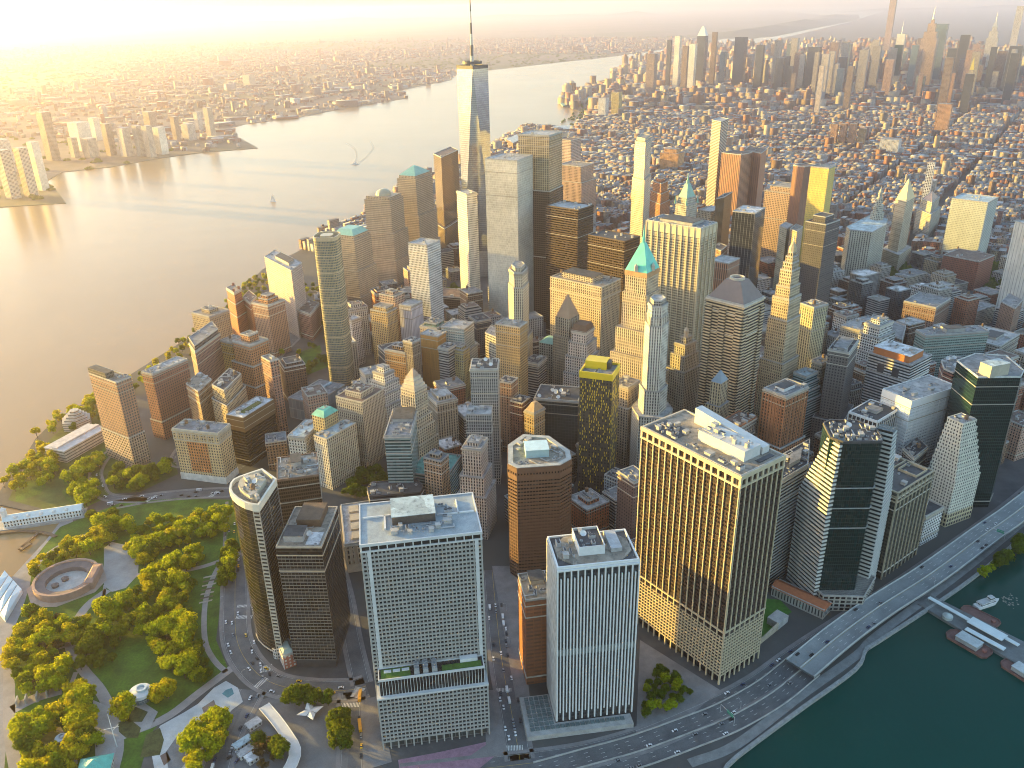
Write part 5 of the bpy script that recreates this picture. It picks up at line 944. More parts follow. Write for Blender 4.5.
# round fort
def fort():
    c = un(68, 583); root = empty('round_fort', (*c, 0), 'round sandstone fort with open courtyard and thick ring wall in the park', 'fort')
    st = plain('sandstone', (.38, .24, .18), .85, .2); n = 44; a0 = R(12)
    ang = [a0+R(20)+R(320)*i/n for i in range(n+1)]
    P = lambda r, a: (c[0]+r*math.cos(a), c[1]+r*math.sin(a))
    def arc(b, r0, r1, z0, z1, zi=None):
        for i in range(n):
            A, B_, C, D = P(r1, ang[i]), P(r1, ang[i+1]), P(r0, ang[i+1]), P(r0, ang[i]); zi2 = z1 if zi is None else zi
            b.face([(*A, z0), (*B_, z0), (*B_, z1), (*A, z1)], [(i, 0), (i+1, 0), (i+1, 1), (i, 1)]); b.face([(*C, z0), (*D, z0), (*D, zi2), (*C, zi2)]); b.face([(*A, z1), (*B_, z1), (*C, zi2), (*D, zi2)])
        for k in (0, n): b.face([(*P(r1, ang[k]), z0), (*P(r0, ang[k]), z0), (*P(r0, ang[k]), z1), (*P(r1, ang[k]), z1)])
    part(root, 'ring_wall', lambda b: arc(b, 28.5, 31, 0, 8), st); part(root, 'gallery_roof', lambda b: arc(b, 20, 28.3, 0, 6.5, 5), plain('gallery_grey', (.17, .13, .12), .8, .2))
    part(root, 'courtyard', lambda b: b.cap(ngon(*c, 20, 30), .35), plain('courtyard_gravel', (.42, .41, .38), .9, .2)); part(root, 'apron', lambda b: b.cap([P(38, R(k)) for k in (-75, -20, 10, 60, 110, 160, 200, 240, 265)], .28), plain('apron_paving', (.36, .29, .24), .85, .15))
    x, y = P(26, a0); part(root, 'gatehouse', lambda b: b.prism(rect(x, y, 8, 30, a0), 0, 9, 0, 4, 4), st); part(root, 'gatehouse_roof', lambda b: b.cone(rect(x, y, 9, 31, a0), 9, 10.5, 0, .6), plain('gate_roof', (.33, .2, .15)))
    for k, (dx, dy) in enumerate(((-5, 4), (-9, -7))): part(root, 'round_kiosk', lambda b: (b.prism(ngon(c[0]+dx, c[1]+dy, 3.2, 12), .3, 3), b.cone(ngon(c[0]+dx, c[1]+dy, 3.8, 12), 3, 4.4)), plain('kiosk_dark', (.14, .11, .10)))
    BL.append((ngon(*c, 34, 16), 9, root, 'round fort'))
fort()
def disc(name, lab, cat, px, r, h, m1, m2, tilt=.0):
    c = un(*px); root = empty(name, (*c, 0), lab, cat)
    part(root, 'wall', lambda b: b.walls(ngon(*c, r*.82, 24), .1, h*.7, 1.5, 3), g_blue); part(root, 'roof', lambda b: (b.walls(ngon(*c, r, 24), h*.7, h), b.cone(ngon(*c, r, 24), h, h*1.15, 0, .3)), m1)
    part(root, 'roof_spiral', lambda b: b.ring(ngon(c[0]+r*.15, c[1]+r*.1, r*.5, 20), ngon(c[0]+r*.1, c[1]+r*.1, r*.34, 20), h*1.08, h*1.35), m2)
disc('carousel_pavilion', 'white spiral roofed carousel pavilion at the plaza edge', 'pavilion', (142, 699), 9, 9, M_WHITE, plain('pale_blue_metal', (.45, .52, .56), .4, .1))
disc('park_kiosk', 'small white round kiosk deep among the western trees', 'kiosk', (62, 662), 4, 4, M_WHITE, M_METAL); disc('park_kiosk', 'small white round kiosk in an oval bed near the lower park edge', 'kiosk', (62, 741), 4.5, 4, M_WHITE, M_METAL)
def pav():
    c = un(97, 772); root = empty('green_roofed_pavilion', (*c, 0), 'pavilion with pointed green copper roof cut by the lower edge of the view', 'pavilion')
    part(root, 'wall', lambda b: b.walls(rect(*c, 22, 16, .3), 0, 7, 3, 4), f_pale); part(root, 'roof', lambda b: b.cone(rect(*c, 24, 18, .3), 7, 13, 0, .05), M_COPPER)
pav()
def flag():
    c = un(117, 747); root = empty('flagpole', (*c, 0), 'tall white flagpole with yardarm on the park plaza', 'flagpole')
    part(root, 'pole', lambda b: b.tube((*c, 0), (*c, 34), .5, .2, 8), M_WHITE); part(root, 'yardarm', lambda b: b.tube((c[0]-5, c[1]-2, 20), (c[0]+5, c[1]+2, 20), .22, .22, 6), M_WHITE); part(root, 'gaff', lambda b: b.tube((*c, 17), (c[0]+5, c[1]+3, 22), .18, .12, 6), M_WHITE)
flag()
for i, (x, y) in enumerate(((18, 704), (27, 702), (38, 699), (48, 695))):
    c = un(x, y); root = empty('memorial_slab', (*c, 0), ('pale upright memorial slab nearest the promenade', 'pale upright memorial slab second from the promenade', 'pale upright memorial slab third from the promenade', 'pale upright memorial slab farthest from the promenade')[i].replace('nearest', 'closest in row to').replace('closest in row to the', 'standing next to the').replace('farthest', 'last in the row'), 'memorial')
    part(root, 'slab', lambda b: b.box(*c, 1.2, 7, .2, 6, .4), plain('memorial_granite', (.40, .38, .34))); part(root, 'plinth', lambda b: b.box(*c, 2.2, 8, .12, .5, .4), M_CONC)
def pier_a():
    root = empty('white_pier_house', (*un(45, 518), 0), 'long white pier house with pale green roof and end tower over the water', 'pier building')
    a, b_ = Vector(un(2, 526)), Vector(un(86, 513)); d = (b_-a).normalized(); n = Vector((-d.y, d.x)); Q = lambda t0, t1, w: [tuple(a+(b_-a)*t0-n*w), tuple(a+(b_-a)*t1-n*w), tuple(a+(b_-a)*t1+n*w), tuple(a+(b_-a)*t0+n*w)]
    part(root, 'pier_deck', lambda b: b.prism(Q(-.12, 1.0, 11), -1.6, .8, bottom=True), M_CONC); part(root, 'wall', lambda b: b.walls(Q(.05, .97, 7), .8, 9, 3.2, 4), F((.66, .66, .62), fx=.4))
    def rf(b):
        q = Q(.04, .98, 8); m0, m1 = tuple(a+(b_-a)*.04), tuple(a+(b_-a)*.98)
        b.face([(*q[0], 9), (*q[1], 9), (*m1, 13), (*m0, 13)]); b.face([(*q[2], 9), (*q[3], 9), (*m0, 13), (*m1, 13)]); b.face([(*q[3], 9), (*q[0], 9), (*m0, 13)]); b.face([(*q[1], 9), (*q[2], 9), (*m1, 13)])
    part(root, 'roof', rf, plain('pale_green_roof', (.62, .66, .63), .6, .15))
    c = tuple(a+(b_-a)*.06); part(root, 'clock_tower', lambda b: (b.prism(rect(*c, 5, 5, .15), 9, 20), b.cone(rect(*c, 6, 6, .15), 20, 24)), M_WHITE)
    for k in range(5):
        t = .2+.15*k; c2 = tuple(a+(b_-a)*t-n*5); part(root, 'dormer', lambda b: (b.box(*c2, 3, 3, 8.5, 12, .15), b.cone(rect(*c2, 3.4, 3.4, .15), 12, 13.5)), M_WHITE)
pier_a()
def jetty(name, lab, pts, w, m=None):
    root = empty(name, (*un(*pts[0]), 0), lab, 'jetty'); P = line_px(pts); part(root, 'deck', lambda b: strip(b, P, -w/2, w/2, -.4, .7), m or M_CONC)
    part(root, 'pile', lambda b: b.tube((*P[0], -2.5), (*P[0], 2), .4, .4, 6), M_WOOD); part(root, 'pile', lambda b: b.tube((*P[-1], -2.5), (*P[-1], 2), .4, .4, 6), M_WOOD)
jetty('timber_jetty', 'curving timber walkway south of the white pier house', [(-10, 534), (20, 531), (45, 533), (56, 537)], 4, M_WOOD); jetty('floating_dock', 'small floating dock with gangway in the slip', [(38, 533), (30, 540), (22, 547)], 3, M_WOOD); jetty('floating_pontoon', 'short pontoon at the end of the floating dock', [(30, 543), (20, 550)], 6, M_WOOD)
def tent():
    c = un(8, 600); root = empty('white_tent', (*c, 0), 'big white and pale blue event tent on the promenade', 'tent'); q = quad((-14, 597), (4, 618), (22, 588), 6)
    part(root, 'canopy', lambda b: [b.cone(sub(q, .02, .98, .25*i+.01, .25*i+.24), 5, 8.5, 0, .12) for i in range(4)], plain('tent_fabric', (.62, .70, .72), .6, .06)); part(root, 'side_wall', lambda b: b.walls(off(q, -.5), 0, 5), plain('tent_fabric', (.62, .70, .72)))
tent()
# museum by the river
def museum():
    c = un(78, 426); root = empty('riverside_museum', (*c, 0), 'white museum with stepped hexagon roof and long striped wing by the river', 'museum')
    st = F((.56, .50, .43), (.16, .13, .10), 1, .35, .4, .1)
    for i in range(5): part(root, 'hexagon_tier', lambda b: b.prism(ngon(*c, 20-3.4*i, 6), 9+3.2*i if i else 0, 12.2+3.2*i, 0, 5, 3), st)
    q = quad((44, 448), (64, 452), (108, 428), 16); part(root, 'wing', lambda b: b.prism(q, 0, 16, 0, 6, 4), st); part(root, 'wing_roof', lambda b: b.prism(off(q, .5), 16, 17), plain('wing_pale', (.55, .50, .46))); part(root, 'roof_ridge', lambda b: b.prism(sub(q, .0, 1, .4, .6), 17, 19), plain('wing_pale', (.55, .50, .46)))
    BL.append((off(q, 2), 16, root, 'riverside museum'))
museum()
# lawn terraces, roads on the west side
sheet('lawn', [PX([(62, 478), (84, 462), (104, 448), (108, 458), (90, 475), (68, 492)]), PX([(62, 492), (80, 474), (96, 487), (102, 500), (84, 508), (66, 500)]), PX([(15, 486), (38, 478), (46, 486), (40, 494), (16, 502)]), PX([(112, 470), (150, 468), (172, 458), (175, 468), (140, 490), (118, 492)]), PX([(286, 380), (322, 356), (330, 366), (300, 378)]), PX([(275, 372), (300, 352), (320, 345), (322, 352), (290, 378)])], .05, m_lawn)
sheet('lawn', [PX([(8, 500), (30, 458), (60, 430), (100, 404), (112, 440), (128, 474), (176, 462), (178, 474), (140, 492), (110, 494), (60, 514), (40, 508)])], .035, plain('rough_lawn', (.075, .105, .02), .95, .5, .05))
# ------------------------------------------------------------------ roads
def road_mat():
    m, nt, b = newmat('road_asphalt'); uv = nd(nt, 'UVMap'); sp = nd(nt, 'SeparateXYZ'); lk(nt, uv.outputs[0], sp.inputs[0])
    g = noise(nt, .06, 4); g2 = noise(nt, .9, 3)
    c = ramp(nt, g, (.3, (.07, .073, .076)), (.7, (.14, .143, .146))); c = mixc(nt, 1.0, c, ramp(nt, g2, (.3, .8), (.7, 1.15)), 'MULTIPLY')
    lk(nt, c, b.inputs['Base Color']); b.inputs['Roughness'].default_value = .75; return m
m_road = road_mat(); m_line = plain('lane_paint', (.62, .62, .58), .7, .3, .4); m_yline = plain('yellow_paint', (.55, .38, .06), .7, .3, .4); m_deck = plain('deck_concrete', (.22, .235, .235), .8, .25, .05)
marks = MB()
def dashes(P, o, z, ln=3, gap=6, w=.22, m=0, zf=None):
    acc = 0
    for i in range(len(P)-1):
        if (acc % (ln+gap)) < ln:
            n0, n1 = nrm2(P, i), nrm2(P, i+1); zz = zf(i/(len(P)-1)) if zf else z; z2 = zf((i+1)/(len(P)-1)) if zf else z
            marks.face([(*(P[i]+n0*(o-w)), zz), (*(P[i]+n0*(o+w)), zz), (*(P[i+1]+n1*(o+w)), z2), (*(P[i+1]+n1*(o-w)), z2)][::-1], None, m)
        acc += (P[i+1]-P[i]).length
roads = MB(); kerbs = MB(); ROADS = {}
def road(key, px, w, z=.03, lanes=2, kerb=True, lines=True):
    P = line_px(px, 0, 3.0); strip(roads, P, -w/2, w/2, z); ROADS[key] = (P, w, z)
    if kerb:
        for s in (-1, 1): strip(kerbs, P, *(sorted((s*w/2, s*(w/2+3.2)))), 0, .16)
    if lines:
        if key in ('south', 'broad', 'state'): dashes(P, 0, z+.05, 1e9, 1, .12, 1)
        for k in range(1, lanes):
            o = -w/2+w*k/lanes
            if abs(o) > .6 and key in ('south', 'west_street'): dashes(P, o, z+.05, 3, 9, .11)
        for s in (-1, 1): dashes(P, s*(w/2-.7), z+.05, 1e9, 1, .07)
road('state', [(238, 500), (236, 560), (235, 600), (237, 640), (252, 668), (275, 684), (310, 690), (350, 690), (366, 686)], 22, lanes=5)
road('west_ramp', [(252, 690), (240, 712), (228, 735), (216, 768), (205, 820)], 20, lanes=4); road('whitehall', [(352, 692), (350, 715), (352, 745), (350, 790)], 17, lanes=3); road('whitehall_up', [(362, 684), (352, 640), (345, 600), (335, 560)], 13, lanes=2)
road('broad', [(492, 570), (497, 620), (503, 668), (512, 715), (520, 760)], 17, lanes=3); road('battery_place', [(110, 505), (150, 498), (190, 494), (232, 492)], 18, lanes=4); road('river_loop', [(150, 500), (108, 497), (98, 484), (96, 472), (104, 458), (118, 448)], 11, lanes=2); road('west_street', [(240, 470), (200, 462), (185, 452), (250, 380), (300, 330)], 26, lanes=6)
road('south', [(1190, 350), (1090, 440), (1024, 500), (960, 548), (900, 590), (850, 622), (800, 655), (760, 684), (720, 706), (680, 724), (640, 740), (590, 754), (540, 762), (470, 770), (400, 778)], 20, lanes=4)
sheet('pavement', [PX([(492, 566), (516, 566), (530, 700), (516, 700)]), PX([(360, 700), (378, 696), (392, 762), (366, 770)]), PX([(484, 690), (496, 690), (506, 756), (470, 756), (486, 745)])], .12, m_side)
sheet('plaza', [PX([(440, 752), (486, 742), (500, 752), (480, 768), (400, 772), (398, 760)])], .10, plain('pink_plaza', (.30, .17, .22), .8, .25, .2))
sheet('lawn', [PX([(762, 598), (780, 600), (792, 612), (780, 620), (760, 640)])], .08, plain('bright_lawn', (.045, .15, .015), .95, .3, .2)); sheet('plaza', [PX([(640, 640), (720, 690), (690, 716), (636, 738), (638, 690)])], .07, m_side)
# elevated highway with its approach lanes
HW = line_px([(1190, 372), (1090, 452), (1024, 506), (985, 534), (930, 574), (880, 606), (840, 635), (800, 668)], 8, 4); HW2 = line_px([(806, 663), (772, 690), (730, 714), (690, 730), (640, 748), (590, 762), (540, 776)], 4, 3)
def viaduct():
    root = empty('elevated_highway', (*HW[6], 0), 'elevated waterfront highway deck on columns running along the river', 'elevated road')
    o = root.location
    def loc(f):
        b = MB(); f(b); b.v = [(x-o[0], y-o[1], z) for x, y, z in b.v]; return b
    loc(lambda b: strip(b, HW, -13.5, 13.5, 6.2, 8)).build('deck', m_deck, root)
    for s in (-1, 1): loc(lambda b: strip(b, HW, s*13.2-.35, s*13.2+.35, 8.02, 9.1)).build('side_barrier', plain('barrier_concrete', (.42, .43, .42), .8, .15), root)
    loc(lambda b: strip(b, HW, -.4, .4, 8.02, 8.9)).build('median_barrier', plain('barrier_concrete', (.42, .43, .42)), root)
    for i in range(4, len(HW)-2, 9):
        for s in (-9, 9): c = HW[i]+nrm2(HW, i)*s; loc(lambda b: b.box(*c, 1.6, 1.6, 0, 6.2)).build('column', M_CONC, root)
viaduct()
for l in (-9, -4.7, 4.7, 9): dashes(HW, l, 8.06, 3, 9, .15)
for l in (-12.4, -.9, .9, 12.4): dashes(HW, l, 8.06, 1e9, 1, .07, 1 if abs(l) < 1 else 0)
zf = lambda t: .12+max(0, 3.6-3.6*t*3.2)
P = HW2; strip(roads, [Vector(p) for p in P], -15, 15, 0, None, 0, None) if False else None
strip(roads, P, -16, 14, .14); ROADS['approach'] = (P, 28, .14); ROADS['viaduct'] = (HW, 25, 8.02)
for l in (-12, -8, -4, 4, 8): dashes(P, l, .2, 3, 9, .15)
for k, l in enumerate((-15.8, -.2, 13.8)):
    b = MB(); strip(b, P, l-.35, l+.35, .05, 1.5); props(b.build('barrier_wall', M_CONC), ('long low concrete barrier on the river side of the tunnel approach', 'long low concrete barrier dividing the tunnel approach', 'long low concrete barrier on the city side of the tunnel approach')[k], 'barrier')
b = MB(); strip(b, line_px([(1190, 388), (1090, 470), (1024, 522), (965, 570), (880, 634), (858, 655), (800, 697), (737, 745), (690, 764)]), -4.5, 3.5, 0, .25); props(b.build('esplanade', plain('esplanade_paving', (.19, .195, .19), .85, .25, .15)), kind='structure')
b = MB(); P = line_px([(1190, 408), (1090, 484), (1024, 536), (965, 584), (878, 642), (866, 650), (856, 669), (800, 710), (737, 757), (725, 770)]); strip(b, P, -1.5, 1.2, -3, 1.3); props(b.build('seawall', plain('seawall_stone', (.26, .27, .26), .85, .3, .3)), 'grey stone seawall edging the dark green river', 'seawall')
props(roads.build('road', m_road), kind='structure'); props(kerbs.build('kerb', m_side), kind='structure')
# crossings
def zebra(px, w, ln, a):
    c = un(*px)
    for i in range(int(w/1.2)):
        s = -w/2+i*1.2; x, y = c[0]+math.cos(a)*s, c[1]+math.sin(a)*s; q = rect(x, y, .6, ln, a); marks.face([(*p, .1) for p in q])
for px, w, ln, a in (((245, 617), 16, 5, .1), ((246, 606), 16, 4, .1), ((262, 682), 14, 5, 1.1), ((292, 690), 16, 4, 1.5), ((352, 705), 15, 5, .1), ((358, 692), 12, 9, 1.4), ((505, 690), 14, 4, .1), ((515, 748), 15, 5, .1), ((152, 498), 16, 4, 1.2), ((214, 494), 16, 5, 1.3), ((268, 668), 10, 8, .4)): zebra(px, w, ln, a)
props(marks.build('road_markings', [m_line, m_yline]), kind='structure')
# station canopy, star pavilion, church, police house
def canopy():
    P = line_px([(264, 706), (276, 720), (288, 737), (295, 750), (292, 764), (276, 790)], 5); root = empty('curved_canopy', (*P[0], 0), 'long curved white bus canopy wrapping the station forecourt', 'canopy'); o = root.location
    def loc(f):
        b = MB(); f(b); b.v = [(x-o[0], y-o[1], z) for x, y, z in b.v]; return b
    loc(lambda b: strip(b, P, -4.5, 4.5, 4.6, 5.4)).build('roof', plain('canopy_pale', (.52, .53, .53), .6, .12), root)
    for s in (-4.4, 4.4): loc(lambda b: strip(b, P, s-.2, s+.2, 5.42, 5.9)).build('rim', M_WHITE, root)
    for i in range(1, len(P), 3): loc(lambda b: b.tube((*P[i], 0), (*P[i], 4.6), .35, .35, 8)).build('column', M_METAL, root)
canopy()
def star():
    c = un(311, 716); root = empty('star_pavilion', (*c, 0), 'small white flower shaped pavilion with four petals on the station plaza', 'pavilion')
    for k in range(4):
        a = .5+k*math.pi/2; t = Vector((math.cos(a), math.sin(a))); n = Vector((-t.y, t.x)); C = Vector(c)
        part(root, 'petal', lambda b: (b.face([(*C, 6.5), (*(C+t*4-n*3.4), 5.2), (*(C+t*11), 6.2), (*(C+t*4+n*3.4), 5.2)]), b.face([(*C, 6.2), (*(C+t*4+n*3.4), 4.9), (*(C+t*11), 5.9), (*(C+t*4-n*3.4), 4.9)])), M_WHITE)
    part(root, 'core', lambda b: b.prism(ngon(*c, 3.2, 12), 0, 5), g_blue)
star()
def church():
    r, p, z = T('brick_town_house', 'small red brick church house with curved white porch below the dark tower', (278, 643), (283, 657), (295, 652), 14, F((.38, .14, .09), (.6, .58, .54), .42, .5, .5), 'pale', ac=0, short='red brick church house', cat='church')
    pyr(r, off(p, .4), z, 3, .5, plain('green_grey_roof', (.36, .42, .36)), 'hipped_roof'); n = Vector(p[3]); part(r, 'curved_porch', lambda b: (b.prism(ngon(*n, 4.5, 14), 0, 11, 0, 2, 3.5), b.cone(ngon(*n, 4.8, 14), 11, 12.5, 0, .3)), F((.62, .58, .52), fx=.5)); relief(r, p, (3,), 0, 11, 5, 1, .5, .5, .5, M_WHITE, 'colonnade')
    spire(r, *n, 12, 4, .4, M_WHITE, 'cupola')
church()
def police():
    r, p, z = T('arcaded_police_house', 'low arcaded stone house with orange tiled roof by the highway', (776, 584), (824, 611), (829, 602), 10, F((.36, .36, .33), (.05, .05, .05), .4, .7), 'brown', ac=0, short='orange roofed stone house', bay=3, fl=9)
    def rf(b):
        q = off(p, .8); m0 = tuple((Vector(q[0])+Vector(q[1]))/2); m1 = tuple((Vector(q[2])+Vector(q[3]))/2)
        b.face([(*q[3], 10), (*q[0], 10), (*m0, 14), (*m1, 14)]); b.face([(*q[1], 10), (*q[2], 10), (*m1, 14), (*m0, 14)]); b.face([(*q[0], 10), (*q[1], 10), (*m0, 14)]); b.face([(*q[2], 10), (*q[3], 10), (*m1, 14)])
    part(r, 'tiled_roof', rf, plain('orange_tiles', (.36, .12, .05), .8, .2, .3))
police()
def ramp_wall():
    a, b_ = Vector(un(736, 664)), Vector(un(778, 630)); d = (b_-a).normalized(); n = Vector((-d.y, d.x)); root = empty('retaining_wall', (*a, 0), 'tan sloping retaining wall at the foot of the bulky golden tower', 'wall')
    def f(b):
        q = [tuple(a), tuple(b_), tuple(b_+n*1.2), tuple(a+n*1.2)]; h = (1.5, 8, 8, 1.5)
        for i in range(4): j = (i+1) % 4; b.face([(*q[i], 0), (*q[j], 0), (*q[j], h[j]), (*q[i], h[i])])
        b.face([(*q[i], h[i]) for i in range(4)])
    part(root, 'wall_face', f, plain('tan_wall', (.40, .34, .25))); part(root, 'upper_terrace', lambda b: b.prism(ccw([tuple(b_), tuple(b_+d*16), tuple(b_+d*16+n*12), tuple(b_+n*12)]), 0, 7.5), M_CONC)
ramp_wall()
def teal_kiosk():
    c = un(801, 606); root = empty('teal_kiosk', (*c, 0), 'small teal roofed kiosk in front of the orange tiled stone house', 'kiosk'); part(root, 'wall', lambda b: b.walls(rect(*c, 9, 6, .7), 0, 4.5), F((.2, .4, .4), fx=.6)); part(root, 'roof', lambda b: b.cone(rect(*c, 10, 7, .7), 4.5, 6, 0, .4), plain('teal_canvas', (.16, .48, .46), .6, .1))
teal_kiosk()
# heliport pier, barges, boats
def pier():
    q = [(918.5, 604), (930, 594.5), (1060, 660), (1060, 690)]; pl = P4(q, 1); root = empty('heliport_pier', (*pl[0], 0), 'grey concrete heliport pier with long white canopies reaching into the river', 'pier'); part(root, 'deck', lambda b: b.prism(pl, -2, 1.2), plain('pier_deck', (.14, .15, .15), .85, .25))
    for pts, w, h in (([(929, 597), (972, 621)], 4, 5), ([(970, 619), (1005, 638)], 11, 6), ([(966, 628), (1005, 649)], 5, 4.5), ([(1003, 636), (1019, 645)], 4, 5)):
        P = line_px(pts, h); part(root, 'canopy', lambda b: strip(b, P, -w/2, w/2, h-.8, h), plain('canopy_white', (.58, .64, .64), .5, .1))
        for i in range(0, len(P), 3): part(root, 'canopy_post', lambda b: b.tube((*P[i], 1), (*P[i], h-.8), .25, .25, 6), M_METAL)
    part(root, 'round_tank', lambda b: (b.prism(ngon(*un(947, 619), 4.5, 14), 1.2, 4), b.cone(ngon(*un(947, 619), 4.6, 14), 4, 5.5)), plain('tank_grey', (.40, .44, .42)))
pier()
def barge(lab, a, b_, w, house):
    A, B_ = Vector(un(*a)), Vector(un(*b_)); c = (A+B_)/2; root = empty('moored_barge', (*c, -1), lab, 'barge'); d = (B_-A).normalized(); n = Vector((-d.y, d.x)); w /= 2
    q = [tuple(A-n*w*.4), tuple(A+d*4-n*w), tuple(B_-d*3-n*w), tuple(B_-n*w*.6), tuple(B_+n*w*.6), tuple(B_-d*3+n*w), tuple(A+d*4+n*w), tuple(A+n*w*.4)]; q = ccw(q)
    part(root, 'hull', lambda b: b.prism(q, -2, .8), plain('rust_hull', (.17, .085, .07), .8, .3)); part(root, 'bulwark', lambda b: b.ring(q, off(q, -.6), .8, 1.6), plain('rust_hull', (.17, .085, .07)))
    if house: m = A.lerp(B_, .5); L = (B_-A).length; part(root, 'deck_house', lambda b: b.box(*m, L*.5, w*1.3, .8, 5, math.atan2(d.y, d.x)), plain('barge_grey', (.30, .32, .32))); part(root, 'house_roof', lambda b: b.box(*m, L*.52, w*1.4, 5, 5.3, math.atan2(d.y, d.x)), plain('barge_roof', (.42, .46, .46)))
    m = B_-d*5; part(root, 'winch', lambda b: b.box(*m, 3, 3, .8, 3, .4), plain('winch_red', (.24, .10, .08)))
barge('rust red barge with grey deck house moored on the near side of the pier', (948, 631), (990, 655), 17, True); barge('rust red barge tied up on the far side of the heliport pier', (962, 607), (999, 625), 15, False); barge('rust red barge at the outer end of the pier', (1003, 660), (1050, 690), 16, True)
def ferry():
    A, B_ = Vector(un(976, 607)), Vector(un(999, 599)); c = (A+B_)/2; root = empty('white_ferry', (*c, -1), 'white two deck ferry boat leaving foam beside the heliport pier', 'boat'); d = (B_-A).normalized(); n = Vector((-d.y, d.x)); L = (B_-A).length; a = math.atan2(d.y, d.x)
    q = ccw([tuple(A-n*3.6), tuple(A+d*L*.7-n*3.8), tuple(B_), tuple(A+d*L*.7+n*3.8), tuple(A+n*3.6)])
    part(root, 'hull', lambda b: b.prism(q, -1.6, 2), M_WHITE); m = A.lerp(B_, .42); part(root, 'cabin', lambda b: b.prism(rect(*m, L*.62, 6.4, a), 2, 4.6, 0, 1.5, 2.6), F((.72, .72, .72), fx=.7)); part(root, 'upper_deck', lambda b: b.prism(rect(*m, L*.6, 6, a), 4.6, 5), M_METAL); m2 = A.lerp(B_, .6); part(root, 'wheelhouse', lambda b: b.prism(rect(*m2, 5, 4.5, a), 5, 7.6, 0, 1.2, 2.4), F((.72, .72, .72), fx=.8)); spire(root, *m, 5, 6, .15, M_WHITE, 'mast')
ferry()
def sailboat(px, lab, s=1.0, motor=False):
    c = un(*px); root = empty('motor_boat' if motor else 'sailing_boat', (*c, -1), lab, 'boat'); q = ccw([(c[0]-9*s, c[1]-2.4*s), (c[0]+4*s, c[1]-2.6*s), (c[0]+11*s, c[1]), (c[0]+4*s, c[1]+2.6*s), (c[0]-9*s, c[1]+2.4*s)]); part(root, 'hull', lambda b: b.prism(q, -1.6, .8), M_WHITE)
    if motor: part(root, 'cabin', lambda b: b.box(*c, 9*s, 4*s, .8, 4), M_WHITE); part(root, 'bridge', lambda b: b.box(c[0]+1, c[1], 4*s, 3*s, 4, 6.4), M_WHITE)
    else: part(root, 'mast', lambda b: b.tube((*c, .8), (*c, 26*s), .3, .15, 6), M_METAL); part(root, 'sail', lambda b: (b.face([(c[0]-8*s, c[1]+.3, 2), (c[0]-.4, c[1], 2), (c[0]-.4, c[1], 25*s)]), b.face([(c[0]+.5, c[1], 2), (c[0]+9*s, c[1]-.4, 1.5), (c[0]+.5, c[1], 22*s)])), M_WHITE)
sailboat((273, 201), 'white sailing boat alone on the wide river', .9); sailboat((355, 164), 'white motor boat on the wide river above the sailing boat', 1.4, True)
def wake():
    b = MB(); P = line_px([(356, 164), (362, 156), (364, 148), (358, 142)]); 
    for i in range(len(P)-1):
        w0, w1 = 4+i*.5, 4.5+i*.5; n0, n1 = nrm2(P, i), nrm2(P, i+1)
        for s in (-1, 1): b.face([(*(P[i]+n0*s*w0), -1.52), (*(P[i]+n0*s*(w0+3)), -1.52), (*(P[i+1]+n1*s*(w1+3)), -1.52), (*(P[i+1]+n1*s*w1), -1.52)][::s])
    props(b.build('wake_foam', plain('foam', (.24, .22, .18), .6, .4, .3)), kind='stuff')
wake()
b = MB()
for k in range(40):
    a, r_ = rnd.uniform(-1.2, .9), rnd.uniform(3, 17); c = un(1000, 598); b.cap(ngon(c[0]+r_*math.cos(a), c[1]+r_*math.sin(a), rnd.uniform(.3, 1.1), 6), -1.5)
props(b.build('wake_foam', plain('foam', (.30, .34, .34))), kind='stuff')
# ------------------------------------------------------------------ trees
def leaf_mat(name, c1, c2):
    m = bpy.data.materials.new(name); m.use_nodes = True; nt = m.node_tree; nt.nodes.clear()
    o = nt.nodes.new('ShaderNodeOutputMaterial'); d = nt.nodes.new('ShaderNodeBsdfDiffuse'); t = nt.nodes.new('ShaderNodeBsdfTranslucent'); mx = nt.nodes.new('ShaderNodeMixShader'); mx.inputs[0].default_value = .5
    oi = nd(nt, 'ObjectInfo'); c = mixc(nt, oi.outputs['Random'], c1, c2)
    c = mixc(nt, 1.0, c, ramp(nt, noise(nt, .45, 2), (.3, .62), (.7, 1.25)), 'MULTIPLY')
    lk(nt, c, d.inputs[0]); lk(nt, mixc(nt, 1.0, c, (1.3, 1.25, .7), 'MULTIPLY'), t.inputs[0]); lk(nt, d.outputs[0], mx.inputs[1]); lk(nt, t.outputs[0], mx.inputs[2]); lk(nt, mx.outputs[0], o.inputs[0]); return m
m_leaf = [leaf_mat('spring_leaves', (.37, .375, .013), (.26, .33, .015)), leaf_mat('golden_leaves', (.43, .38, .013), (.37, .345, .015)), leaf_mat('green_leaves', (.10, .15, .014), (.14, .17, .014)), leaf_mat('bud_leaves', (.14, .10, .05), (.12, .09, .03))]
m_bark = plain('bark', (.10, .075, .055), .9, .3, .5)
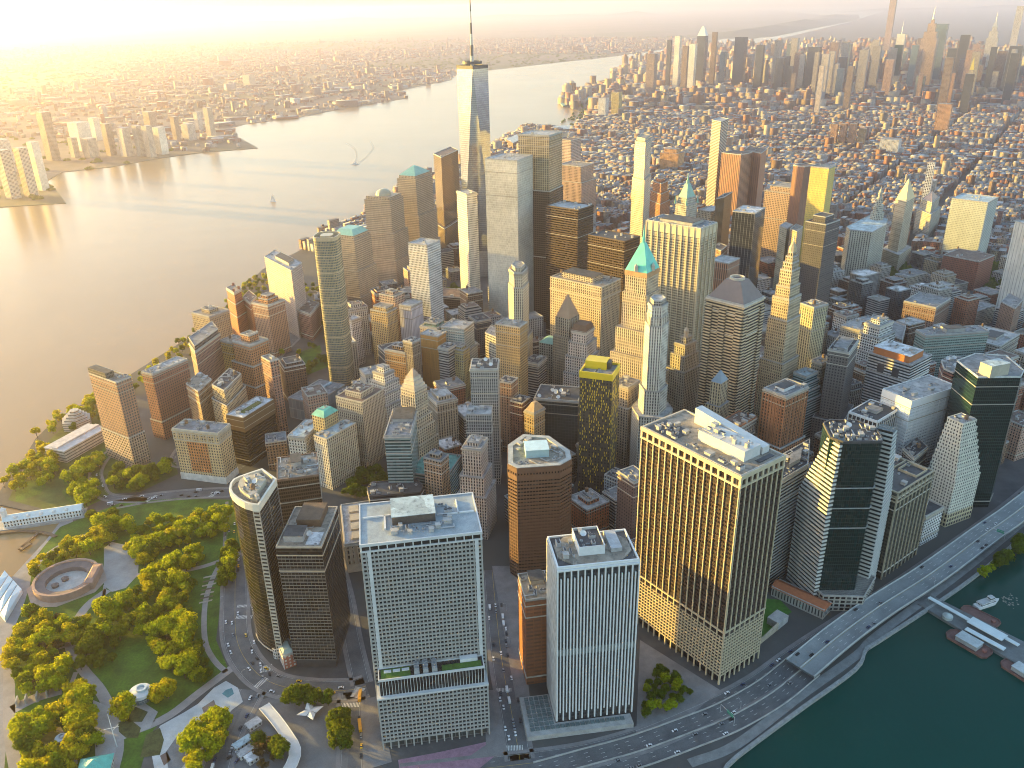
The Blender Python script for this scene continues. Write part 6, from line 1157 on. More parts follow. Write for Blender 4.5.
def crown_mesh(b, seed, rx, h0, h1, n=12, per=130, size=.53):
    rr = random.Random(seed); hh = (h1-h0)/2; cz = (h0+h1)/2; blobs = []
    for k in range(n):
        a = 2*math.pi*(k/n)+rr.uniform(-.4, .4); rad = rx*rr.uniform(.25, .66) if k else 0; z = cz+hh*rr.uniform(-.55, .5) if k else h1-rx*.5
        blobs.append((rad*math.cos(a), rad*math.sin(a), z, rx*rr.uniform(.34, .55)))
    for bx, by, bz, br in blobs:
        for i in range(per):
            v = Vector((rr.gauss(0, 1), rr.gauss(0, 1), rr.gauss(0, 1))).normalized(); r_ = br*rr.uniform(.62, 1.06)
            p = Vector((bx, by, bz))+Vector((v.x, v.y, v.z*.85))*r_; nn = (v+Vector((rr.uniform(-.4, .4), rr.uniform(-.4, .4), rr.uniform(-.2, .4)))).normalized(); t = nn.orthogonal().normalized(); s = nn.cross(t); a = rr.random()*3.14; t, s = t*math.cos(a)+s*math.sin(a), s*math.cos(a)-t*math.sin(a)
            k = size*rr.uniform(.6, 1.3); b.face([p-t*k-s*k*.6, p+t*k-s*k*.7, p+t*k*.8+s*k*.7, p-t*k*.7+s*k*.6], [(0, 0)]*4)
    return blobs
def mk_tree(seed, mat, h=12, rx=5.2):
    rr = random.Random(seed); root = empty('leafy_tree', (0, 0, 0)); b = MB(); bl = crown_mesh(b, seed, rx, h*.26, h, (12, 10, 14, 12, 9, 13, 11, 8)[seed-11], (130, 130, 130, 130, 120, 130, 130, 70)[seed-11]); o = b.build('crown', mat, root)
    b = MB(); b.tube((0, 0, 0), (.2, .1, h*.4), .38, .26, 7)
    for x, y, z, r_ in bl[:6]: b.tube((.2, .1, h*.33), (x*.9, y*.9, z), .18, .05, 5)
    b.build('trunk', m_bark, root); return root
PROT = [mk_tree(11+i, m_leaf[(0, 1, 0, 2, 1, 0, 2, 3)[i]], (14, 13, 15, 14, 12, 14, 13, 11)[i], (6.8, 6.0, 7.4, 6.4, 5.6, 6.6, 6.0, 5.0)[i]) for i in range(8)]
used = set(); NT = [0]
def put_tree(x, y, k, s, lab, grp):
    p = PROT[k]
    if k not in used: o = p; used.add(k)
    else:
        o = p.copy(); COL.objects.link(o)
        for ch in p.children:
            c = ch.copy(); c.parent = o; COL.objects.link(c)
    o.location = (x, y, 0); o.rotation_euler = (0, 0, rnd.uniform(0, 6.28)); o.scale = (s, s, s*rnd.uniform(.85, 1.15)); props(o, lab, 'tree', grp); NT[0] += 1; return o
TP = [(p[0]+r_*math.cos(a), p[1]+r_*math.sin(a)-2) for p in (un(62, 662), un(62, 741)) for r_ in (0, 4, 8, 12) for a in (0, 1, 2, 3, 4, 4.4, 4.8, 5.2)]; SPEC = []
KN = ('yellow green', 'golden', 'yellow green', 'deep green', 'golden', 'yellow green', 'deep green', 'thin brownish')
def grove(px, n, lab, grp, ks=(0, 1, 2, 4, 5, 6), sp=6.2, s=(.62, 1.22)):
    n = max(2, round(n*1.75)); sp *= .80; pl = PX(px); xs, ys = [p[0] for p in pl], [p[1] for p in pl]; got = 0
    for _ in range(n*60):
        if got >= n: break
        x, y = rnd.uniform(min(xs), max(xs)), rnd.uniform(min(ys), max(ys))
        if not inside((x, y), pl) or any((x-a)**2+(y-b)**2 < sp*sp for a, b in TP): continue
        if any(inside((x, y), off(q, 2)) for q, *_ in BL if abs(q[0][0]-x)+abs(q[0][1]-y) < 160): continue
        TP.append((x, y)); got += 1; k = rnd.choice(ks); SPEC.append((pj(x, y, 8)[2]/(1.3 if 'park' in grp or 'grove' in grp or 'lawn' in grp else 1), x, y, k, rnd.uniform(*s)*1.16, KN[k]+' leafy tree '+lab, grp))
grove([(36, 566), (60, 550), (100, 536), (122, 530), (118, 546), (90, 556), (60, 567), (34, 584)], 22, 'between the round fort and the white pier house', 'trees north of the round fort', (1, 0, 4, 1, 7, 3))
grove([(90, 520), (130, 520), (126, 532), (100, 534)], 7, 'at the corner where the park meets the boulevard', 'trees at the park corner')
grove([(128, 528), (232, 516), (226, 536), (185, 546), (155, 562), (142, 570), (128, 552)], 36, 'along the boulevard edge of the park', 'trees along the boulevard edge')
grove([(146, 570), (172, 566), (202, 553), (210, 560), (182, 576), (150, 596), (140, 588)], 15, 'on the upper lawn of the park', 'trees on the upper lawn', (0, 1, 5))
grove([(100, 612), (140, 596), (176, 584), (194, 588), (188, 610), (196, 642), (214, 676), (200, 694), (182, 672), (150, 655), (138, 634), (118, 628), (96, 622)], 44, 'in the middle of the big park lawn', 'trees in the middle of the park lawn', (0, 1, 2, 5, 3, 6, 7))
grove([(150, 636), (184, 620), (200, 650), (206, 680), (190, 680), (160, 672)], 12, 'in the middle of the big park lawn', 'trees in the middle of the park lawn', (0, 1, 2, 5), 5)
grove([(14, 646), (30, 618), (70, 626), (94, 620), (74, 646), (71, 668), (58, 694), (22, 694), (12, 676)], 40, 'in the western grove beside the promenade', 'trees in the western grove', (1, 4, 0, 1, 5, 7, 6), 5.4)
grove([(76, 648), (100, 628), (122, 634), (126, 656), (96, 672), (79, 670)], 12, 'on the shaded side of the curving park path', 'trees by the curving path', (3, 6, 0))
grove([(70, 698), (80, 688), (97, 706), (94, 726), (80, 736), (68, 726)], 9, 'around the oval lawn near the flagpole', 'trees near the flagpole')
grove([(20, 726), (58, 718), (90, 726), (98, 748), (84, 760), (70, 775), (32, 800), (22, 746)], 30, 'in the lower grove around the white kiosk', 'trees in the lower grove', (1, 0, 4, 5, 3), 5.6)
grove([(196, 730), (222, 722), (228, 740), (210, 762), (196, 780), (188, 746)], 15, 'between the playground and the ramp road', 'trees beside the playground', (1, 0, 5))
grove([(120, 712), (128, 706), (132, 716), (124, 722)], 3, 'in the round bed beside the carousel', 'trees beside the carousel', (1, 0)); grove([(150, 702), (168, 690), (175, 695), (160, 708)], 3, 'on the lawn edge above the carousel', 'trees above the carousel', (1,))
grove([(222, 566), (234, 545), (238, 560), (232, 592), (222, 600)], 9, 'on the pavement opposite the curved glass tower', 'trees opposite the curved tower', (0, 3))
grove([(0, 486), (28, 466), (44, 446), (62, 456), (52, 484), (22, 496)], 26, 'in the riverside garden below the museum', 'trees in the riverside garden', (0, 1, 4), 6)
grove([(34, 438), (56, 420), (78, 408), (100, 398), (102, 412), (80, 420), (50, 438)], 18, 'along the water behind the museum', 'trees behind the museum', (1, 4, 0), 6)
grove([(66, 500), (82, 482), (100, 492), (98, 504), (80, 508)], 12, 'in the clipped block beside the loop road', 'trees in the clipped block', (0, 5), 5); grove([(64, 484), (100, 458), (106, 464), (80, 484)], 12, 'in the clipped row beside the museum', 'trees in the clipped row', (0, 1), 5)
grove([(108, 474), (150, 474), (176, 462), (172, 474), (136, 494), (114, 490)], 18, 'in the strip garden below the brick hotel tower', 'trees in the strip garden', (0, 3, 5, 6), 6)
grove([(340, 498), (352, 482), (378, 474), (386, 484), (366, 500)], 14, 'in the small green between the stone office buildings', 'trees in the small green', (3, 6), 6)
grove([(642, 688), (668, 668), (690, 696), (676, 712), (642, 722)], 15, 'in the sunken plaza beside the bulky golden tower', 'trees in the sunken plaza', (3, 6, 0), 6, (.42, .72))
grove([(335, 722), (347, 718), (347, 750), (334, 752)], 6, 'beside the taxi lane on the station plaza', 'trees on the station plaza', (3, 6)); grove([(288, 700), (330, 700), (330, 706), (288, 706)], 5, 'in the bed behind the star pavilion', 'trees behind the star pavilion', (3, 6))
grove([(258, 745), (276, 742), (284, 760), (262, 770)], 5, 'inside the curved bus canopy', 'trees inside the canopy curve', (3, 7)); grove([(978, 578), (1008, 556), (1022, 545), (1022, 552), (985, 580)], 8, 'on the esplanade below the elevated highway', 'trees on the esplanade', (3, 6, 7), 6)
grove([(284, 384), (320, 358), (328, 364), (298, 382)], 8, 'on the lawn strip beside the rounded bronze tower', 'trees on the lawn strip', (6, 3), 8)
grove([(440, 300), (462, 285), (476, 300), (460, 310)], 6, 'on the memorial plaza', 'trees on the memorial plaza', (3, 6))
def grove_w(pl, n, lab, grp, ks=(0, 3, 6, 1), sp=8):
    xs, ys = [p[0] for p in pl], [p[1] for p in pl]; got = 0
    for _ in range(n*20):
        if got >= n: break
        x, y = rnd.uniform(min(xs), max(xs)), rnd.uniform(min(ys), max(ys))
        if not inside((x, y), pl) or any((x-a)**2+(y-b)**2 < sp*sp for a, b in TP) or any(inside((x, y), off(q, 2)) for q, *_ in BL if abs(q[0][0]-x)+abs(q[0][1]-y) < 160): continue
        TP.append((x, y)); got += 1; k = rnd.choice(ks); SPEC.append((pj(x, y, 8)[2], x, y, k, rnd.uniform(.7, 1.1), KN[k]+' leafy tree '+lab, grp))
grove_w([(-600, 150), (-560, 140), (-500, 560), (-520, 900), (-585, 900), (-570, 560)], 130, 'along the Hudson edge of the riverside flats', 'trees along the river edge')
grove_w([(-480, 300), (-330, 250), (-300, 560), (-360, 900), (-480, 800)], 90, 'between the riverside flats', 'trees between the riverside flats')
SPEC.sort(key=lambda t: t[0])
SPEC = [t for i, t in enumerate(SPEC) if SHOW['tree'] is None or i not in SHOW['tree']]
for i, (_, x, y, k, s, lab, grp) in enumerate(SPEC[:296]): IX[put_tree(x, y, k, s, lab, grp).name] = ('tree', i)
mass = MB(); mt = [[], [], []]
for _, x, y, k, s, lab, grp in SPEC[296:]:
    cr_, tr_ = [ch.data for ch in PROT[k].children]; a = rnd.uniform(0, 6.28); ca, sa = math.cos(a)*s, math.sin(a)*s
    for me, mi in ((cr_, 1 if k in (1, 4) else 2 if k in (3, 6) else 0), (tr_, 3)):
        vs_ = [(x+v.co.x*ca-v.co.y*sa, y+v.co.x*sa+v.co.y*ca, v.co.z*s) for v in me.vertices]
        for p in me.polygons: mass.face([vs_[i] for i in p.vertices], [(0, 0)]*len(p.vertices), mi)
if mass.f: props(mass.build('tree_foliage', [m_leaf[0], m_leaf[1], m_leaf[2], m_bark]), kind='stuff')
print('TREES', len(SPEC))
for i, p in enumerate(PROT):
    if i not in used:
        for ch in list(p.children): bpy.data.objects.remove(ch)
        bpy.data.objects.remove(p)
rnd = random.Random(33)
# ------------------------------------------------------------------ vehicles
def mk_car(name, col, L=4.6, W=1.85, H=1.45, kind='car'):
    b = MB()
    if kind == 'car':
        prof = [(-.5, .3), (-.49, .62), (-.3, .66), (-.2, .98), (.12, .99), (.27, .68), (.48, .58), (.5, .3)]
        for i in range(len(prof)-1):
            (x0, h0), (x1, h1) = prof[i], prof[i+1]; w0, w1 = W/2*(.82 if h0 > .8 else 1), W/2*(.82 if h1 > .8 else 1); m = 1 if (h0 > .8) != (h1 > .8) else 0
            b.face([(x0*L, -w0, h0*H), (x0*L, w0, h0*H), (x1*L, w1, h1*H), (x1*L, -w1, h1*H)], None, m)
            for s in (-1, 1): b.face([(x0*L, s*w0, h0*H), (x1*L, s*w1, h1*H), (x1*L, s*W/2, .2*H), (x0*L, s*W/2, .2*H)][::s], None, 1 if h0 > .8 or h1 > .8 else 0)
        b.face([(.5*L, -W/2, .3*H), (.5*L, W/2, .3*H), (.5*L, W/2, .2*H), (.5*L, -W/2, .2*H)]); b.face([(-.5*L, -W/2, .2*H), (-.5*L, W/2, .2*H), (-.5*L, W/2, .3*H), (-.5*L, -W/2, .3*H)])
    else:
        b.box(0, 0, L, W, .35, H); b.box(0, 0, L*.98, W+.06, H*.5, H*.8, 0, 1); b.box(L*.0, 0, L*.5, W*.5, H, H+.25, 0, 0)
    for x in (-.32, .32):
        for s in (-1, 1): b.tube((x*L, s*W*.5-.12*s, .33), (x*L, s*W*.5+.02*s, .33), .34, .34, 8, 1)
    o = b.build(name, [plain('car_paint_'+name+'_%d' % int(sum(col)*100), col, .3, .05), plain('car_glass', (.02, .022, .025), .15, .1)]); return o.data, bpy.data.objects.remove(o)
CK = [('parked_car', 'white car', (.72, .72, .72), 'car'), ('parked_car', 'black car', (.02, .02, .022), 'car'), ('parked_car', 'grey car', (.22, .23, .24), 'car'), ('yellow_taxi', 'yellow taxi', (.72, .44, .02), 'car'), ('parked_car', 'red car', (.35, .03, .03), 'car'), ('parked_car', 'dark blue car', (.03, .05, .12), 'car'), ('delivery_van', 'white van', (.7, .7, .7), 'van'), ('city_bus', 'white city bus', (.62, .65, .68), 'bus'), ('school_bus', 'orange yellow bus', (.65, .33, .02), 'bus')]
CM = [mk_car(n, c, *( (4.7, 1.9, 1.5) if k == 'car' else (6, 2.1, 2.4) if k == 'van' else (12, 2.6, 3.1)), kind=k)[0] for n, _, c, k in CK]
CPOS = []
def car(k, x, y, z, a, lab, grp):
    if any(abs(x-u)+abs(y-v) < (14 if k > 6 else 6) for u, v in CPOS): return
    CPOS.append((x, y)); n = CK[k][0]
    if SHOW['car'] is not None and len(CPOS)-1 in SHOW['car']: return
    o = bpy.data.objects.new('car' if n == 'parked_car' else n, CM[k]); COL.objects.link(o); o.location = (x, y, z); o.rotation_euler = (0, 0, a); IX[o.name] = ('car', len(CPOS)-1); props(o, CK[k][1]+' '+lab, 'bus' if 'bus' in n else 'taxi' if 'taxi' in n else 'van' if 'van' in n else 'car', grp)
def traffic(key, n, lab, grp, t0=0, t1=1, ks=(0, 0, 1, 1, 2, 2, 3, 5, 6), lanes=4, park=False):
    P, w, z = ROADS[key]
    for _ in range(n):
        i = int(rnd.uniform(t0, t1)*(len(P)-2)); l = rnd.randrange(lanes); o = -w/2+w*(l+.5)/lanes
        if park: o = (w/2-1.3)*rnd.choice((-1, 1))
        d = P[i+1]-P[i]; q = P[i]+nrm2(P, i)*o; car(rnd.choice(ks), q.x, q.y, z+.02, math.atan2(d.y, d.x)+(math.pi if o > 0 else 0), lab, grp)
traffic('viaduct', 24, 'driving on the elevated highway deck', 'cars on the elevated highway', .33, 1, (0, 1, 1, 2, 5), 6); traffic('approach', 16, 'on the tunnel approach lanes', 'cars on the tunnel approach', .1, .8, (0, 0, 2, 2, 1), 6)
traffic('south', 44, 'on the street beside the elevated highway', 'cars on the waterfront street', .28, .84, (0, 1, 2, 1, 5)); traffic('south', 22, 'parked along the waterfront street', 'cars parked on the waterfront street', .3, .75, (0, 1, 1, 2), 2, True)
traffic('state', 30, 'on the street round the curved tower', 'cars on the park side street', 0, 1, (0, 0, 1, 2, 3, 3)); traffic('whitehall', 14, 'in the lane beside the station plaza', 'cars beside the station plaza', 0, .8, (8, 3, 1, 2, 0), 2, True); traffic('broad', 26, 'in the street between the waffle tower and the finned tower', 'cars in the narrow street', .2, .95, (0, 1, 2, 0, 6), 3); traffic('broad', 10, 'parked in the street between the waffle tower and the finned tower', 'cars parked in the narrow street', .2, .95, (0, 1, 2, 0), 3, True)
traffic('west_ramp', 16, 'on the ramp road beside the playground', 'cars on the ramp road', 0, .9, (0, 1, 2, 5, 6)); traffic('battery_place', 20, 'on the boulevard at the top of the park', 'cars on the boulevard', 0, 1, (0, 0, 1, 2, 6)); traffic('river_loop', 6, 'on the loop road below the brick hotel tower', 'cars on the loop road', 0, 1)
P, w, z = ROADS['state']; i = int(len(P)*.62); car(7, P[i].x-4, P[i].y+6, z, 1.2, 'standing beside the park kerb', 'buses'); i = int(len(P)*.88); car(7, P[i].x, P[i].y-3, z, .1, 'passing below the dark banded tower', 'buses')
P, w, z = ROADS['broad']; i = int(len(P)*.8); car(7, P[i].x-3, P[i].y, z, 1.6, 'in the street beside the waffle tower', 'buses')
for k in range(14):
    c = un(248+rnd.uniform(-5, 5)+k*1.5, 636+k*3.2); car(rnd.choice((0, 0, 1, 2, 0)), c[0], c[1], .05, rnd.uniform(1.9, 2.1), 'queueing in the cobbled bay by the park street', 'cars in the queueing bay')
for k in range(16):
    c = un(228+rnd.uniform(-4, 14), 745+rnd.uniform(-4, 18)); car(rnd.choice((0, 5, 1, 2)), c[0], c[1], .1, rnd.uniform(-.3, .3)+1.1, 'parked in the yard beside the ramp road', 'cars in the ramp yard')
# site sheds in the canopy loop
for k, (x, y, w, d, c) in enumerate(((254, 726, 11, 7, 'white'), (243, 745, 14, 6, 'blue'), (246, 754, 12, 6, 'pale'), (264, 748, 12, 5, 'grey'), (252, 760, 8, 8, 'white'))):
    p = un(x, y); r = empty('site_shed', (*p, 0), ('white shed with flat roof inside the bus canopy loop', 'pale blue roofed shed beside the ramp yard', 'cream shed below the pale blue one', 'grey shed under the trees of the canopy loop', 'square white shed near the lower edge of the canopy loop')[k], 'shed')
    part(r, 'wall', lambda b: b.walls(rect(*p, w, d, .9), 0, 3.5), F(PALE, fx=.3)); part(r, 'roof', lambda b: b.prism(rect(*p, w+.8, d+.8, .9), 3.5, 4), roofmat(c))
# lamps and gantry signs
def mk_lamp():
    r = empty('street_lamp', (0, 0, 0)); b = MB(); b.tube((0, 0, 0), (0, 0, 9), .14, .09, 6); b.tube((0, 0, 9), (2.2, 0, 9.5), .07, .06, 5); b.build('post', M_METAL, r); b = MB(); b.box(2.4, 0, 1, .4, 9.35, 9.6, bottom=True); b.build('lamp_head', M_METAL, r); return r
L0 = mk_lamp(); first = True
for key, n, side in (('viaduct', 8, 1), ('south', 9, 1), ('state', 6, -1), ('broad', 4, 1)):
    P, w, z = ROADS[key]
    for k in range(n):
        if SHOW['lamp'] is not None and (key, k) in SHOW['lamp']: continue
        i = int((.08+.8*k/n if key not in ('viaduct', 'south') else .32+.55*k/n)*len(P)); q = P[i]+nrm2(P, i)*(w/2+(1.2 if key != 'viaduct' else -.3))*side; d = nrm2(P, i)*-side
        if first: o = L0; first = False
        else:
            o = L0.copy(); COL.objects.link(o)
            for ch in L0.children: c = ch.copy(); c.parent = o; COL.objects.link(c)
        IX[o.name] = ('lamp', (key, k)); o.location = (q.x, q.y, z); o.rotation_euler = (0, 0, math.atan2(d.y, d.x)); nm = {'viaduct': 'elevated highway', 'south': 'waterfront street', 'state': 'park side street', 'broad': 'narrow street'}[key]; props(o, 'steel street lamp on the '+nm, 'street lamp', 'lamps on the '+nm)
def gantry(px, z, a, lab):
    c = un(px[0], px[1], z); r = empty('sign_gantry', (*c, z), lab, 'road sign'); d = Vector((math.cos(a), math.sin(a))); o = r.location
    def pt(n, f, m):
        b = MB(); f(b); b.v = [(x-o[0], y-o[1], q-o[2]) for x, y, q in b.v]; b.build(n, m, r)
    C = Vector(c); pt('post', lambda b: b.tube((*(C-d*8), z), (*(C-d*8), z+8), .25, .2, 6), M_METAL); pt('post', lambda b: b.tube((*(C+d*8), z), (*(C+d*8), z+8), .25, .2, 6), M_METAL); pt('beam', lambda b: b.tube((*(C-d*8), z+7.6), (*(C+d*8), z+7.6), .25, .25, 6), M_METAL); pt('sign_board', lambda b: b.box(*(C+d*3), 7, .3, z+5.6, z+8.8, a, bottom=True), plain('sign_green', (.02, .22, .14), .5, .05))
gantry((996, 536), 8, -.75, 'green sign gantry over the elevated highway near the river trees'); gantry((727, 718), .2, -1.0, 'green sign gantry over the tunnel approach lanes')
# ------------------------------------------------------------------ in-between blocks downtown
ROADPOLY = []
for k, (P, w, z) in ROADS.items():
    for i in range(0, len(P)-1, 3): ROADPOLY.append((P[i].x, P[i].y, w/2+4))
OPEN = [PARK, PX([(230, 500), (252, 640), (275, 660), (370, 660), (372, 800), (200, 800)]), PX([(0, 440), (110, 395), (180, 455), (235, 480), (235, 505), (60, 530), (-20, 520)]), PX([(336, 500), (352, 478), (384, 468), (390, 490), (360, 505)]), PX([(634, 640), (725, 690), (690, 720), (636, 740)]), PX([(484, 560), (516, 560), (530, 770), (484, 770)]), PX([(755, 590), (800, 610), (770, 650), (745, 650)]), PX([(270, 385), (330, 340), (345, 365), (296, 388)]), PX([(425, 312), (480, 270), (490, 300), (450, 322)])]
MANP = ccw([(x, y) for x, y in MAN if abs(x) < 9000 and abs(y) < 30000])
fill = []
def clear(poly, pad=3):
    c = cent(poly); r_ = max(math.dist(p, c) for p in poly)
    if any(inside(c, o) or any(inside(p, o) for p in poly) for o in OPEN): return False
    if any((c[0]-x)**2+(c[1]-y)**2 < (w+r_)**2 for x, y, w in ROADPOLY): return False
    q = off(poly, pad)
    for bp, *_ in BL:
        if math.dist(bp[0], c) < 160 and sat(q, bp): return False
    return True
fr_ = random.Random(21)
def fillgrid(x0, x1, y0, y1, ang, lot, street, hf, keep=1.0):
    c, s = math.cos(ang), math.sin(ang); N = 60; cx, cy = (x0+x1)/2, (y0+y1)/2
    u = -900
    while u < 900:
        for half in range(2):
            v = -900
            while v < 900:
                w = fr_.uniform(*lot); d = fr_.uniform(*lot)
                X, Y = cx+(u+d/2)*c-(v+w/2)*s, cy+(u+d/2)*s+(v+w/2)*c
                v += w+.6+(street if fr_.random() < .16 else 0)
                if not (x0 < X < x1 and y0 < Y < y1) or fr_.random() > keep: continue
                sx, sy, dd = pj(X, Y, 0)
                if not (-20 < sx < 1190 and 100 < sy < 790): continue
                p = rect(X, Y, d, w, ang)
                if not inside((X, Y), MANP) or not clear(p): continue
                fill.append((p, hf(X, Y))); BL.append((p, 0, None, None))
            u += lot[1]+1
        u += street
def h_front(x, y): return fr_.uniform(18, 46)
def h_mid(x, y):
    h = fr_.uniform(30, 74)
    return h+fr_.uniform(10, 34) if fr_.random() < .12 else h
def h_civ(x, y): return fr_.uniform(14, 46)
fillgrid(-60, 620, -160, 140, R(38), (22, 34), 12, h_front); fillgrid(-330, 760, 130, 640, R(32), (24, 36), 13, h_mid); fillgrid(-360, 1000, 630, 1080, R(30), (26, 40), 15, h_civ); fillgrid(560, 1500, 100, 640, R(38), (26, 40), 15, h_civ); fillgrid(-420, -60, 60, 640, R(20), (24, 36), 18, h_front, .7)
FS = [('brown brick', F(BRICK, fx=.42)), ('cream stone', f_creamv), ('grey stone', f_limv), ('tan brick', F(TAN, fx=.42)), ('pale', f_palev), ('dark brown', F(BROWN, fx=.5)), ('grey banded', h_grey), ('red brick', F(RED, fx=.42)), ('charcoal', F(DGREY, fx=.55)), ('white', f_white), ('rose brick', F(PINK, fx=.4)), ('umber', F((.20, .12, .07), fx=.45))]
RN = ['grey', 'dark', 'pale', 'tan', 'brown', 'white', 'grey', 'pale']
LAND = [(b_[0], b_[1], b_[3]) for b_ in BL if b_[3]]
seen_lab = {}
def where(p):
    c = cent(p); best = sorted((math.dist(cent(q), c), s, cent(q)) for q, z, s in LAND)[0]; sx, sy, dd = pj(*c, 0); bx, by, bd = pj(*best[2], 0)
    rel = 'behind' if dd-bd > 28 else 'in front of' if bd-dd > 28 else 'beside'
    return rel+' the '+best[1]
KEEP = SHOW['infill']   # those that show from the harbour
def fillers(keep):
    rest = []
    for i, (p, h) in enumerate(fill):
        rr = random.Random(i*13+5); nm, m = FS[rr.randrange(len(FS))]; rf = RN[rr.randrange(len(RN))]
        if keep is not None and i not in keep: rest.append((p, h, i)); continue
        size = 'low' if h < 28 else 'mid height' if h < 55 else 'tall'; lab = '%s %s building with %s roof %s' % (size, nm, rf, where(p))
        if lab in seen_lab: lab = lab.replace(' building', ' block'); 
        if lab in seen_lab: lab = lab.replace(' block', ' stepped block')
        if len(lab.split()) > 16: lab = lab.replace(' with %s roof' % rf, '')
        seen_lab[lab] = 1; up = [(rr.uniform(3, 7), rr.uniform(.5, .8), None)] if rr.random() < .45 or 'stepped' in lab else []
        r = tower('infill_building', lab, 'building', p, h, m, rf, ac=rr.randrange(1, 4), tank=1 if rr.random() < .45 else 0, upper=up, group=None); IX[r.name] = ('infill', i)
    return rest
rest = fillers(KEEP)
# ------------------------------------------------------------------ the low city running north, and the far shore
def boxes(name, arr, mats, kind='stuff'):
    """arr rows: x y w d h angle tint_r g b roof_r g b"""
    A = np.array(arr); n = len(A); c, s = np.cos(A[:, 5]), np.sin(A[:, 5]); V = np.zeros((n, 8, 3))
    for k, (u, v) in enumerate(((-.5, -.5), (.5, -.5), (.5, .5), (-.5, .5))):
        X, Y = u*A[:, 2], v*A[:, 3]; V[:, k, 0] = A[:, 0]+X*c-Y*s; V[:, k, 1] = A[:, 1]+X*s+Y*c; V[:, k+4, :2] = V[:, k, :2]; V[:, k+4, 2] = A[:, 4]; V[:, k, 2] = A[:, 12] if A.shape[1] > 12 else 0
    Fq = np.array([[0, 1, 5, 4], [1, 2, 6, 5], [2, 3, 7, 6], [3, 0, 4, 7], [4, 5, 6, 7]]); FA = (Fq[None]+np.arange(n)[:, None, None]*8).reshape(-1, 4)
    me = bpy.data.meshes.new(name); me.vertices.add(n*8); me.vertices.foreach_set('co', V.astype(np.float32).ravel()); me.loops.add(len(FA)*4); me.loops.foreach_set('vertex_index', FA.astype(np.int32).ravel()); me.polygons.add(len(FA)); me.polygons.foreach_set('loop_start', np.arange(len(FA), dtype=np.int32)*4)
    me.polygons.foreach_set('material_index', np.tile([0, 0, 0, 0, 1], n).astype(np.int32)); uv = np.zeros((n, 5, 4, 2)); r0 = np.arange(n)*17
    H = A[:, 4]-(A[:, 12] if A.shape[1] > 12 else 0)
    for k in range(4):
        nb = np.maximum(1, np.round((A[:, 2] if k % 2 == 0 else A[:, 3])/3.4)); nf = np.maximum(1, np.round(H/3.6)); uv[:, k, 0, 0] = uv[:, k, 3, 0] = r0+k*41; uv[:, k, 1, 0] = uv[:, k, 2, 0] = r0+k*41+nb; uv[:, k, 2, 1] = uv[:, k, 3, 1] = nf
    l = me.uv_layers.new(name='UVMap'); l.data.foreach_set('uv', uv.astype(np.float32).ravel())
    at = me.attributes.new('tint', 'FLOAT_COLOR', 'FACE'); T_ = np.ones((n, 5, 4)); T_[:, :4, :3] = A[:, None, 6:9]; T_[:, 4, :3] = A[:, 9:12]; at.data.foreach_set('color', T_.astype(np.float32).ravel())
    for m in mats: me.materials.append(m)
    me.update(calc_edges=True); me.validate(); o = bpy.data.objects.new(name, me); COL.objects.link(o); return props(o, kind=kind)
m_tw = facade((1, 1, 1), (.05, .05, .05), .42, .5, .25, .25, tint=1, name='city_wall')
def tint_roof():
    m, nt, b = newmat('city_roof'); at = nd(nt, 'Attribute', attribute_name='tint'); c = mixc(nt, 1.0, at.outputs['Color'], ramp(nt, noise(nt, .12, 3), (.3, .7), (.7, 1.25)), 'MULTIPLY'); lk(nt, c, b.inputs['Base Color']); b.inputs['Roughness'].default_value = .85; return m
m_tr = tint_roof()
WC = [BRICK, BRICK, (.22, .12, .09), TAN, LIME, BROWN, GREY, (.20, .13, .10), (.28, .19, .14), (.33, .30, .27), (.18, .17, .16), (.24, .11, .08)]; RC = [(.22, .23, .24), (.36, .38, .40), (.52, .55, .58), (.10, .10, .11), (.24, .23, .22), (.30, .33, .36), (.17, .11, .09), (.40, .43, .46), (.06, .06, .06), (.14, .15, .16)]
cr = random.Random(77); city = []; GREEN = []
def row(x, y, w, d, h, a, tall=False, z0=0):
    wc = shade(cr.choice(WC), cr.uniform(.75, 1.1)); rc = shade(cr.choice(RC), cr.uniform(.8, 1.1)); rc = tuple(x*.55+.055 for x in rc); city.append((x, y, w, d, h, a, *wc, *rc, z0))
AV = R(61)     # avenues run 29 degrees east of north
def hood(x, y):
    n = .5+.5*math.sin(x*.0031+1)*math.cos(y*.0027)
    if y < 1500: return 22, 10, .05, 60
    if y < 2700: return (26, 8, .06, 60) if x < 900 else (22, 7, .09, 62)
    if y < 3900: return (23, 8, .07, 60)
    if y < 4700: return (36, 16, .12, 80)
    if y < 8800: return (48, 20, .20, 165) if 1150 < x < 3700 and y > 5000 else (30, 11, .05, 100)
    return 30, 14, .1, 80
u = 0; ca, sa = math.cos(AV), math.sin(AV)
GP = [PX(q) for q in ([(935, 262), (950, 250), (952, 270), (936, 280)], [(985, 262), (1024, 270), (1024, 310), (985, 290)], [(868, 262), (905, 255), (912, 275), (880, 285)], [(548, 132), (556, 128), (600, 88), (606, 90), (585, 118), (570, 136)])]
su = 0.0
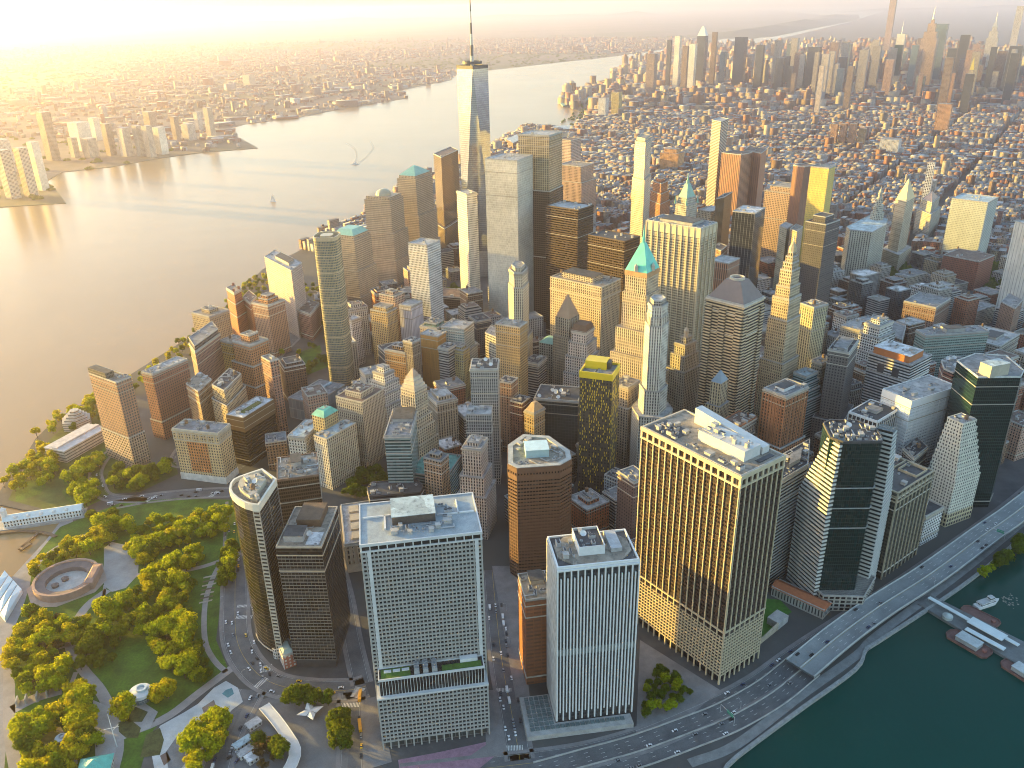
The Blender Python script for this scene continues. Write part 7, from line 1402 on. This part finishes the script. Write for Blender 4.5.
for iu in range(0, 145):          # streets stepping up the avenues
    U = 300+iu*78
    for iv in range(-26, 40):     # avenues stepping east
        V0 = iv*215+cr.uniform(-4, 4)
        bx, by = U*ca+(V0+100)*sa, U*sa-(V0+100)*ca
        if by < 1040 or by > 10500: continue
        sx, sy, dd = pj(bx, by, 0)
        if not (-60 < sx < 1190): continue
        far = dd > 4200; wmin, wmax = ((8, 19) if dd < 2600 else (14, 30) if not far else (26, 52))
        for rowi in (0, 1):
            v = 0; rb = None
            while v < 184:
                w = cr.uniform(wmin, wmax); d = cr.uniform(25, 31)
                Uc, Vc = U+(15.5 if rowi == 0 else 47), V0+v+w/2; v += w+.2
                x, y = Uc*ca+Vc*sa, Uc*sa-Vc*ca
                if y < 1090 and x < 1000: continue
                if not inside((x, y), MANP) or any(inside((x, y), g) for g in GP): continue
                if cr.random() < .035: GREEN.append((x, y, w)); continue
                if dd < 2600 and any(math.dist(b_[0][0], (x, y)) < 120 and inside((x, y), off(b_[0], 14)) for b_ in BL): continue
                hm, hs, pt, tm = hood(x, y); rb = rb or max(9, cr.gauss(hm, hs*.55)); h = max(8, rb+cr.gauss(0, hs*.3))
                if cr.random() < pt*(w/40 if far else .35): h = cr.uniform(hm*1.6, tm); 
                row(x, y, d, w, h, AV)
                if dd < 4000 and cr.random() < .6: row(x+cr.uniform(-5, 5), y+cr.uniform(-5, 5), cr.uniform(3, 6), cr.uniform(3, 6), h+cr.uniform(2, 5), AV, z0=h)
                if h > 70 and cr.random() < .6: row(x, y, d*.55, w*.55, h*1.16, AV, z0=h)
for p, h, i in rest:
    c = cent(p); w, d = math.dist(p[0], p[1]), math.dist(p[1], p[2]); row(*c, w, d, h, math.atan2(p[1][1]-p[0][1], p[1][0]-p[0][0])); row(c[0]+2, c[1]+2, w*.4, d*.35, h+3.5, math.atan2(p[1][1]-p[0][1], p[1][0]-p[0][0]), z0=h)
NEAR = SHOW['city'] or set(); WN = ['brown brick', 'brown brick', 'dark red brick', 'tan brick', 'grey stone', 'dark brown', 'grey', 'umber brick', 'tan stone', 'pale stone', 'charcoal', 'red brick']
CITY = list(city); drop = set(); seen2 = {}
def tone(c, names): return names[min(range(len(names)), key=lambda i: sum((a-b)**2 for a, b in zip(c, names[i][1])))][0]
WT = list(zip(WN, WC)); RT = [('grey', (.22, .23, .24)), ('pale grey', (.36, .38, .40)), ('whitish', (.52, .55, .58)), ('black', (.08, .08, .09)), ('brown', (.2, .15, .12))]
for i in sorted(NEAR):
    t = CITY[i]; drop.add(i); lab = '%s %s building with %s roof %s' % ('tall' if t[4] > 45 else 'mid height' if t[4] > 24 else 'low', tone(t[6:9], WT), tone(t[9:12], RT), where(rect(t[0], t[1], 1, 1)))
    if len(lab.split()) > 16: lab = lab.replace('mid height ', '').replace(' building with', ' block with').replace('whitish roof', 'pale roof')
    if len(lab.split()) > 16: lab = ' '.join(w for w in lab.split() if w not in ('low', 'tall'))
    root = empty('street_building', (t[0], t[1], 0), lab, 'building', 'street blocks north of downtown'); IX[root.name] = ('city', i)
    def cut(nm, row_, keep, mat):
        o = boxes(nm, [row_], [m_tw, m_tr], None); me = o.data; bm = bmesh.new(); bm.from_mesh(me); bmesh.ops.delete(bm, geom=[f for f in bm.faces if (f.material_index == 1) != keep], context='FACES'); bm.to_mesh(me); bm.free()
        o.parent = root; o.matrix_parent_inverse = Matrix.Translation((-t[0], -t[1], 0)); return o
    cut('wall', t, False, None); cut('roof', t, True, None); j = i+1
    while j < len(CITY) and CITY[j][12] > 0: drop.add(j); cut('roof_bulkhead', CITY[j], False, None); cut('bulkhead_roof', CITY[j], True, None); j += 1
boxes('city_blocks', [t for i, t in enumerate(CITY) if i not in drop], [m_tw, m_tr])
city = []; NJP = ccw(NJ)
for k in range(26000):
    y = 1400+13500*cr.random()**1.25; x = -9500+cr.random()*(9500+.12*y+200)
    sx, sy, dd = pj(x, y, 0)
    if not (-30 < sx < 760) or not inside((x, y), NJP): continue
    if math.sin(x*.0009+y*.0006)+math.cos(y*.0011-x*.0004) < -.75: GREEN.append((x, y, 24)) if k % 3 == 0 else None; continue
    big = cr.random() < .12; row(x, y, cr.uniform(30, 130) if big else cr.uniform(11, 30), cr.uniform(25, 70) if big else cr.uniform(11, 26), cr.uniform(9, 16) if cr.random() < .96 else cr.uniform(20, 60), R(35)+cr.choice((0, R(12), R(-20))))
boxes('far_shore_town', city, [m_tw, m_tr])
# tree masses in the distance
b = MB(); gr = random.Random(5)
pts = [(x, y, w) for x, y, w in GREEN]
for g in GP:
    xs, ys = [q[0] for q in g], [q[1] for q in g]
    for _ in range(260):
        x, y = gr.uniform(min(xs), max(xs)), gr.uniform(min(ys), max(ys))
        if inside((x, y), g): pts.append((x, y, 7))
for x, y, w in pts[:9000]:
    for _ in range(2 if w < 20 else 3):
        cx, cy, r_, h = x+gr.uniform(-w, w)*.4, y+gr.uniform(-w, w)*.4, gr.uniform(4, 7)*(1 if w < 20 else 1.8), gr.uniform(7, 12)
        a = gr.random()*6; P0 = [(cx+r_*gr.uniform(.7, 1.2)*math.cos(a+k*1.05), cy+r_*gr.uniform(.7, 1.2)*math.sin(a+k*1.05), h*gr.uniform(.3, .5)) for k in range(6)]; top = (cx, cy, h)
        for k in range(6): b.face([P0[k], P0[(k+1) % 6], top], [(0, 0)]*3); q0, q1 = P0[k], P0[(k+1) % 6]; b.face([(q0[0], q0[1], 0), (q1[0], q1[1], 0), q1, q0], [(0, 0)]*4)
props(b.build('distant_foliage', m_leaf[2]), kind='stuff')
# ------------------------------------------------------------------ towers of midtown and of the far shore
def far(name, label, x, ytop, D, wpx, mat, roof='grey', dpx=None, group=None, top=None, cat='tower', h=None, upper=(), taper=None):
    d = _f+_r*((x-512)/FPX); a = math.atan2(d[0], d[1]); px, py = CX+math.sin(a)*D, CY+math.cos(a)*D
    for _ in range(3):
        sx = pj(px, py, 0)[0]; a += (x-sx)/FPX*.8; px, py = CX+math.sin(a)*D, CY+math.cos(a)*D
    if h is None:
        h = 20
        while h < 700 and pj(px, py, h)[1] > ytop: h += 2
    w = wpx*D/FPX/1.05; dp = (dpx or wpx)*D/FPX; p = rect(px, py, w*.75, dp*.6 if dpx is None else dp, AV-R(90))
    r = tower(name, label, cat, p, h, mat, roof, ac=0, par=0, upper=upper, group=group, bay=4, fl=4)
    return r, p, h
for L_, N_, R_, z_, lab, m_ in (((529, 127), (533, 130.5), (577, 128), 14, 'long flat pier shed with teal roof reaching into the river', F((.3, .32, .3), fx=.5)), ((560, 103), (563, 106), (604, 96), 8, 'green sports pier at the river edge north of the flat shed', F((.22, .3, .2), fx=.5)), ((506, 139), (513, 143), (524, 138), 40, 'brown vent house with curved top standing in the river', F(BROWN, fx=.3))):
    T('river_pier' if z_ < 20 else 'vent_house', lab, L_, N_, R_, z_, m_, 'teal' if z_ < 10 else 'blue', cat='pier' if z_ < 20 else 'building', ac=0, par=0)
g_far = glass('distant_glass', (.09, .10, .115), .15, .3, (.12, .12, .12))
h_b, v_b = F((.34, .30, .27), fx=.5), F((.45, .40, .36), fx=.4, fy=.7)
r, p, h = far('art_deco_skyscraper', 'stepped limestone art deco skyscraper with tall mast on the hazy skyline', 921, 38, 6000, 17, F((.52, .36, .26), fx=.4, fy=.8), upper=[(35, .8, None), (45, .62, None), (22, .4, None)]); spire(r, *cent(p), h+102, 75, 5)
r, p, h = far('crown_spired_skyscraper', 'pale skyscraper narrowing to a needle beside a pencil tower on the far skyline', 984, 38, 6700, 12, F((.58, .54, .50), fx=.4, fy=.8), upper=[(40, .75, None), (28, .55, None)]); pyr(r, scl(p, .42), h+68, 45, .1, M_METAL, 'crown'); spire(r, *cent(p), h+110, 45, 3)
far('pencil_tower', 'pencil thin pink lit tower left of the mast topped skyscraper'.replace('left of', 'just before'), 883, -4, 7700, 7, F((.52, .38, .34), fx=.6, fy=.6), upper=[(40, .7, None)]); far('pencil_tower', 'pencil thin pale square tower beyond the needle topped skyscraper', 1007, 6, 7600, 7, F((.60, .56, .53), fx=.6, fy=.6))
r, p, h = far('white_spire_tower', 'angular pale glass tower with white spire near the pink pencil tower', 894, 34, 6500, 9, g_silver); spire(r, *cent(p), h, 90, 4, M_WHITE)
r, p, h = far('gold_capped_tower', 'small stone tower with bright gold pyramid on the skyline', 964, 70, 5000, 5, F(CREAM)); pyr(r, off(p, -1), h, 60, .05, plain('gold_leaf', (.65, .48, .08), .35, .1, metal=.6), 'gold_pyramid')
for x, yt, D, w, m, lab in ((699, 36, 5900, 11, g_far, 'tallest dark glass tower of the riverside cluster with white angled top'), (675, 36, 5700, 7, g_silver, 'pale leaning tower in the riverside cluster'), (667, 40, 5800, 5, g_far, 'thin dark tower in the riverside cluster'), (690, 44, 5500, 8, g_silver, 'broad bright tower in front of the riverside cluster'), (711, 32, 6000, 6, F((.26, .19, .15), fx=.55, blind=0), 'brown tower in the riverside cluster'), (683, 46, 5600, 7, F((.26, .19, .15), fx=.55, blind=0), 'dark brown tower in the riverside cluster'), (650, 54, 5200, 11, F((.30, .22, .18)), 'brown block standing by the river below the cluster'), (721, 52, 5900, 7, g_blue, 'blue grey glass block near the cluster'), (737, 37, 5900, 13, g_far, 'wide dark slab between the cluster and the black box'), (756, 45, 5500, 9, g_far, 'black box tower with white flank'), (809, 47, 5500, 14, g_far, 'big black slab in the middle of the skyline'), (1006, 46, 5700, 13, g_far, 'black block below the pale pencil tower'), (956, 35, 6200, 10, g_far, 'dark flat block between the two spired skyscrapers'), (932, 24, 6300, 12, g_blue, 'bluish tower behind the mast topped skyscraper'), (892, 45, 5900, 9, g_teal, 'green glass tower below the white spire'), (940, 58, 4800, 9, F((.26, .19, .15), fx=.55, blind=0), 'dark brown slab below the mast topped skyscraper'), (945, 73, 5000, 9, F((.42, .24, .15)), 'orange brick block under the dark brown slab'), (962, 74, 4700, 9, g_far, 'black glass block under the gold capped tower'), (940, 104, 4000, 15, F((.50, .28, .15)), 'broad orange brick block among low roofs'), (816, 66, 4500, 6, F((.6, .5, .42)), 'thin cream tower in front of the big black slab'), (845, 66, 4700, 7, F((.26, .19, .15), fx=.55, blind=0), 'pair forming dark slab before the midtown towers'), (858, 50, 5400, 10, F((.40, .36, .33)), 'grey block beside the green glass tower'), (774, 40, 5900, 8, h_b, 'grey brown tower beyond the black box tower'), (790, 38, 6000, 8, v_b, 'pale tower above the big black slab'), (840, 42, 6000, 8, h_b, 'dusky tower in the middle of midtown'), (870, 40, 6300, 8, v_b, 'pale tower just below the pink pencil tower')):
    o, p, h = far('midtown_tower', lab, x, yt, D, w, m)
    if x == 699: pyr(o, p, h, 55, .25, M_WHITE, 'angled_top')
for i, (x, c) in enumerate(((832, 'first'), (841, 'second'), (850, 'third'))): far('brick_twin_slab', c+' of three matching orange brown slabs above the low roofs, counted from the river side', x, 124, 3550, 8, F((.40, .24, .16), fx=.5), 'tan')
far('charcoal_block', 'charcoal block right beside the three matching slabs'.replace('right beside', 'close beside'), 860, 128, 3500, 9, F(DGREY)); far('white_low_block', 'long white low block in front of the three matching slabs', 888, 139, 3350, 22, F(WHITE)); far('white_slab_tower', 'slim white tower standing alone in the eastern low rise', 923, 162, 2500, 8, F(WHITE)); far('orange_telephone_block', 'broad stepped orange brick telephone building beyond the tall limestone hotel', 671, 152, 2900, 26, F((.50, .27, .12), fx=.4), upper=[(12, .7, None)]); far('white_dome_block', 'bright white block at the river edge north of the piers', 603, 98, 4350, 11, F(WHITE)); far('yellow_block', 'ochre block near the river north of the piers', 616, 92, 4400, 11, F((.45, .36, .14)))
kr = random.Random(9)
for k in range(70):
    x = 770+254*kr.random(); D = kr.uniform(5000, 7200); yt = kr.uniform(40, 72)+(6500-D)*.006; m = kr.choice((h_b, v_b, g_far, F((.26, .19, .15), fx=.55, blind=0), F(CREAM), F((.30, .20, .16)), g_blue, F(PINK)))
    w_ = kr.uniform(5, 10)
    if SHOW['sky'] is None or k in SHOW['sky']: IX[far('skyline_tower', 'hazy tower among the crowded midtown towers on the skyline', x, yt, D, w_, m, group='hazy midtown towers')[0].name] = ('sky', k)
njm = [F((.50, .44, .36), blind=0), F((.55, .46, .36), fx=.5, blind=0), g_silver, F((.36, .28, .22), blind=0), F((.58, .53, .46), blind=0)]
for k, (x, yt, yb, w, lab) in enumerate(((14, 150, 198, 14, 'pale tower at the tip of the far shore basin'), (32, 148, 196, 13, 'second pale tower beside the far shore basin'), (44, 142, 190, 11, 'slender tower behind the far shore basin'), (54, 112, 160, 13, 'tall golden tower rising behind the far basin'), (8, 140, 172, 16, 'wide block at the edge of the view on the far shore'), (76, 138, 157, 9, 'low white block on the far waterfront'), (92, 138, 157, 14, 'wide low white block on the far waterfront'), (84, 122, 150, 20, 'brown blocks behind the low white waterfront blocks'), (112, 124, 155, 10, 'cream tower beginning the far waterfront row'), (128, 128, 156, 12, 'second cream tower of the far waterfront row'), (142, 126, 156, 9, 'third tower of the far waterfront row with flat top'), (152, 126, 157, 10, 'fourth tower of the far waterfront row'), (163, 127, 154, 12, 'last broad tower of the far waterfront row'), (178, 117, 142, 8, 'bright white tower past the far waterfront row'), (190, 124, 140, 13, 'low pale block past the bright white tower'), (212, 108, 138, 9, 'tall thin tower alone near the far pier'), (250, 75, 86, 12, 'pale blocks far inland beyond the pier'), (98, 118, 140, 10, 'tan tower in the second row of the far shore'), (152, 112, 130, 12, 'tan block standing inland behind the waterfront row'), (200, 112, 132, 8, 'narrow tan tower beside the tall thin tower'))):
    g = un(x, yb); D = math.hypot(g[0]-CX, g[1]-CY); far('waterfront_tower', lab, x, yt, D, w, njm[k % 5], 'pale')
# ------------------------------------------------------------------ air, sun, sky, camera
SUN_AZ, SUN_EL = R(287.5), R(6)
def haze():
    b = MB(); b.prism([(-64000, -7000), (64000, -7000), (64000, 64000), (-64000, 64000)], -7, 620, bottom=True)
    m = bpy.data.materials.new('thin_haze'); m.use_nodes = True; nt = m.node_tree; nt.nodes.clear(); o = nt.nodes.new('ShaderNodeOutputMaterial'); v = nt.nodes.new('ShaderNodeVolumePrincipled')
    v.inputs['Color'].default_value = (.87, .77, .88, 1); v.inputs['Density'].default_value = HAZE; v.inputs['Anisotropy'].default_value = .83; nt.links.new(v.outputs[0], o.inputs['Volume'])
    props(b.build('haze', m), kind='stuff')
HAZE = 6.0e-5
haze()
w = bpy.data.worlds.new('World'); SC.world = w; w.use_nodes = True; nt = w.node_tree
bg = nt.nodes['Background']; sk = nt.nodes.new('ShaderNodeTexSky'); sk.sky_type = 'NISHITA'; sk.sun_disc = False; sk.sun_elevation = SUN_EL; sk.sun_rotation = SUN_AZ; sk.air_density = 1.0; sk.dust_density = 1.0; sk.ozone_density = 1.5; sk.altitude = 100
nt.links.new(sk.outputs[0], bg.inputs[0]); bg.inputs[1].default_value = .15
sd = bpy.data.lights.new('sun', 'SUN'); sd.energy = 4; sd.angle = R(.5); sd.color = (1, .65, .11); so = bpy.data.objects.new('sun', sd); COL.objects.link(so)
sv = Vector((math.sin(SUN_AZ)*math.cos(SUN_EL), math.cos(SUN_AZ)*math.cos(SUN_EL), math.sin(SUN_EL))); so.rotation_euler = (-sv).to_track_quat('-Z', 'Y').to_euler(); so.location = (-800, 200, 900)
cd = bpy.data.cameras.new('camera'); cam = bpy.data.objects.new('camera', cd); COL.objects.link(cam); cd.sensor_width = 36; cd.lens = FPX/1024*36; cd.clip_start = 1; cd.clip_end = 200000
M = Matrix((( _r[0], _u[0], -_f[0], CX), (_r[1], _u[1], -_f[1], CY), (_r[2], _u[2], -_f[2], CH), (0, 0, 0, 1))); cam.matrix_world = M; SC.camera = cam
vs = SC.view_settings; SC.display_settings.display_device = 'sRGB'; vs.view_transform = 'Standard'; vs.look = 'None'; vs.gamma = 1; vs.use_curve_mapping = False; vs.exposure = 2.5
SC.render.engine = 'CYCLES'; cy = SC.cycles; cy.pixel_filter_type = 'BLACKMAN_HARRIS'; cy.filter_width = 1.0; cy.use_denoising = True; cy.denoising_prefilter = 'ACCURATE'; cy.denoiser = 'OPENIMAGEDENOISE'; cy.max_bounces = 6; cy.diffuse_bounces = 3; cy.glossy_bounces = 3; cy.transmission_bounces = 2; cy.volume_bounces = 1; cy.transparent_max_bounces = 6; cy.sample_clamp_indirect = 4; cy.caustics_reflective = False; cy.caustics_refractive = False
